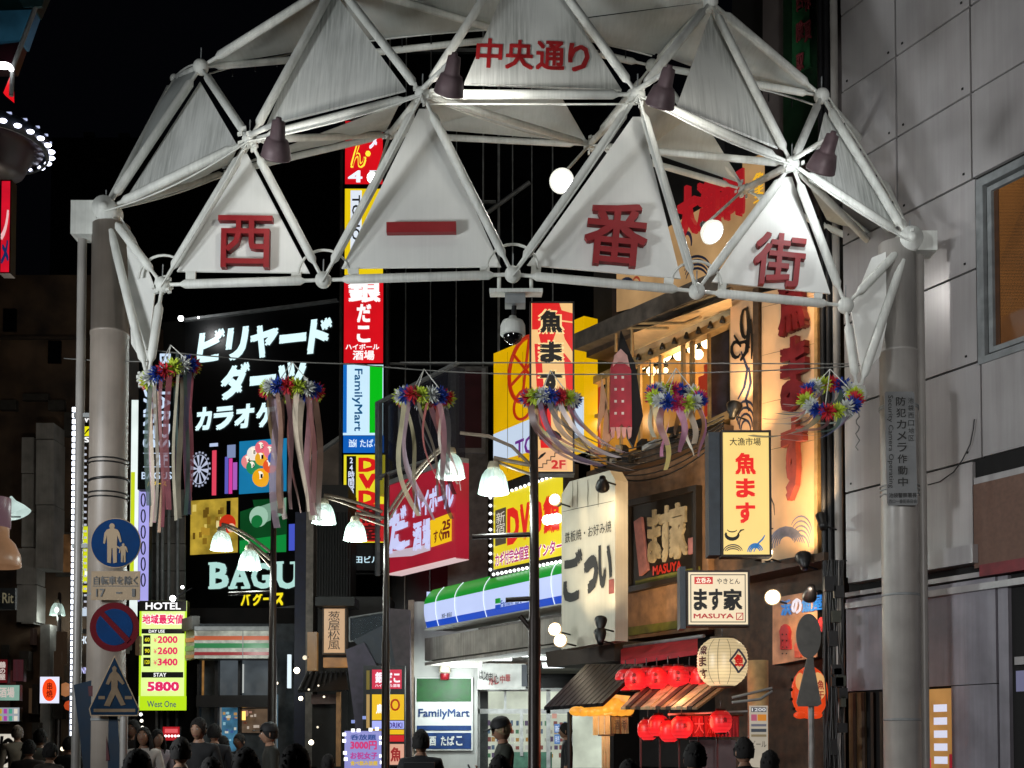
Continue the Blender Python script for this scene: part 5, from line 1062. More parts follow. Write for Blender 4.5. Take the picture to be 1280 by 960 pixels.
# lit shop front under it
sf = th('glass_shop_front', 'dim glass shop front with posters under the striped corner fascia', 'shop front', P(300, 932, 33))
pl = FP(33)
MB().slab(pl, (pl.uv(236, 900)[0], 0, pl.uv(368, 900)[0], pl.uv(300, 775)[1]), -1.5, -1).build('back_wall', mat('dim shop interior', '#50565a', .8), sf)
panel(pl, 270, 824, 335, 869, -.9, -.88, em('#5c646a', .55, True, .6, 'dim lit interior', .9), sf, 'interior_panel'); panel(pl, 300, 830, 304, 866, -.8, -.7, em('#c0c4c0', .8), sf, 'reflection_tube')
panel(pl, 276, 884, 298, 950, -.9, -.88, em('#4a86a8', .55, True, .7, 'cool lit shelves', 3), sf, 'shelves'); panel(pl, 299, 886, 336, 916, -.9, -.88, em('#7a6450', .5, True, .6, 'warm lit poster', 3), sf, 'poster')
for x0, x1 in [(246, 249), (268, 272), (297, 300), (336, 340)]: panel(pl, x0, 822, x1, 958, -.2, .05, DARKM, sf, 'mullion')
panel(pl, 245, 869, 340, 884, -.3, .1, BLACKP, sf, 'transom')
panel(pl, 248, 824, 254, 870, -.5, -.4, em('#a87840', .8, False, .5), sf, 'warm_sliver'); panel(pl, 302, 889, 306, 900, -.5, -.4, em('#ffc060', 2), sf, 'warm_lamp'); panel(pl, 270, 884, 276, 930, -.5, -.4, em('#8a8a86', .6), sf, 'poster')
for k in range(24): panel(pl, *(lambda x, y: (x, y, x+random.uniform(2, 4), y+random.uniform(2, 4)))(random.uniform(278, 295), random.uniform(888, 945)), -.8, -.75, em(random.choice(['#a0d0e0', '#e0e0d0', '#4060a0', '#d0a060']), .6), sf, 'shelf_goods')
for k in range(10): panel(pl, *(lambda x, y: (x, y, x+random.uniform(2, 6), y+random.uniform(2, 4)))(random.uniform(300, 330), random.uniform(888, 910)), -.8, -.75, em(random.choice(['#c09080', '#e0d0c0', '#704030']), .5), sf, 'poster_print')
panel(pl, 359, 818, 363, 860, -.1, .05, em('#d8e8f0', 1.1), sf, 'white_tube'); panel(pl, 343, 868, 346, 950, -.1, .05, em('#5a7484', .6), sf, 'blue_tube')
# red glow sign and small lamps
t = sign('small_red_sign', 'small glowing red shop sign with a row of red bulbs at head height', FP(31), 203, 908, 225, 926, em('#a01820', 1.1, True), SK, .1, .01)
panel(FP(31), 206, 911, 222, 916, .004, .012, em('#e05a60', 1), t, 'lettering_band'); bulbs([(207+k*4, 920) for k in range(5)], FP(31), .03, t)
# old style pub front with hanging sign (centre left)
t = sign('wooden_hanging_sign', 'warm lit upright wooden sign with black brush script under a little roof', FP(26.5), 403, 759, 433, 818, em('#c89c70', .8, True, .15, 'warm paper panel', 2), WOODD, .3, .035)
tx('葱屋松風', FP(26.5), 410, 764, 425, 812, BLK, t, vert=True, bold=.0, n=.02)
panel(FP(26.4), 394, 746, 443, 757, -.5, .3, mat('black tiled roof', '#121212', .6), t, 'little_roof')
pb_ = th('old_pub_front', 'small dark pub front with a tiled canopy and timber posts', 'pub', P(420, 932, 27))
pl = FP(27); MB().slab(pl, (pl.uv(484, 900)[0]-3.9*.0-.98, 0, pl.uv(484, 900)[0], pl.uv(450, 742)[1]), -1.6, -.55).build('wall', mat('ribbed dark cladding', '#1d1d1b', .7, 0, .4, 5), pb_); MB().slab(pl, (pl.uv(392, 900)[0], 0, pl.uv(430, 900)[0], pl.uv(410, 600)[1]), -2, -.5).build('wall', mat('ribbed dark cladding', '#1d1d1b', .7, 0, .4, 5), pb_)
for k in range(13): panel(pl, 396+k*3.4, 640, 397.2+k*3.4, 745, -.5, -.44, mat('dark rib', '#0c0c0c', .7), pb_, 'rib')
MB().add([P(372, 866, 26.4), P(436, 862, 26.0), P(432, 840, 27), P(384, 843, 27)], [(0, 1, 2, 3)]).build('canopy_tiles', mat('black tiled roof', '#121212', .6), pb_)
for k in range(9): a = P(374+k*7.5, 865, 26.35); b = P(385+k*5.8, 842, 27); MB().tube([a + V((0, 0, .03)), b + V((0, 0, .03))], .035, 5).build('tile_roll', mat('dark tile', '#26282a', .5), pb_)
panel(FP(26.6), 389, 868, 422, 880, -.1, .0, mat('brown signband', '#4a3430', .6), pb_, 'sign_band'); panel(FP(26.6), 420, 865, 425, 958, -.1, .05, mat('warm timber post', '#9a7048', .6), pb_, 'timber_post'); panel(FP(26.6), 390, 880, 421, 958, -.3, -.2, mat('dark doorway', '#0c0a08', .8), pb_, 'doorway')
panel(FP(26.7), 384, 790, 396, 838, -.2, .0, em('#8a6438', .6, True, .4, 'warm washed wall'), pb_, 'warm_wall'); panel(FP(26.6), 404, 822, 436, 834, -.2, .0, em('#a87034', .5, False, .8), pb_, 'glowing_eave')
gfr = FP(26.0); MB().prism(gfr, [gfr.uv(*p) for p in [(437, 772), (487, 763), (487, 799), (437, 802)]], -.1, -.02).build('glass_balustrade', glass('grey glass', (.08, .1, .12), .05, .5), pb_)
for a, b in [((437, 772), (482, 765)), ((437, 802), (482, 795)), ((437, 772), (437, 802))]: MB().tube([gfr.hit(*a), gfr.hit(*b)], .02, 5).build('rail', GALV, pb_)
lw = th('purple_grey_wing_wall', 'leaning grey purple wing wall beside the small tenant directory', 'wall', P(450, 932, 25.5))
pl = FP(25.6); MB().prism(pl, [pl.uv(*p) for p in [(432, 812), (455, 803), (470, 830), (455, 958), (450, 958)]], -.3, 0).build('wall_face', mat('purple grey wall', '#4c4656', .6), lw); MB().prism(pl, [pl.uv(*p) for p in [(494, 830), (482, 760), (512, 762), (514, 958), (500, 958)]], -.3, 0).build('wall_face', mat('purple grey pillar', '#4a4044', .6, 0, .3), lw)
MB().prism(pl.shift(-.1), [pl.uv(*p) for p in [(440, 800), (500, 770), (500, 835), (470, 828)]], -.3, 0).build('blue_canopy', mat('slate blue canopy', '#28303c', .5), lw)
# tenant directory sign with strips
pl = FP(25)
t = sign('tenant_directory', 'small lit tenant directory with red and yellow panels at street level', pl, 454, 832, 506, 958, BLACKP, SK, .25, .0)
for r, c_ in [((465, 837, 502, 861), '#c8143c'), ((465, 868, 505, 900), '#e8b800'), ((465, 901, 505, 911), '#a8b0f4'), ((465, 912, 505, 918), '#e8b800'), ((465, 919, 505, 927), '#c8141c'), ((465, 930, 505, 956), '#d8a088'), ((458, 838, 462, 862), '#6a5a10'), ((458, 868, 462, 910), '#a88850')]: panel(pl, *r, .004, .012, em(c_, .95, True), t, 'tenant_panel')
tx('銀だこ', pl, 469, 840, 500, 854, em('#f4e8f0', 1), t, bold=.05, n=.02); tx('ハイボール酒場', pl, 469, 855, 500, 859, em('#f4e8f0', 1), t, bold=.02, n=.02); tx('TORIKI', pl, 480, 903, 503, 910, em('#402090', .8), t, bold=.03, n=.02)
for rr in (5,): MB().tube([pl.hit(494 + rr*math.sin(a), 881 - rr*1.3*math.cos(a), .02) for a in [2*math.pi*i/12 for i in range(13)]], .02, 4).build('wheel_mark', RW, t)
tx('鳥', pl, 470, 880, 480, 892, em('#ffffff', 1), t, bold=.03, n=.02); tx('魚', pl, 488, 934, 502, 952, em('#a02020', .8), t, bold=.04, n=.02)
# bulb framed price board
pl = FP(22)
t = sign('price_board', 'small lilac lit price board edged with square white bulbs', pl, 430, 913, 478, 975, em('#8c8cc8', 1, True, .1, 'lit lilac board', 2), SK, .2, .01)
tx('3000円', pl, 438, 926, 471, 937, em('#c83070', 1), t, bold=.05, n=.02); tx('呑放題', pl, 438, 918, 470, 925, em('#2a4a90', .8), t, bold=.03, n=.02); tx('お祝女子', pl, 438, 940, 472, 949, em('#b83890', .9), t, bold=.04, n=.02); tx('食べ飲み放題', pl, 438, 951, 472, 957, em('#d0b030', 1), t, bold=.04, n=.02)
WBL = em('#ffffff', 2.2)
for x, y in [(441, 913), (448, 913), (463, 912), (471, 911), (430, 918), (430, 926), (431, 941), (432, 949), (476, 922), (476, 929), (476, 945), (477, 953), (441, 902), (455, 897), (482, 895), (486, 907)]: panel(pl, x-2, y-2, x+2, y+2, .0, .05, WBL if y > 908 else em('#8898d8', .9), t, 'square_bulb')
# ================================================================ left side of the street
lb = th('brown_street_building', 'dark brown building with pale vertical slabs on the far side of the street', 'building', P(50, 932, 34))
pl = FP(34)
BRW = mat('dark brown facade', '#54402f', .8, 0, .5, 1); SLB = mat('pale vertical slab', '#908c86', .7, 0, .25, 2, streak=.3)
MB().slab(pl, (pl.uv(-60, 500)[0], 0, pl.uv(132, 500)[0], pl.uv(60, 330)[1]), -10, -.8).build('wall', BRW, lb)
for x0, x1, cuts in [(27, 42, (546, 592, 640, 684, 730, 780)), (45, 67, (528, 549, 631, 711)), (21, 46, (685, 731, 778)), (50, 62, (780, 860, 958))]:
    for y0, y1 in zip(cuts, cuts[1:]): panel(pl, x0, y0+.6, x1, y1-.6, -.6, random.uniform(.0, .05) + (.2 if x0 == 45 else 0), SLB, lb, 'facade_slab')
for x0, y0, x1, y1 in [(60, 500, 80, 512), (80, 515, 97, 545), (70, 665, 92, 720), (0, 500, 20, 512), (28, 492, 60, 500)]: panel(pl, x0, y0, x1, y1, -.8, -.6, mat('dim window frame', '#3a3630', .6), lb, 'window')
panel(pl, 76, 668, 91, 715, -.6, -.55, em('#6a4a2c', .45, False, .7), lb, 'lit_window')
for k in range(14): panel(pl, random.uniform(0, 100), 0, 0, 0, 0, 0, BRW, lb, 'x') if False else None
for y in (420,): panel(pl, -10, y, 120, y+3, -.8, -.65, mat('dim brown course', '#3a2c20', .8), lb, 'string_course')
for x, y in [(60, 440), (4, 400)]: panel(pl, x, y-14, x+16, y+14, -.8, -.72, mat('black window glass', '#08090b', .15, spec=.8), lb, 'window')
fb = th('distant_black_building', 'distant nearly black building below the night sky with faint rooftop panels', 'building', P(250, 932, 70))
pl = FP(70); MB().slab(pl, (pl.uv(60, 500)[0], 0, pl.uv(470, 500)[0], pl.uv(260, 172)[1]), -10, 0).build('wall', mat('near black wall', '#0b0b0a', .9, 0, .5, .5), fb)
for x, y in [(104, 165), (148, 166), (190, 178), (240, 172), (120, 197), (200, 200), (280, 205)]: panel(pl, x, y, x+13, y+5, 0, .3, mat('faint panel', '#34332a', .7), fb, 'roof_panel')
# neon drum sign, top corner
nd_ = th('round_neon_drum', 'dark round drum sign with two rings of bright white lights', 'neon sign', P(8, 240, 20))
pl = FP(20); c = P(-12, 183, 20.4)
MB().lathe(c, (0, 0, -1), [(-.32, 0), (-.32, .62), (-.1, .78), (.0, .86), (.1, .7), (.42, .55), (.48, .2), (.48, 0)], 32).build('drum_body', mat('maroon drum', '#2a0c12', .4), nd_)
for k in range(26):
    a = 2*math.pi*k/26; q = c + V((.99*math.cos(a), .99*math.sin(a), .02)); MB().ball(q, 1, 8, (.07, .05, .035)).build('drum_light', em('#e4e8ff', 5), nd_)
for k in range(22):
    a = 2*math.pi*k/22; q = c + V((.95*math.cos(a), .95*math.sin(a), .2)); MB().cbox(q, (1, 0, 0), (0, 0, 1), (0, -1, 0), .08, .03, .03).build('drum_light', em('#a0a8c8', 1.4), nd_)
MB().lathe(c, (0, 0, -1), [(-.22, .93), (-.18, .97), (.06, .95), (.06, .9)], 32).build('drum_rim', mat('blue grey rim', '#20262e', .4), nd_)
t = sign('corner_sign', 'small red lit triangular sign below the blue screens', FP(20), 0, 225, 14, 342, em('#d8142c', .9, True, .3, 'lit raspberry panel', 2), SK, .2, .02)
tx('ノ', FP(20), 1, 262, 11, 300, em('#f0c0c0', .9), t, bold=.05, n=.02); tx('メ', FP(20), 1, 300, 11, 330, em('#0c2a5a', .9), t, bold=.05, n=.02)
t = th('corner_screens', 'dim blue and teal screens on a slanted building corner above the neon drum', 'screen', P(10, 120, 21))
pl = FP(21)
for pts, m in [([(-20, -20), (58, -20), (44, 12), (-20, 12)], mat('teal hoarding', '#0c3a3c', .4, 0, .4, 1)), ([(-20, 14), (42, 12), (28, 52), (-20, 58)], em('#20465a', .55, True, .8, 'blue screen', 1)), ([(0, 52), (26, 50), (14, 84), (-20, 84)], mat('dim maroon glass', '#2a1018', .3))]: polyp(pl, pts, -.3, 0, m, t, 'screen_panel')
MB().tube([pl.hit(58, -20, .05), pl.hit(44, 10, .05), pl.hit(16, 84, .05), pl.hit(14, 120, .05)], .04, 6).build('edge_trim', GALV, t); polyp(pl, [(14, 92), (4, 116), (15, 125)], -.1, 0, em('#e0101c', 1), t, 'red_triangle')
MB().ball(pl.hit(4, 82, .2), .08, 8, (2, 1, .7)).build('lamp', em('#ffffff', 6), t); MB().ball(pl.hit(14, 86, .2), .05, 8).build('lamp', em('#ffffff', 4), t); polyp(pl, [(20, -10), (58, -14), (52, 8), (28, 8)], .05, .1, mat('teal grey box', '#2c4a4c', .4), t, 'projecting_box')
# led strips and slivers between the pipe and the post
t = th('led_light_strip', 'vertical strip of bright white led points beside the gateway pipe', 'led strip', P(96, 950, 22))
for k in range(60): 
    q = P(93.5 - k*.05, 512 + k*7.5, 22); MB().cbox(q, (1, 0, 0), (0, 0, 1), (0, -1, 0), .085, .075, .03).build('led', em('#eef4ff', 4 if k % 4 else 7), t)
MB().cbox(P(92.5, 735, 22.1), (1, 0, 0), (0, 0, 1), (0, -1, 0), .10, 6.6, .04).build('backing', em('#8a90a0', .5), t)
for k in range(26): MB().cbox(P(106.5, 560 + k*8, 22), (1, 0, 0), (0, 0, 1), (0, -1, 0), .04, .035, .03).build('led', em('#a8acb8', 1.2), t)
t = sign('sliver_sign', 'yellow and black slivers of a lit sign seen between the pipe and the post', FP(30), 104, 520, 117, 555, BLACKP, SK, .2, 0)
tx('W', FP(30), 105, 521, 116, 528, em('#ffffff', 1), t, bold=.03, n=.02); panel(FP(30), 104, 533, 117, 545, .004, .01, em('#e8e010', 1), t, 'yellow_block'); tx('S', FP(30), 105, 546, 112, 553, em('#ffffff', 1), t, bold=.03, n=.02); brush(FP(30), [(106, 543), (110, 538), (115, 534)], .02, .02, BLK, t)
t = sign('sliver_sign', 'taller lime yellow sliver sign between the pipe and the post', FP(30.5), 102, 658, 118, 728, em('#d0d810', 1, True, .1, 'lit acid panel', 1), SK, .2, 0)
tx('上', FP(30.5), 106, 684, 117, 720, em('#f4f8e8', 1.1), t, bold=.05, n=.02)
for y0, y1, c_ in [(732, 740, '#e8e010'), (744, 752, '#202020'), (760, 770, '#c8d8e8'), (786, 792, '#181818')]: panel(FP(30.5), 102, y0, 113, y1, 0, .02, em(c_, .9), t, 'strip_block')
tx('HO', FP(30.4), 101, 795, 111, 805, em('#e8f4ff', 1), t, bold=.04, n=.05); tx('INN', FP(30.4), 100, 834, 110, 842, em('#c8c8ff', 1), t, bold=.03, n=.05)
# orange face lantern sign, far
t = sign('white_box_sign', 'small white lit box sign with an orange red oval emblem', FP(32), 50, 846, 74, 879, em('#dfe0f4', 1.1, True), SK, .15, .0)
disc(FP(32), 62, 862.5, .19, em('#f04818', 1.1), .02, t, 'emblem', .95); MB().prism(FP(32), [(FP(32).uv(62, 862.5)[0] + .2*math.cos(2*math.pi*k/24)*.95, FP(32).uv(62, 862.5)[1] + .3*math.sin(2*math.pi*k/24)) for k in range(24)], .005, .012).build('oval', em('#f04818', 1.1), t); tx('串焼', FP(32), 58, 853, 66, 872, em('#7a1408', .7), t, bold=.02, n=.03, vert=True)
for lb_, x0, y0, x1, y1, c_, ch in [('dark red shop banner with white characters far along the street', -4, 824, 10, 854, '#5a1418', '鶴の屋'), ('pale green lit window sign below the dark red banners', -4, 856, 25, 876, '#90b8a8', '酒場'), ('grid of small coloured lit windows beside the mint sign', -4, 884, 25, 902, '#a8b0b8', ''), ('second dark red banner with grey stripes', 16, 824, 30, 852, '#4a1216', ''), ('bright white shop front with a brush mark behind the walking crowd', -4, 917, 18, 960, '#e8e0d0', 'り')]:
    t = sign('far_shop_sign', lb_, FP(31), x0, y0, x1, y1, em(c_, .75, y0 > 900, .2, None), SK, .15, .01)
    if ch: tx(ch, FP(31), x0+3, y0+3, x1-3 if x1 < 12 else x0+22, y1-4, em('#d8c8c0', .8) if ch != 'り' else BLK, t, bold=.03, n=.02, vert=len(ch) > 2)
    else:
        for k in range(8): panel(FP(31), x0+2+(k % 4)*6.5, y0+2+(k//4)*9, x0+6+(k % 4)*6.5, y0+8+(k//4)*9, .004, .02, em(['#c8a830', '#b048a8', '#50a890', '#e8e0d0'][k % 4], .8), t, 'lit_pane') if y0 > 880 else panel(FP(31), x0+1+k*1.6, y0, x0+1.6+k*1.6, y1, .004, .01, em('#3a3036', .6), t, 'stripe')
t = th('far_arcade_front', 'jumble of dark stalls and posts at the far end of the street', 'shop front', P(60, 932, 36))
for k in range(34):
    x = random.uniform(-5, 175); w_ = random.uniform(3, 12); y = random.uniform(770, 905); panel(FP(34 + random.uniform(-1, 1.5)), x, y, x+w_, y + random.uniform(12, 60), -.3, 0, em(random.choice(['#241a16', '#1a1c20', '#30241a', '#3a1a18', '#3c3a34', '#151210', '#4a3828']), .55) if k % 3 else mat('stall wall', '#2c2620', .8), t, 'stall_panel')
panel(FP(36), -10, 760, 420, 975, -.5, -.3, mat('dim street end', '#1c1816', .8, 0, .6, 1), t, 'back_wall')
for x, y, r, c_ in [(64, 938, .06, '#ffffff'), (78, 936, .06, '#fff0d0'), (82, 862, .2, '#a87048'), (86, 882, .14, '#c04820'), (176, 893, .05, '#ffffff'), (177, 901, .05, '#f8f0e0'), (178, 909, .04, '#f8f0e0')]: MB().ball(P(x, y, 33), r, 8).build('lamp_globe', em(c_, 2 if r < .1 else .8), t)
# extra small lamps over the old pub
for x, y, r, s_ in [(371, 838, .065, 9), (376, 873, .045, 9), (381, 822, .05, .8), (389, 928, .055, 7), (386, 862, .025, 1), (405, 871, .025, 1.5), (397, 909, .025, 1), (346, 854, .03, 3), (398, 857, .02, 1.5)]:
    t = th('globe_lamp', f'small round warm lamp { {838: "brightest, over the pub canopy corner", 873: "second brightest, under the canopy corner", 928: "low by the parked bicycle", 822: "faint one on the warm grey pillar", 862: "tiny one at the canopy tile edge", 871: "on the brown sign band", 909: "in front of the dark pub doorway", 854: "tiny one beside the white tube", 857: "dim one on the canopy tiles"}[y] }', 'lamp', P(x, y, 25.5), 'small lamps at the old pub front'); MB().ball(P(x, y, 25.5), r, 10).build('globe', em('#fff0d4', s_), t); MB().tube([P(x, y, 25.5), P(x, y, 25.5) + V((0, .5, .05))], .01, 5).build('wire', BLACKP, t)
light(t, 'POINT', P(372, 842, 25.2), 12, (1, .85, .6), .1)
# ================================================================ street lamps with bell glass shades
GLS = em('#cfe6dc', .5, False, .25, 'glowing bell glass', 9); GLS.node_tree.nodes['Principled BSDF'].inputs['Alpha'].default_value = .62; CORE = em('#ffffff', 5)
PBR = mat('dark brown lamp post', '#2a211d', .35, .3, .15); ARMM = mat('pale brown lamp arm', '#8a7c6c', .4, .3, .15)
def bell(parent, c, s=1.0, pw=40):
    s *= .88
    c = V(c); prof = [(-.02, .05), (0, .08), (.03, .12), (.10, .165), (.20, .195), (.32, .215), (.36, .225)]
    MB().lathe(c, (0, 0, -1), [(h*s, r*s) for h, r in prof], 20).build('bell_shade', GLS, parent)
    k = MB()
    for i in range(8):
        a = 2*math.pi*i/8; k.tube([c + V((math.cos(a)*(r+.003)*s, math.sin(a)*(r+.003)*s, -h*s)) for h, r in prof], .004*s, 4)
    k.build('shade_ribs', em('#a8c8bc', .9), parent)['kind'] = 'stuff'
    MB().lathe(c, (0, 0, -1), [(-.10*s, .03*s), (-.10*s, .07*s), (-.03*s, .09*s), (0, .09*s), (0, 0)], 14).build('shade_cap', mat('cream cap', '#b0a890', .4), parent)
    MB().ball(c - V((0, 0, .2*s)), .09*s, 10).build('lamp_core', CORE, parent)
    light(parent, 'POINT', c - V((0, 0, .42*s)), pw, (.88, 1, .95), .12)
def lamppost(label, px, Y, ytop, arms, r=.075, pw=40, finials=()):
    base = P(px, 932, Y); base.z = 0
    t = th('street_lamp', label, 'street lamp', base, 'street lamps with glass bell shades')
    top = P(px, ytop, Y); MB().lathe(base, (0, 0, 1), [(0, r*1.5), (.5, r*1.4), (.55, r*1.1), (3.2, r*1.05), (3.25, r*.9), (top.z, r*.62), (top.z+.05, 0)], 16).build('pole', PBR, t)
    for (bx, by), (kx, ky), s_, ar in arms:
        e = P(bx, by, Y); k = P(kx, ky, Y); pts = []
        a0, a1, a2 = V(k), V(((k.x*.35+e.x*.65), Y, max(k.z, e.z) + abs(e.x-k.x)*.12)), e + V((0, 0, .14*s_))
        for i in range(13): u = i/12; pts.append(a0*(1-u)**2 + a1*2*u*(1-u) + a2*u*u)
        MB().tube(pts, .028, 7).build('arm', ARMM, t); MB().tube([p - V((0, 0, .12 - .09*i/12)) for i, p in enumerate(pts)], .02, 6).build('arm_brace', ARMM, t)
        bell(t, e, s_, pw)
    for (x0, y0, x1, y1) in finials: MB().tube([P(x0, y0, Y), P(x1, y1, Y)], .035, 6).build('side_bar', PBR, t)
    return t
lamppost('dark street lamp post in front of the convenience store, nearest of the bell lamps', 668, 15.2, 520, [((617, 586), (666, 582), 1.0, 1)], .075, 100, [(668, 748, 632, 750), (668, 792, 650, 770), (668, 668, 590, 671)])
MB().tube([P(575, 541, 15.2), P(610, 545, 15.2), P(640, 558, 15.2), P(664, 582, 15.2)], .022, 8).build('long_arm', ARMM, NEW[-1].parent if NEW[-1].parent else None)
lamppost('slim street lamp post with two arms, beside the red pub billboard', 482, 18.5, 595, [((444, 652), (483, 648), .92, 1), ((405, 630), (478, 640), .95, 1), ((563, 568), (486, 640), 1.15, 1)], .06, 90)
lamppost('street lamp post with two bell shades in front of the big black billiards sign', 340, 22, 640, [((277, 665), (338, 690), 1.05, 1), ((312, 688), (338, 700), 1.1, 1)], .08, 90, [(340, 740, 286, 742)])
lamppost('small far street lamp between the led strip and the brown building', 72, 34, 742, [((72, 754), (72, 750), 1.1, 1)], .08, 40)
t = th('flared_lamp', 'half seen flared white lamp shade at the edge by the brown building', 'lamp', P(20, 932, 20)); c = P(20, 634, 20)
MB().lathe(c, V((.5, 0, -1)), [(-.2, .02), (-.1, .05), (.02, .14), (.14, .2)], 16).build('flared_shade', em('#c8ded8', .9, False, .3), t); MB().tube([P(0, 646, 20), P(26, 646, 20)], .015, 6).build('rim_bar', GALV, t)
light(t, 'POINT', P(30, 640, 24), 240, (1, .85, .7), .2)
t = th('cream_lamp', 'big cream bell lamp partly in view below the flared white shade', 'lamp', P(-5, 932, 18)); c = P(-6, 672, 18)
MB().lathe(c, (0, 0, -1), [(-.15, .2), (0, .2), (.08, .28), (.25, .36), (.42, .38), (.44, .36)], 22).build('bell_body', em('#a07858', .5, False, .3), t); MB().lathe(c + V((0, 0, .6)), (0, 0, -1), [(0, .22), (.45, .22), (.45, 0)], 20).build('neck', em('#6a5058', .6), t); MB().ball(P(3, 636, 18), .06, 8).build('knob', em('#e8a068', 1), t)
t = sign('round_end_sign', 'dark shop plate with the letters Rit beneath the cream lamp', FP(24), -10, 735, 19, 762, mat('charcoal plate', '#24272a', .5), SK, .1, 0); tx('Rit', FP(24), 3, 741, 17, 754, em('#6a6450', .8), t, bold=.01, n=.02)
# ================================================================ road signs on the near post
YS = 14.1; pl = FP(YS)
def post_sign(name, label, build):
    t = th(name, label, 'road sign', P(145, 932, YS)); build(t); return t
SBL = mat('road sign blue', '#0c2e58', .8, 0, .1, spec=.08); SWT = mat('road sign white', '#94826c', .8, 0, .06, spec=.1); SRD = mat('road sign red', '#54121a', .8, 0, .1, spec=.08); SDK = mat('road sign dark text', '#15120f', .5)
def rdisc(par, x, y, rpx, m, n0, n1, name='disc'):
    c = pl.uv(x, y); r = rpx/F_PX*YS; MB().prism(pl, [(c[0] + r*math.cos(2*math.pi*k/40), c[1] + r*math.sin(2*math.pi*k/40)) for k in range(40)], n0, n1).build(name, m, par)
def person_pic(par, cx, cy, h, m, n=.02, name='pictogram'):
    s_ = h/100; pts = [(0, -50), (5, -48), (7, -43), (5, -37), (14, -34), (19, -26), (24, -4), (20, -2), (13, -20), (12, 6), (12, 48), (3, 50), (1, 12), (-1, 12), (-3, 50), (-12, 48), (-12, 6), (-13, -20), (-18, 2), (-22, 0), (-19, -26), (-13, -34), (-5, -37), (-7, -43), (-5, -48)]
    polyp(pl, [(cx + x*s_, cy + y*s_) for x, y in pts], n-.006, n, m, par, name)
def b_(t):
    rdisc(t, 145, 679, 31.5, SWT, 0, .012, 'rim'); rdisc(t, 145, 679, 30.5, SBL, .012, .018); person_pic(t, 140, 679, 50, SWT, .026); person_pic(t, 154, 691, 24, SWT, .026); brush(pl, [(147, 683), (149, 685), (152, 686)], .028, .012, SWT, t, 'joined_hands')
post_sign('round_road_sign', 'round blue pedestrians only sign with adult and child on the gateway post', b_)
def b_(t):
    panel(pl, 114, 714, 175, 750, 0, .012, SWT, t, 'plate'); tx('自転車を除く', pl, 117, 720, 172, 731, SDK, t, bold=.02, n=.02); panel(pl, 116, 732, 173, 733, .012, .018, SDK, t, 'rule_line'); tx('17', pl, 120, 736, 131, 746, SDK, t, bold=.02, n=.02); tx('-', pl, 145, 740, 152, 742, SDK, t, bold=.02, n=.02); tx('1', pl, 165, 736, 169, 746, SDK, t, bold=.02, n=.02)
post_sign('sign_plate', 'rectangular supplementary plate with cycles and hours text under the blue sign', b_)
def b_(t):
    rdisc(t, 143.5, 784, 31, SRD, 0, .012, 'red_disc'); rdisc(t, 143.5, 784, 23, SBL, .012, .018)
    polyp(pl, [(125, 769), (130, 765), (163, 799), (158, 804)], .018, .024, SRD, t, 'slash')
post_sign('round_road_sign', 'round red and blue no parking sign below the hours plate', b_)
def b_(t):
    polyp(pl, [(143, 819), (174, 886), (172, 895), (113, 895), (111, 886)], -.01, .006, SWT, t, 'rim'); polyp(pl, [(143, 822), (172.5, 886), (171, 893.5), (114, 893.5), (112.5, 886)], .006, .012, mat('dull sign blue', '#14283c', .8, spec=.08), t, 'face')
    G_ = mat('road sign tan white', '#6e5e4c', .8, spec=.1)  # tan tone, darker than the other sign white
    polyp(pl, [(143, 832), (146, 835), (145, 839), (149, 843), (156, 854), (153, 856), (147, 850), (147, 860), (157, 881), (151, 882), (144, 868), (137, 883), (130, 882), (139, 862), (139, 850), (136, 856), (132, 855), (137, 843), (141, 839), (140, 835)], .013, .02, G_, t, 'pictogram')
    for x0, x1 in ((123, 131), (156, 165)): panel(pl, x0, 870, x1, 874, .013, .018, G_, t, 'crossing_bar')
    panel(pl, 117, 886, 169, 890, .013, .018, G_, t, 'crossing_bar')
    q = P(155, 900, YS+.05); MB().tube([(q.x, q.y, 0), (q.x, q.y, q.z+.1)], .045, 10).build('pole', POSTM, t)
post_sign('triangular_road_sign', 'blue pedestrian crossing sign on a short pole below the no parking sign', b_)
t = th('banner_flag', 'dark blue leaning cloth banner with maroon blocks beside the crossing sign', 'banner', P(120, 960, 14.3)); pb2 = FP(14.25)
polyp(pb2, [(92, 856), (120, 849), (144, 860), (152, 975), (106, 975)], -.02, 0, mat('navy cloth banner', '#0c2438', .8, 0, .2), t, 'cloth')
for pts in ([(110, 858), (122, 856), (126, 872), (111, 870)], [(115, 895), (129, 895), (129, 906), (116, 906)], [(116, 924), (133, 920), (137, 950), (119, 955)]): polyp(pb2, pts, 0, .01, mat('maroon block', '#4a141c', .7), t, 'printed_block')
for pts, y in (([(112, 600)], 594), ([], 616)): pass
for y in (570.5, 575.5, 596, 613, 619): cable('post_tie', {570.5: 'upper stitched tie band around the gateway post', 575.5: 'band just under the upper stitched tie', 596: 'thick black strap round the gateway post', 613: 'lower stitched tie band around the gateway post', 619: 'lowest thin band round the gateway post'}[y], [V((PL_.x + (PL_r+.006)*math.cos(a), PL_.y + (PL_r+.006)*math.sin(a), P(139, y, 14.2).z + (.02*math.cos(a) if y == 596 else 0))) for a in [2*math.pi*i/24 for i in range(25)]], .01 if y != 596 else .016, BLACKP, 'strap', 'bands round the gateway post')
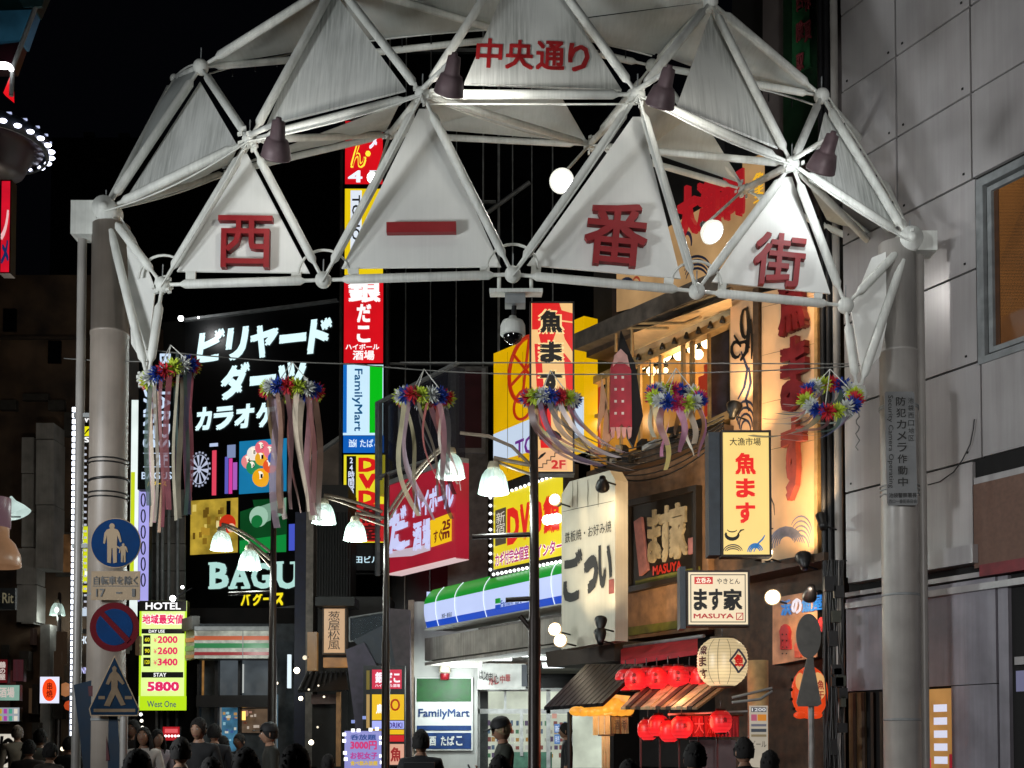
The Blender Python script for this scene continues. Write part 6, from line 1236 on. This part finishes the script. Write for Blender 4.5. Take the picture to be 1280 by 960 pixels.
# security notice on the near post, other side
pl = Pl(P(1127, 560, 14.15), V((1, -.05, 0)))
t = th('notice_plate', 'grey security camera notice plate with vertical black writing strapped to the gateway post', 'notice', P(1127, 640, 14.15))
pts = [(1106, 490), (1143, 489), (1148, 631), (1110, 631)]
PLG = mat('grey notice plate', '#77797a', .4, .2, .12, 3); MB().prism(pl, [pl.uv(*p) for p in [(1107.5, 489.5), (1141, 489.5), (1143, 492), (1147, 629), (1145, 631.5), (1111, 631.5), (1109, 629), (1105.5, 492)]], -.02, .0).build('plate', PLG, t)
for i, ch in enumerate('防犯カメラ作動中'): tx(ch, pl, 1120+i*.4, 496+i*14.4, 1132+i*.4, 507+i*14.4, SDK, t, bold=.015, n=.012)
for i, ch in enumerate('池袋西口地区'): tx(ch, pl, 1135+i*.15, 497+i*9.4, 1142+i*.15, 504+i*9.4, SDK, t, n=.012)
tx('Security Camera Operating', pl, 1109, 494, 1117, 610, SDK, t, rot=-90, n=.012); tx('池袋警察署長', pl, 1111, 616, 1146, 622, SDK, t, bold=.01, n=.012); tx('西口一番街商店会', pl, 1111, 624, 1146, 629, SDK, t, n=.012)
for y in (502, 505, 603, 608, 614): MB().tube([V((PR_.x + (PR_r+.008)*math.cos(a), PR_.y + (PR_r+.008)*math.sin(a), P(1121, y, 14.2).z)) for a in [2*math.pi*i/24 for i in range(25)]], .009, 6).build('strap', GALV, t)
# traffic mirror / sign backs on the thin pole in front of the orange lantern
t = th('sign_back_pole', 'thin grey pole with the dark backs of a round and a triangular sign', 'road sign', P(1014, 932, 14.6)); q = P(1014, 900, 14.6)
MB().tube([(q.x, q.y, 0), (q.x, q.y, P(1014, 770, 14.6).z)], .038, 12).build('pole', mat('grey pole', '#8a8884', .4, .2), t)
pl = FP(14.5); BKS = mat('dark sign back', '#5a5853', .5)
c = pl.uv(1011, 795); MB().prism(pl, [(c[0] + .15*math.cos(2*math.pi*k/32), c[1] + .27*math.sin(2*math.pi*k/32)) for k in range(32)], -.03, 0).build('round_back', BKS, t)
polyp(pl, [(1009, 823), (1016, 823), (1027, 880), (1022, 883), (998, 883), (996, 878)], -.03, 0, BKS, t, 'triangle_back')
# cables bundle at the building corner
g = th('cable_bundle', 'tangled black cables and boxes hanging down beside the drain pipes', 'cable bundle', P(1040, 932, 15.9))
for k in range(17):
    x = random.uniform(1030, 1054); Y = random.uniform(15.7, 16.1); pts = [P(x + 1.6*math.sin(j*.9+k) + random.uniform(-.6, .6), 700 + j*24, Y) for j in range(12)]
    MB().tube(pts, random.uniform(.006, .018), 5).build('cable', random.choice([BLACKP, DARKM, mat('grey cable', '#34342f', .5)]), g)
for k in range(12): c = P(random.uniform(1030, 1054), random.uniform(720, 950), 15.7); MB().cbox(c, (1, 0, 0), (0, 0, 1), (0, -1, 0), random.uniform(.06, .16), random.uniform(.1, .25), .08).build('junction_box', random.choice([DARKM, mat('olive grey box', '#3c3e34', .6), BLACKP]), g)
MB().tube([P(1058, 700+j*2, 15.5) for j in range(2)], .01, 4).build('cable', BLACKP, g)
cable('cable', 'thin loose wire drooping across the pale metal cladding', [WPL.hit(x, y, .03) for x, y in [(1218, 524), (1217, 535), (1213, 555), (1203, 575), (1192, 590), (1175, 602), (1160, 606)]], .008, BLACKP)
# signs above the restaurant: green column sign
up = th('upper_grey_building', 'grey building top with a tall green lettered sign above the gateway', 'building', P(985, 932, 19)); pl = Pl(P(940, 200, 19), SR)
MB().prism(pl, [pl.uv(*p) for p in [(936, 500), (1046, 500), (1046, -60), (936, -60)]], -4, -.3).build('wall', mat('brown grey wall', '#6c6462', .8, 0, .2, 1), up)
MB().prism(pl, [pl.uv(*p) for p in [(979, 200), (1028, 190), (1028, -60), (979, -60)]], -.3, 0).build('green_sign_frame', mat('dark green frame', '#10301a', .5), up); MB().prism(pl, [pl.uv(*p) for p in [(993, 92), (1015, 84), (1015, -60), (993, -60)]], 0, .05).build('green_sign_face', mat('dark green sign', '#1c5a32', .6), up)
for i, ch in enumerate('西保険買取'): tx(ch, pl, 995 + (i % 2)*10, -14 + (i//2)*40, 1004 + (i % 2)*10, 12+(i//2)*38, mat('dull red letter', '#8a3a40', .6), up, bold=.03, ext=.02, n=.09)
MB().prism(pl, [pl.uv(*p) for p in [(860, 200), (936, 160), (936, -60), (860, -60)]], -4, -1).build('recess', DARKWALL, up); MB().prism(pl, [pl.uv(*p) for p in [(925, 40), (943, 30), (943, -60), (925, -60)]], -1, -.6).build('green_strip', mat('olive strip', '#2c3418', .6), up)
# dim upper storeys visible between the gateway triangles
du = th('dark_upper_storeys', 'dark upper storeys with small balconies above the restaurant eaves', 'building', P(780, 932, 23)); pl = SP(735, 22.4)
MB().prism(pl, [pl.uv(*p) for p in [(700, 470), (860, 400), (860, 100), (700, 160)]], -3, -.8).build('wall', mat('dark grey tiles', '#232427', .7, 0, .3), du)
MB().prism(pl, [pl.uv(*p) for p in [(738, 398), (776, 380), (776, 322), (738, 345)]], -.8, -.5).build('purple_panel', mat('dim mauve panel', '#3a3338', .6), du)
# ================================================================ wires and tanabata streamers
for a, b, s_, lb_ in [((183, 437, 14.2), (440, 455, 14.6), .03, 'thin wire from the gateway post towards the middle'), ((440, 455, 14.6), (720, 468, 14.6), .04, 'thin wire in the middle span over the streamers'), ((720, 468, 14.6), (1075, 457, 14.3), .03, 'thin wire reaching the clad building side'), ((500, 453, 15), (1080, 455, 14.4), .0, 'upper dark wire running level behind the squid banner'), ((80, 448, 14.6), (185, 452, 14.3), .01, 'short wire end behind the gateway post')]:
    cable('wire', lb_, sag(P(*a), P(*b), s_), .008, mat('grey wire', '#6a6a66', .5), 'wire', 'wires strung across under the gateway')
cable('cord_end', 'curly loose cord dangling from the white end ball by the streamer ring', [P(1072 + 2.5*math.sin(j*1.7), 500 + j*4.2, 14.0) for j in range(16)], .007, mat('grey wire', '#6a6a66', .5), 'cord')
PC = [mat('blue paper petal', '#123a9a', .7, 0, .15), mat('red paper petal', '#c01c2c', .7, 0, .15), mat('lime paper petal', '#b8cc3c', .7, 0, .15), mat('white paper petal', '#c8ccc8', .7, 0, .1)]
RIBC = ['#a87078', '#8a8070', '#7a1c2c', '#1c4a3c', '#20305a', '#a8a088', '#b08868', '#6a5070', '#c0a070', '#b098a8', '#8a3a30', '#5a3a28', '#6a7a4a', '#c8b8a0']
def ribbonmat(c):
    l_ = lin(c); m = mat(f'ribbon {c}', tuple(x*.95 + .05 for x in l_[:3]), .4, 0, .15, 6); b = m.node_tree.nodes['Principled BSDF']; b.inputs['Alpha'].default_value = .78; b.inputs['Sheen Weight'].default_value = .3; return m
def wreath(label, px, py, Y, R, tilt, rot, wind, cols, nrib, lengths, spread=1.0, pink=False):
    nrib += 1; c = P(px, py, Y); t = th('streamer_wreath', label, 'streamer decoration', c, 'star festival streamers hung under the gateway')
    M_ = Matrix.Rotation(rot, 3, 'Y') @ Matrix.Rotation(tilt, 3, 'X')
    n = 16; rr = .115
    ring = [c + M_ @ V((R*math.cos(2*math.pi*i/24), R*math.sin(2*math.pi*i/24), 0)) for i in range(25)]
    MB().tube(ring, .012, 5).build('ring', WOODD, t)
    for i in range(n):
        a = 2*math.pi*i/n; q = c + M_ @ V((R*math.cos(a), R*math.sin(a), 0)); g = MB()
        for k in range(120):
            d = V((random.gauss(0, 1), random.gauss(0, 1), random.gauss(0, 1))).normalized(); s_ = d.cross(V((random.random(), random.random(), random.random()))).normalized() * .0095; l = rr*random.uniform(.75, 1.15)
            g.add([q + d*.01 - s_*.4, q + d*.01 + s_*.4, q + d*l*.7 + s_, q + d*l, q + d*l*.7 - s_], [(0, 1, 2, 3, 4)])
        g.build('paper_pompom', PC[(i + int(px)) % 4] if not (pink and (i + int(px)) % 4 == 1) else mat('magenta paper petal', '#c02060', .7), t)
    for a in (0, 2.1, 4.2): q = c + M_ @ V((R*math.cos(a), R*math.sin(a), 0)); MB().tube([q, c + V((0, 0, .34))], .006, 4).build('hanging_cord', WHITE, t)
    for i in range(nrib):
        a = 2*math.pi*i/nrib + .3; q = c + M_ @ V((R*.9*math.cos(a), R*.9*math.sin(a), 0)) - V((0, 0, .03))
        L_ = random.uniform(*lengths); w_ = random.uniform(.03, .085); yaw = random.uniform(-.8, .8); ph = random.uniform(0, 6); vs = []; N = 16
        wx, wy, wz = wind; p = V(q); 
        for j in range(N+1):
            u = j/N; sd = V((math.cos(yaw + u*spread*2*math.sin(ph)), math.sin(yaw + u*spread*2*math.sin(ph)), .15*math.sin(ph+u*6)))*w_/2
            vs += [p - sd, p + sd]
            k = u**.7; d = V((wx*k + .45*math.sin(ph + u*5)*spread, wy*k + .15*math.cos(ph+u*5), -1 + abs(wx)*k*wz)).normalized(); p = p + d*L_/N
        MB().add(vs, [(2*j, 2*j+1, 2*j+3, 2*j+2) for j in range(N)], True).build('ribbon', ribbonmat(cols[i % len(cols)]), t)
    return t
H = math.radians
wreath('streamer ring nearest the round blue road sign with long straight dark and beige ribbons', 213, 467, 14.0, .28, H(10), H(-22), (.0, .0, 0), ['#7a1028', '#7a1028', '#a8a088', '#1c4a3c', '#20305a', '#b08868', '#a87078', '#c8b8a0', '#1c4a3c', '#8a8070'], 14, (1.35, 1.85), .12)
wreath('streamer ring in front of the black billiards sign with pink and ochre ribbons', 365, 488, 14.0, .29, H(6), H(2), (.12, 0, .0), ['#8a6048', '#a87078', '#c8b8a0', '#7a3a34', '#6a3a1c', '#b098a8', '#c0a070', '#5a2a28'], 12, (1.3, 1.75), .3)
wreath('streamer ring right of the sideways store sign with curling pink and olive ribbons', 530, 497, 14.0, .27, H(8), H(2), (.32, .1, .2), ['#c8b8a0', '#a85048', '#a87078', '#1c1410', '#b098a8', '#8a8058', '#c0b890', '#c8a8b0'], 11, (1.0, 1.5), .6)
wreath('streamer ring in front of the red sunburst sign with ribbons blown sideways', 688, 499, 14.0, .27, H(8), H(3), (1.3, .1, .55), ['#6a5070', '#1c1210', '#c8b8b8', '#a85068', '#8a7060', '#b8a048', '#c8a8b0', '#5a2a18'], 12, (.9, 1.3), .5)
wreath('streamer ring before the warm upper window, tilted so its whole loop shows', 845, 496, 14.0, .28, H(32), H(4), (.1, .1, .1), ['#c078a0', '#c8b8a0', '#a06a20', '#c06890', '#c8d0b8', '#b8a048', '#8a3a50'], 9, (.5, .9), .9, True)
wreath('streamer ring beside the white end ball with ribbons blown across the tall cream board', 1038, 497, 14.0, .29, H(48), H(-8), (-1.7, .1, .75), ['#7a1c2c', '#1c4a3c', '#20305a', '#6a5070', '#a0b0a8', '#c8b8a0', '#a87078', '#54301c', '#5a6a50'], 13, (.5, 1.0), .6)
# ================================================================ unseen floodlights added in front of the gateway
def unseen_lamp(label, x, y, z, pw, tgt, col=(1, .95, .88), size=.8, cone=110):  # masts out of view, put in for their light on gate and wall
    t = th('unseen_floodlight', label, 'floodlight', (x, y, 0), 'unseen floodlights')
    MB().tube([(x, y, 0), (x, y, z)], [.09, .06], 10).build('mast', GALV, t)
    d = (V(tgt) - V((x, y, z))).normalized(); MB().lathe((x, y, z), d, [(-.3, .0), (-.3, .1), (-.05, .2), (.0, .26), (.02, .26), (.02, .23), (-.02, .22)], 18).build('housing', GALV, t)
    MB().lathe((x, y, z), d, [(0, 0), (0, .22)], 18).build('lens', em('#fff8ea', 20), t)
    light(t, 'SPOT', V((x, y, z)) + d*.08, pw, col, size, tgt, cone, .7)
unseen_lamp('unseen floodlight mast added off to the side, lighting the clad wall', -8.5, 8.0, 4.0, 2600, (5, 14.5, 6.0), (.94, .98, 1))
unseen_lamp('unseen floodlight mast added behind the viewpoint', 2.5, -6, 5.5, 2000, (0, 14, 10.5), (.98, 1, .98), .8, 54)
unseen_lamp('unseen fill floodlight mast added on the clad wall side', 1.8, -2.0, 4.2, 2500, (5.6, 13.5, 5.2), (1, .97, .96), .6, 46)  # fill lamp added to lift the gateway shadows on the wall
# ================================================================ people
def skinmesh(verts, edges, radii, root=0, sub=1):
    me = bpy.data.meshes.new('tmp'); me.from_pydata([tuple(v) for v in verts], edges, []); o = bpy.data.objects.new('tmp', me); SC.collection.objects.link(o)
    o.modifiers.new('s', 'SKIN'); 
    sk = me.skin_vertices[0].data if me.skin_vertices else None
    if sk is None: bm = bmesh.new(); bm.from_mesh(me); bm.verts.layers.skin.verify(); bm.to_mesh(me); bm.free(); sk = me.skin_vertices[0].data
    for i, r in enumerate(radii): sk[i].radius = (r, r) if not isinstance(r, tuple) else r; sk[i].use_root = (i == root)
    s = o.modifiers.new('d', 'SUBSURF'); s.levels = sub; s.render_levels = sub
    dg = bpy.context.evaluated_depsgraph_get(); m2 = bpy.data.meshes.new_from_object(o.evaluated_get(dg))
    out = ([v.co.copy() for v in m2.vertices], [tuple(p.vertices) for p in m2.polygons]); bpy.data.objects.remove(o); bpy.data.meshes.remove(me); bpy.data.meshes.remove(m2); return out
SKIN = mat('skin', '#94705a', .55, 0, .06)
HAIRB = mat('black hair', '#120e0c', .85, 0, .3, 30)
def person(label, px, ytop, Y, yaw=0, shirt='#15151a', trousers='#14141a', hair='black', cap=None, look=0, lookdir=0, arm='down', pattern=None, hairlen=0, bag=None, H0=None):
    """yaw 0 faces away from the camera, 180 faces it; metres; head top set from the photo"""
    top = P(px, ytop, Y); H_ = max(1.45, min(1.95, top.z)); k = H_/1.72; x, y = top.x, Y
    base = V((x, y, top.z - H_)) if abs(top.z-H_) < .35 else V((x, y, 0))
    base.z = 0; k = top.z/1.72 if top.z > 1.3 else 1
    t = th('person', label, 'person', (x, y, 0), 'people in the street')
    Rz = Matrix.Rotation(math.radians(yaw), 3, 'Z')
    def W(v): return base + Rz @ (V(v) * k)
    vs = [(0, 0, .93), (0, .0, 1.08), (0, -.01, 1.25), (0, -.01, 1.38), (0, .0, 1.46), (0, .015, 1.53),
          (-.10, 0, .90), (-.11, .01, .50), (-.115, -.02, .10), (-.12, .09, .04), (.10, 0, .90), (.11, .01, .50), (.115, -.02, .10), (.12, .09, .04),
          (-.17, -.01, 1.40), (.17, -.01, 1.40)]
    if arm == 'phone': al = [(-.23, .02, 1.18), (-.13, .24, 1.12), (-.05, .30, 1.17)]; ar = [(.23, .02, 1.18), (.13, .24, 1.12), (.05, .30, 1.17)]
    elif arm == 'hips': al = [(-.30, -.02, 1.16), (-.18, .06, 1.0), (-.13, .08, .97)]; ar = [(.25, -.01, 1.14), (.25, .06, .92), (.25, .08, .84)]
    else: al = [(-.235, -.01, 1.13), (-.25, .05, .88), (-.25, .07, .80)]; ar = [(.235, -.01, 1.13), (.25, .05, .88), (.25, .07, .80)]
    vs += al + ar
    ed = [(0, 1), (1, 2), (2, 3), (3, 4), (4, 5), (0, 6), (6, 7), (7, 8), (8, 9), (0, 10), (10, 11), (11, 12), (12, 13), (3, 14), (3, 15), (14, 16), (16, 17), (17, 18), (15, 19), (19, 20), (20, 21)]
    rd = [(.15, .115), (.13, .10), (.155, .11), (.14, .10), (.06, .06), (.055, .055), .09, .062, .042, .035, .09, .062, .042, .035, .07, .07, .048, .036, .030, .048, .036, .030]
    v1, f1 = skinmesh(vs, ed, rd)
    # fingers: five short tapering chains rooted in each hand
    g = MB(); mi = []
    g.add([W(v) for v in v1], f1, True); mi += [None]*len(f1)
    for hand, el, sgn in ((al[2], al[1], -1), (ar[2], ar[1], 1)):
        h = V(hand); d = (h - V(el)).normalized(); s = d.cross(V((1, 0, 0))).normalized()
        for j in range(5):
            o_ = s*(.012*(j-1.5)) if j < 4 else s*(-.03) + V((-.02*sgn, 0, 0)); l = (.07, .08, .075, .06, .05)[j]; a = h + o_*1.2; b = a + d*l*.55 + (o_*1.2 if j == 4 else o_*.2); c_ = b + (d*.6 + V((-.5*sgn, .2, 0))).normalized()*l*.5
            n0 = len(g.f); g.tube([W(a), W(b), W(c_)], [.009*k, .0085*k, .006*k], 6); mi += ['s']*(len(g.f)-n0)
    # head with brow, nose, jaw and ears
    pitch = math.radians(look); Rh = Matrix.Rotation(math.radians(lookdir), 3, 'Z') @ Matrix.Rotation(pitch, 3, 'X'); hc = V((0, .02, 1.605))
    n0 = len(g.f); hv = []; SEG, RN = 22, 16
    for i in range(RN+1):
        th_ = math.pi*i/RN
        for j in range(SEG):
            a = 2*math.pi*j/SEG; X, Yy, Z = math.sin(th_)*math.sin(a), math.sin(th_)*math.cos(a), math.cos(th_)
            sx, sy, sz = .078, .096, .118
            if Z < 0: sx *= 1 - .32*(-Z)**1.3; sy *= 1 - .12*(-Z)
            p = V((X*sx, Yy*sy, Z*sz))
            if Yy > .55 and abs(X) < .35:                                   # face
                fz = Z
                p.y += .022*math.exp(-((fz+.22)/.13)**2 - (X/.13)**2)       # nose
                p.y += .006*math.exp(-((fz+.55)/.08)**2 - (X/.25)**2)       # lips
                p.y -= .008*math.exp(-((fz-.0)/.1)**2 - ((abs(X)-.26)/.1)**2)  # eye sockets
                p.y += .006*math.exp(-((fz-.2)/.1)**2); p.y += .007*math.exp(-((fz+.85)/.14)**2 - (X/.3)**2)
            hv.append(p)
    g.add([W(Rh @ p + hc) for p in hv], [(i*SEG+j, i*SEG+(j+1) % SEG, (i+1)*SEG+(j+1) % SEG, (i+1)*SEG+j) for i in range(RN) for j in range(SEG)], True)
    for s in (-1, 1): g.ball(W(Rh @ V((s*.08, -.005, -.01)) + hc), .026*k, 8, (.4, .8, 1.2))
    mi += ['s']*(len(g.f)-n0)
    body = g.build('body', ribbonmat(shirt) if False else mat(f'shirt {shirt}', shirt, .8, 0, .2, 8 if not pattern else 14, col2=pattern), t)
    me = body.data; me.materials.append(SKIN); me.materials.append(mat(f'trousers {trousers}', trousers, .8, 0, .2))
    me.materials.append(mat('dark shoe', '#0c0c0e', .5)); inv = Rz.transposed()
    off = OFF[body.name]
    for i, p in enumerate(me.polygons):
        if i < len(f1):
            c_ = inv @ (V(p.center) + off - base) / k; zc = c_.z; ax_ = abs(c_.x)
            if zc < .09: p.material_index = 3
            elif zc < .95 and ax_ < .2: p.material_index = 2
            elif zc > 1.475 and ax_ < .12: p.material_index = 1
            elif ax_ > .2 and zc < 1.08 and arm == 'down': p.material_index = 1
            elif arm == 'phone' and c_.y > .16 and zc > .95: p.material_index = 1
        elif mi[i] == 's': p.material_index = 1
    def hp(v): return W(Rh @ V(v) + hc)
    for s in (-1, 1):
        e = MB().ball(hp((s*.028, .082, .004)), .010*k, 8).build('eye', mat('eye white', '#c8c4bc', .3), t); MB().ball(hp((s*.028, .091, .004)), .005*k, 6).build('iris', BLK, e)
        MB().tube([hp((s*.014, .092, .026)), hp((s*.03, .092, .031)), hp((s*.046, .082, .026))], .0035*k, 5).build('eyebrow', HAIRB, t)
    MB().tube([hp((-.022, .082, -.062)), hp((0, .088, -.064)), hp((.022, .082, -.062))], .0045*k, 6).build('mouth', mat('lips', '#8a4a44', .5), t)
    # hair: a cap of strands that leaves the face free
    if hair:
        HM = HAIRB if hair == 'black' else mat(f'hair {hair}', hair, .5, 0, .3, 30); hg = MB(); vs = []; idx = {}
        for i in range(13):
            th_ = math.pi*(.0 + .66*i/12)
            for j in range(SEG):
                a = 2*math.pi*j/SEG; fr = max(0, math.cos(a)); lim = .66 - .30*fr**1.5 ; tt = min(th_, math.pi*lim + (.0)); nz = 1 + .05*math.sin(a*9 + i) + random.uniform(-.02, .03)
                vs.append(hp((math.sin(tt)*math.sin(a)*.088*nz, math.sin(tt)*math.cos(a)*.106*nz - .006, math.cos(tt)*.129*nz + .004)))
        hg.add(vs, [(i*SEG+j, (i+1)*SEG+j, (i+1)*SEG+(j+1) % SEG, i*SEG+(j+1) % SEG) for i in range(12) for j in range(SEG)], True)
        if hairlen:
            for j in range(26):
                a = math.radians(70 + 220*j/25); r_ = .085; p0 = hp((math.sin(a)*r_, math.cos(a)*.1, .03)); hg.tube([p0, p0 + V((0, 0, -hairlen*.5)) + (p0-hp((0, 0, .03)))*.25, p0 + V((0, 0, -hairlen))], [.018, .02, .006], 5)
        for j in range(60):
            a = random.uniform(0, 2*math.pi); e_ = random.uniform(.15, 1.5); fr = math.cos(a)
            if fr > .5 and e_ > 1.0: continue
            p0 = hp((math.sin(e_)*math.sin(a)*.086, math.sin(e_)*math.cos(a)*.104-.006, math.cos(e_)*.127)); o_ = (p0 - hp((0, 0, 0))).normalized()
            hg.tube([p0, p0 + o_*.006 + V((random.uniform(-.01, .01), random.uniform(-.01, .01), random.uniform(-.035, -.005)))], [.012, .004], 4)
        hg.build('hair', HM, t)
    if cap:
        CM = mat(f'cap {cap}', cap, .7, 0, .15); cg = MB(); cg.lathe(hp((0, -.006, .03)), (hp((0, 0, 1)) - hp((0, 0, 0))), [(0, .106*k), (.04*k, .104*k), (.08*k, .085*k), (.105*k, .045*k), (.112*k, 0)], 22)
        cg.add([hp((-.075, .075, .04)), hp((.075, .075, .04)), hp((.06, .165, .03)), hp((0, .185, .035)), hp((-.06, .165, .03)), hp((-.075, .075, .048)), hp((.075, .075, .048)), hp((.06, .165, .038)), hp((0, .185, .043)), hp((-.06, .165, .038))], [(0, 1, 2, 3, 4), (9, 8, 7, 6, 5), (4, 3, 8, 9), (3, 2, 7, 8)])
        cg.build('cap', CM, t)
    if bag:
        MB().cbox(W((0, -.17, 1.2)), Rz @ V((1, 0, 0)), (0, 0, 1), Rz @ V((0, 1, 0)), .30*k, .42*k, .15*k).build('backpack', mat(f'bag {bag}', bag, .7), t)
    if arm == 'phone': MB().cbox(W((0, .33, 1.19)), Rz @ V((1, 0, 0)), Rz @ V((0, .4, 1)).normalized(), Rz @ V((0, 1, -.4)).normalized(), .075*k, .15*k, .01).build('phone', BLACKP, t)
    return t
person('man in a black T-shirt walking towards the camera under the hotel price sign', 249, 899, 14.6, 175, '#0b0b0e', lookdir=-8)
person('woman in an open white shirt looking upward, long dark hair', 180, 910, 16.2, 182, '#b8b0a8', look=22, hairlen=.28)
person('man standing just behind the woman in white, face in shadow', 167, 901, 18.5, 170, '#3c3430', look=5)
person('young woman with long dark hair beside the woman in white', 196, 913, 17.2, 220, '#8a8088', hairlen=.3, look=8)
person('person with short dark hair walking off beyond the black T-shirt man', 268, 906, 17.5, 0, '#14141a')
person('person in black partly hidden behind the black T-shirt man', 279, 921, 18.5, 20, '#101014')
person('man in a dark cap turned sideways, lit from behind', 338, 905, 15.0, 110, '#1c1c14', cap='#0c0c10', hair='black')
person('dark haired man seen close from behind, below the striped corner shop', 307, 938, 7.2, 0, '#08080a')
person('large dark head close to the camera in front of the pub lamps', 369, 934, 6.4, 5, '#08080a')
person('dark head at the bottom in front of the crossing sign', 171, 940, 7.0, -10, '#08080a')
person('crouched dark haired figure in front of the black T-shirt man', 226, 924, 10.0, 8, '#0c0a0c')
person('short haired person low in front with brownish top', 264, 949, 8.5, 15, '#1c120c')
person('short haired man with a backpack walking away in front of the white store wall', 526, 914, 12.2, 0, '#0c0e12', bag='#0a0c10')
person('older man in cap and olive jacket looking down at his phone by the store window', 629, 898, 13.4, 100, '#20241a', cap='#0c0c0e', hair='#a08c6c', look=-18, arm='phone')
person('dark head low in front of the man with the phone', 625, 947, 8.0, 0, '#08080a')
person('dark haired head under the lower bunch of red lanterns', 869, 930, 8.6, 0, '#08080a')
person('woman with her hair tied in a bun near the poster pillar', 931, 924, 10.5, 20, '#14100c', hairlen=.0)
person('person with short hair at the foot of the octopus board', 962, 940, 10.2, -15, '#141210')
person('dark head at the bottom beneath the yellow paper shades', 787, 952, 8.0, 0, '#08080a')
person('man in pale grey with dark hair seen from behind on the far side', 50, 912, 17.0, 10, '#6a6a62')
person('person in a patterned shirt in the crowd beneath the white box sign', 62, 930, 14.5, -20, '#4a4038', pattern='#14100e')
person('pale figure in front of the bright shop at the street end', 22, 908, 21.0, 30, '#7a6e60', hair='#6a5c50')
person('person in a dark shirt beside the patterned one', 36, 926, 15.5, 10, '#3a2c28', pattern='#141010')
person('dark head behind the lamp post by the crossing sign', 86, 922, 17.0, 0, '#101010')
person('person passing inside the lit store doorway', 708, 905, 22.0, 90, '#14161a', hair='black')
person('small head near the camera beside the price board', 410, 944, 14.0, 0, '#101014')
person('person by the dark pub doorway', 300, 918, 19.0, 160, '#1a1614')
bk = th('parked_bicycle', 'parked bicycle with pale handlebars near the pub doorway', 'bicycle', P(412, 932, 20))
b0 = P(412, 932, 20); b0.z = 0
for dx in (-.5, .5): MB().tube([b0 + V((dx + .33*math.cos(a), 0, .34 + .33*math.sin(a))) for a in [2*math.pi*i/24 for i in range(25)]], .02, 6).build('wheel', BLACKP, bk)
for a, b in [((-.5, .34), (-.2, .75)), ((-.2, .75), (.35, .8)), ((-.1, .32), (.35, .8)), ((-.2, .85), (-.1, .32)), ((-.5, .34), (-.1, .32)), ((.5, .34), (.33, 1.0)), ((.33, 1.0), (.2, 1.08))]: MB().tube([b0 + V((a[0], 0, a[1])), b0 + V((b[0], 0, b[1]))], .016, 6).build('frame_tube', GALV, bk)
MB().tube([b0 + V((.33, -.28, 1.05)), b0 + V((.33, 0, 1.02)), b0 + V((.33, .28, 1.05))], .014, 6).build('handlebar', GALV, bk); MB().cbox(b0 + V((-.2, 0, .9)), (1, 0, 0), (0, 0, 1), (0, -1, 0), .24, .06, .14).build('saddle', BLACKP, bk)
# ================================================================ link everything
for o in NEW: SC.collection.objects.link(o)
print('objects', len(NEW), 'tris', sum(len(o.data.polygons) for o in NEW if o.type == 'MESH'))
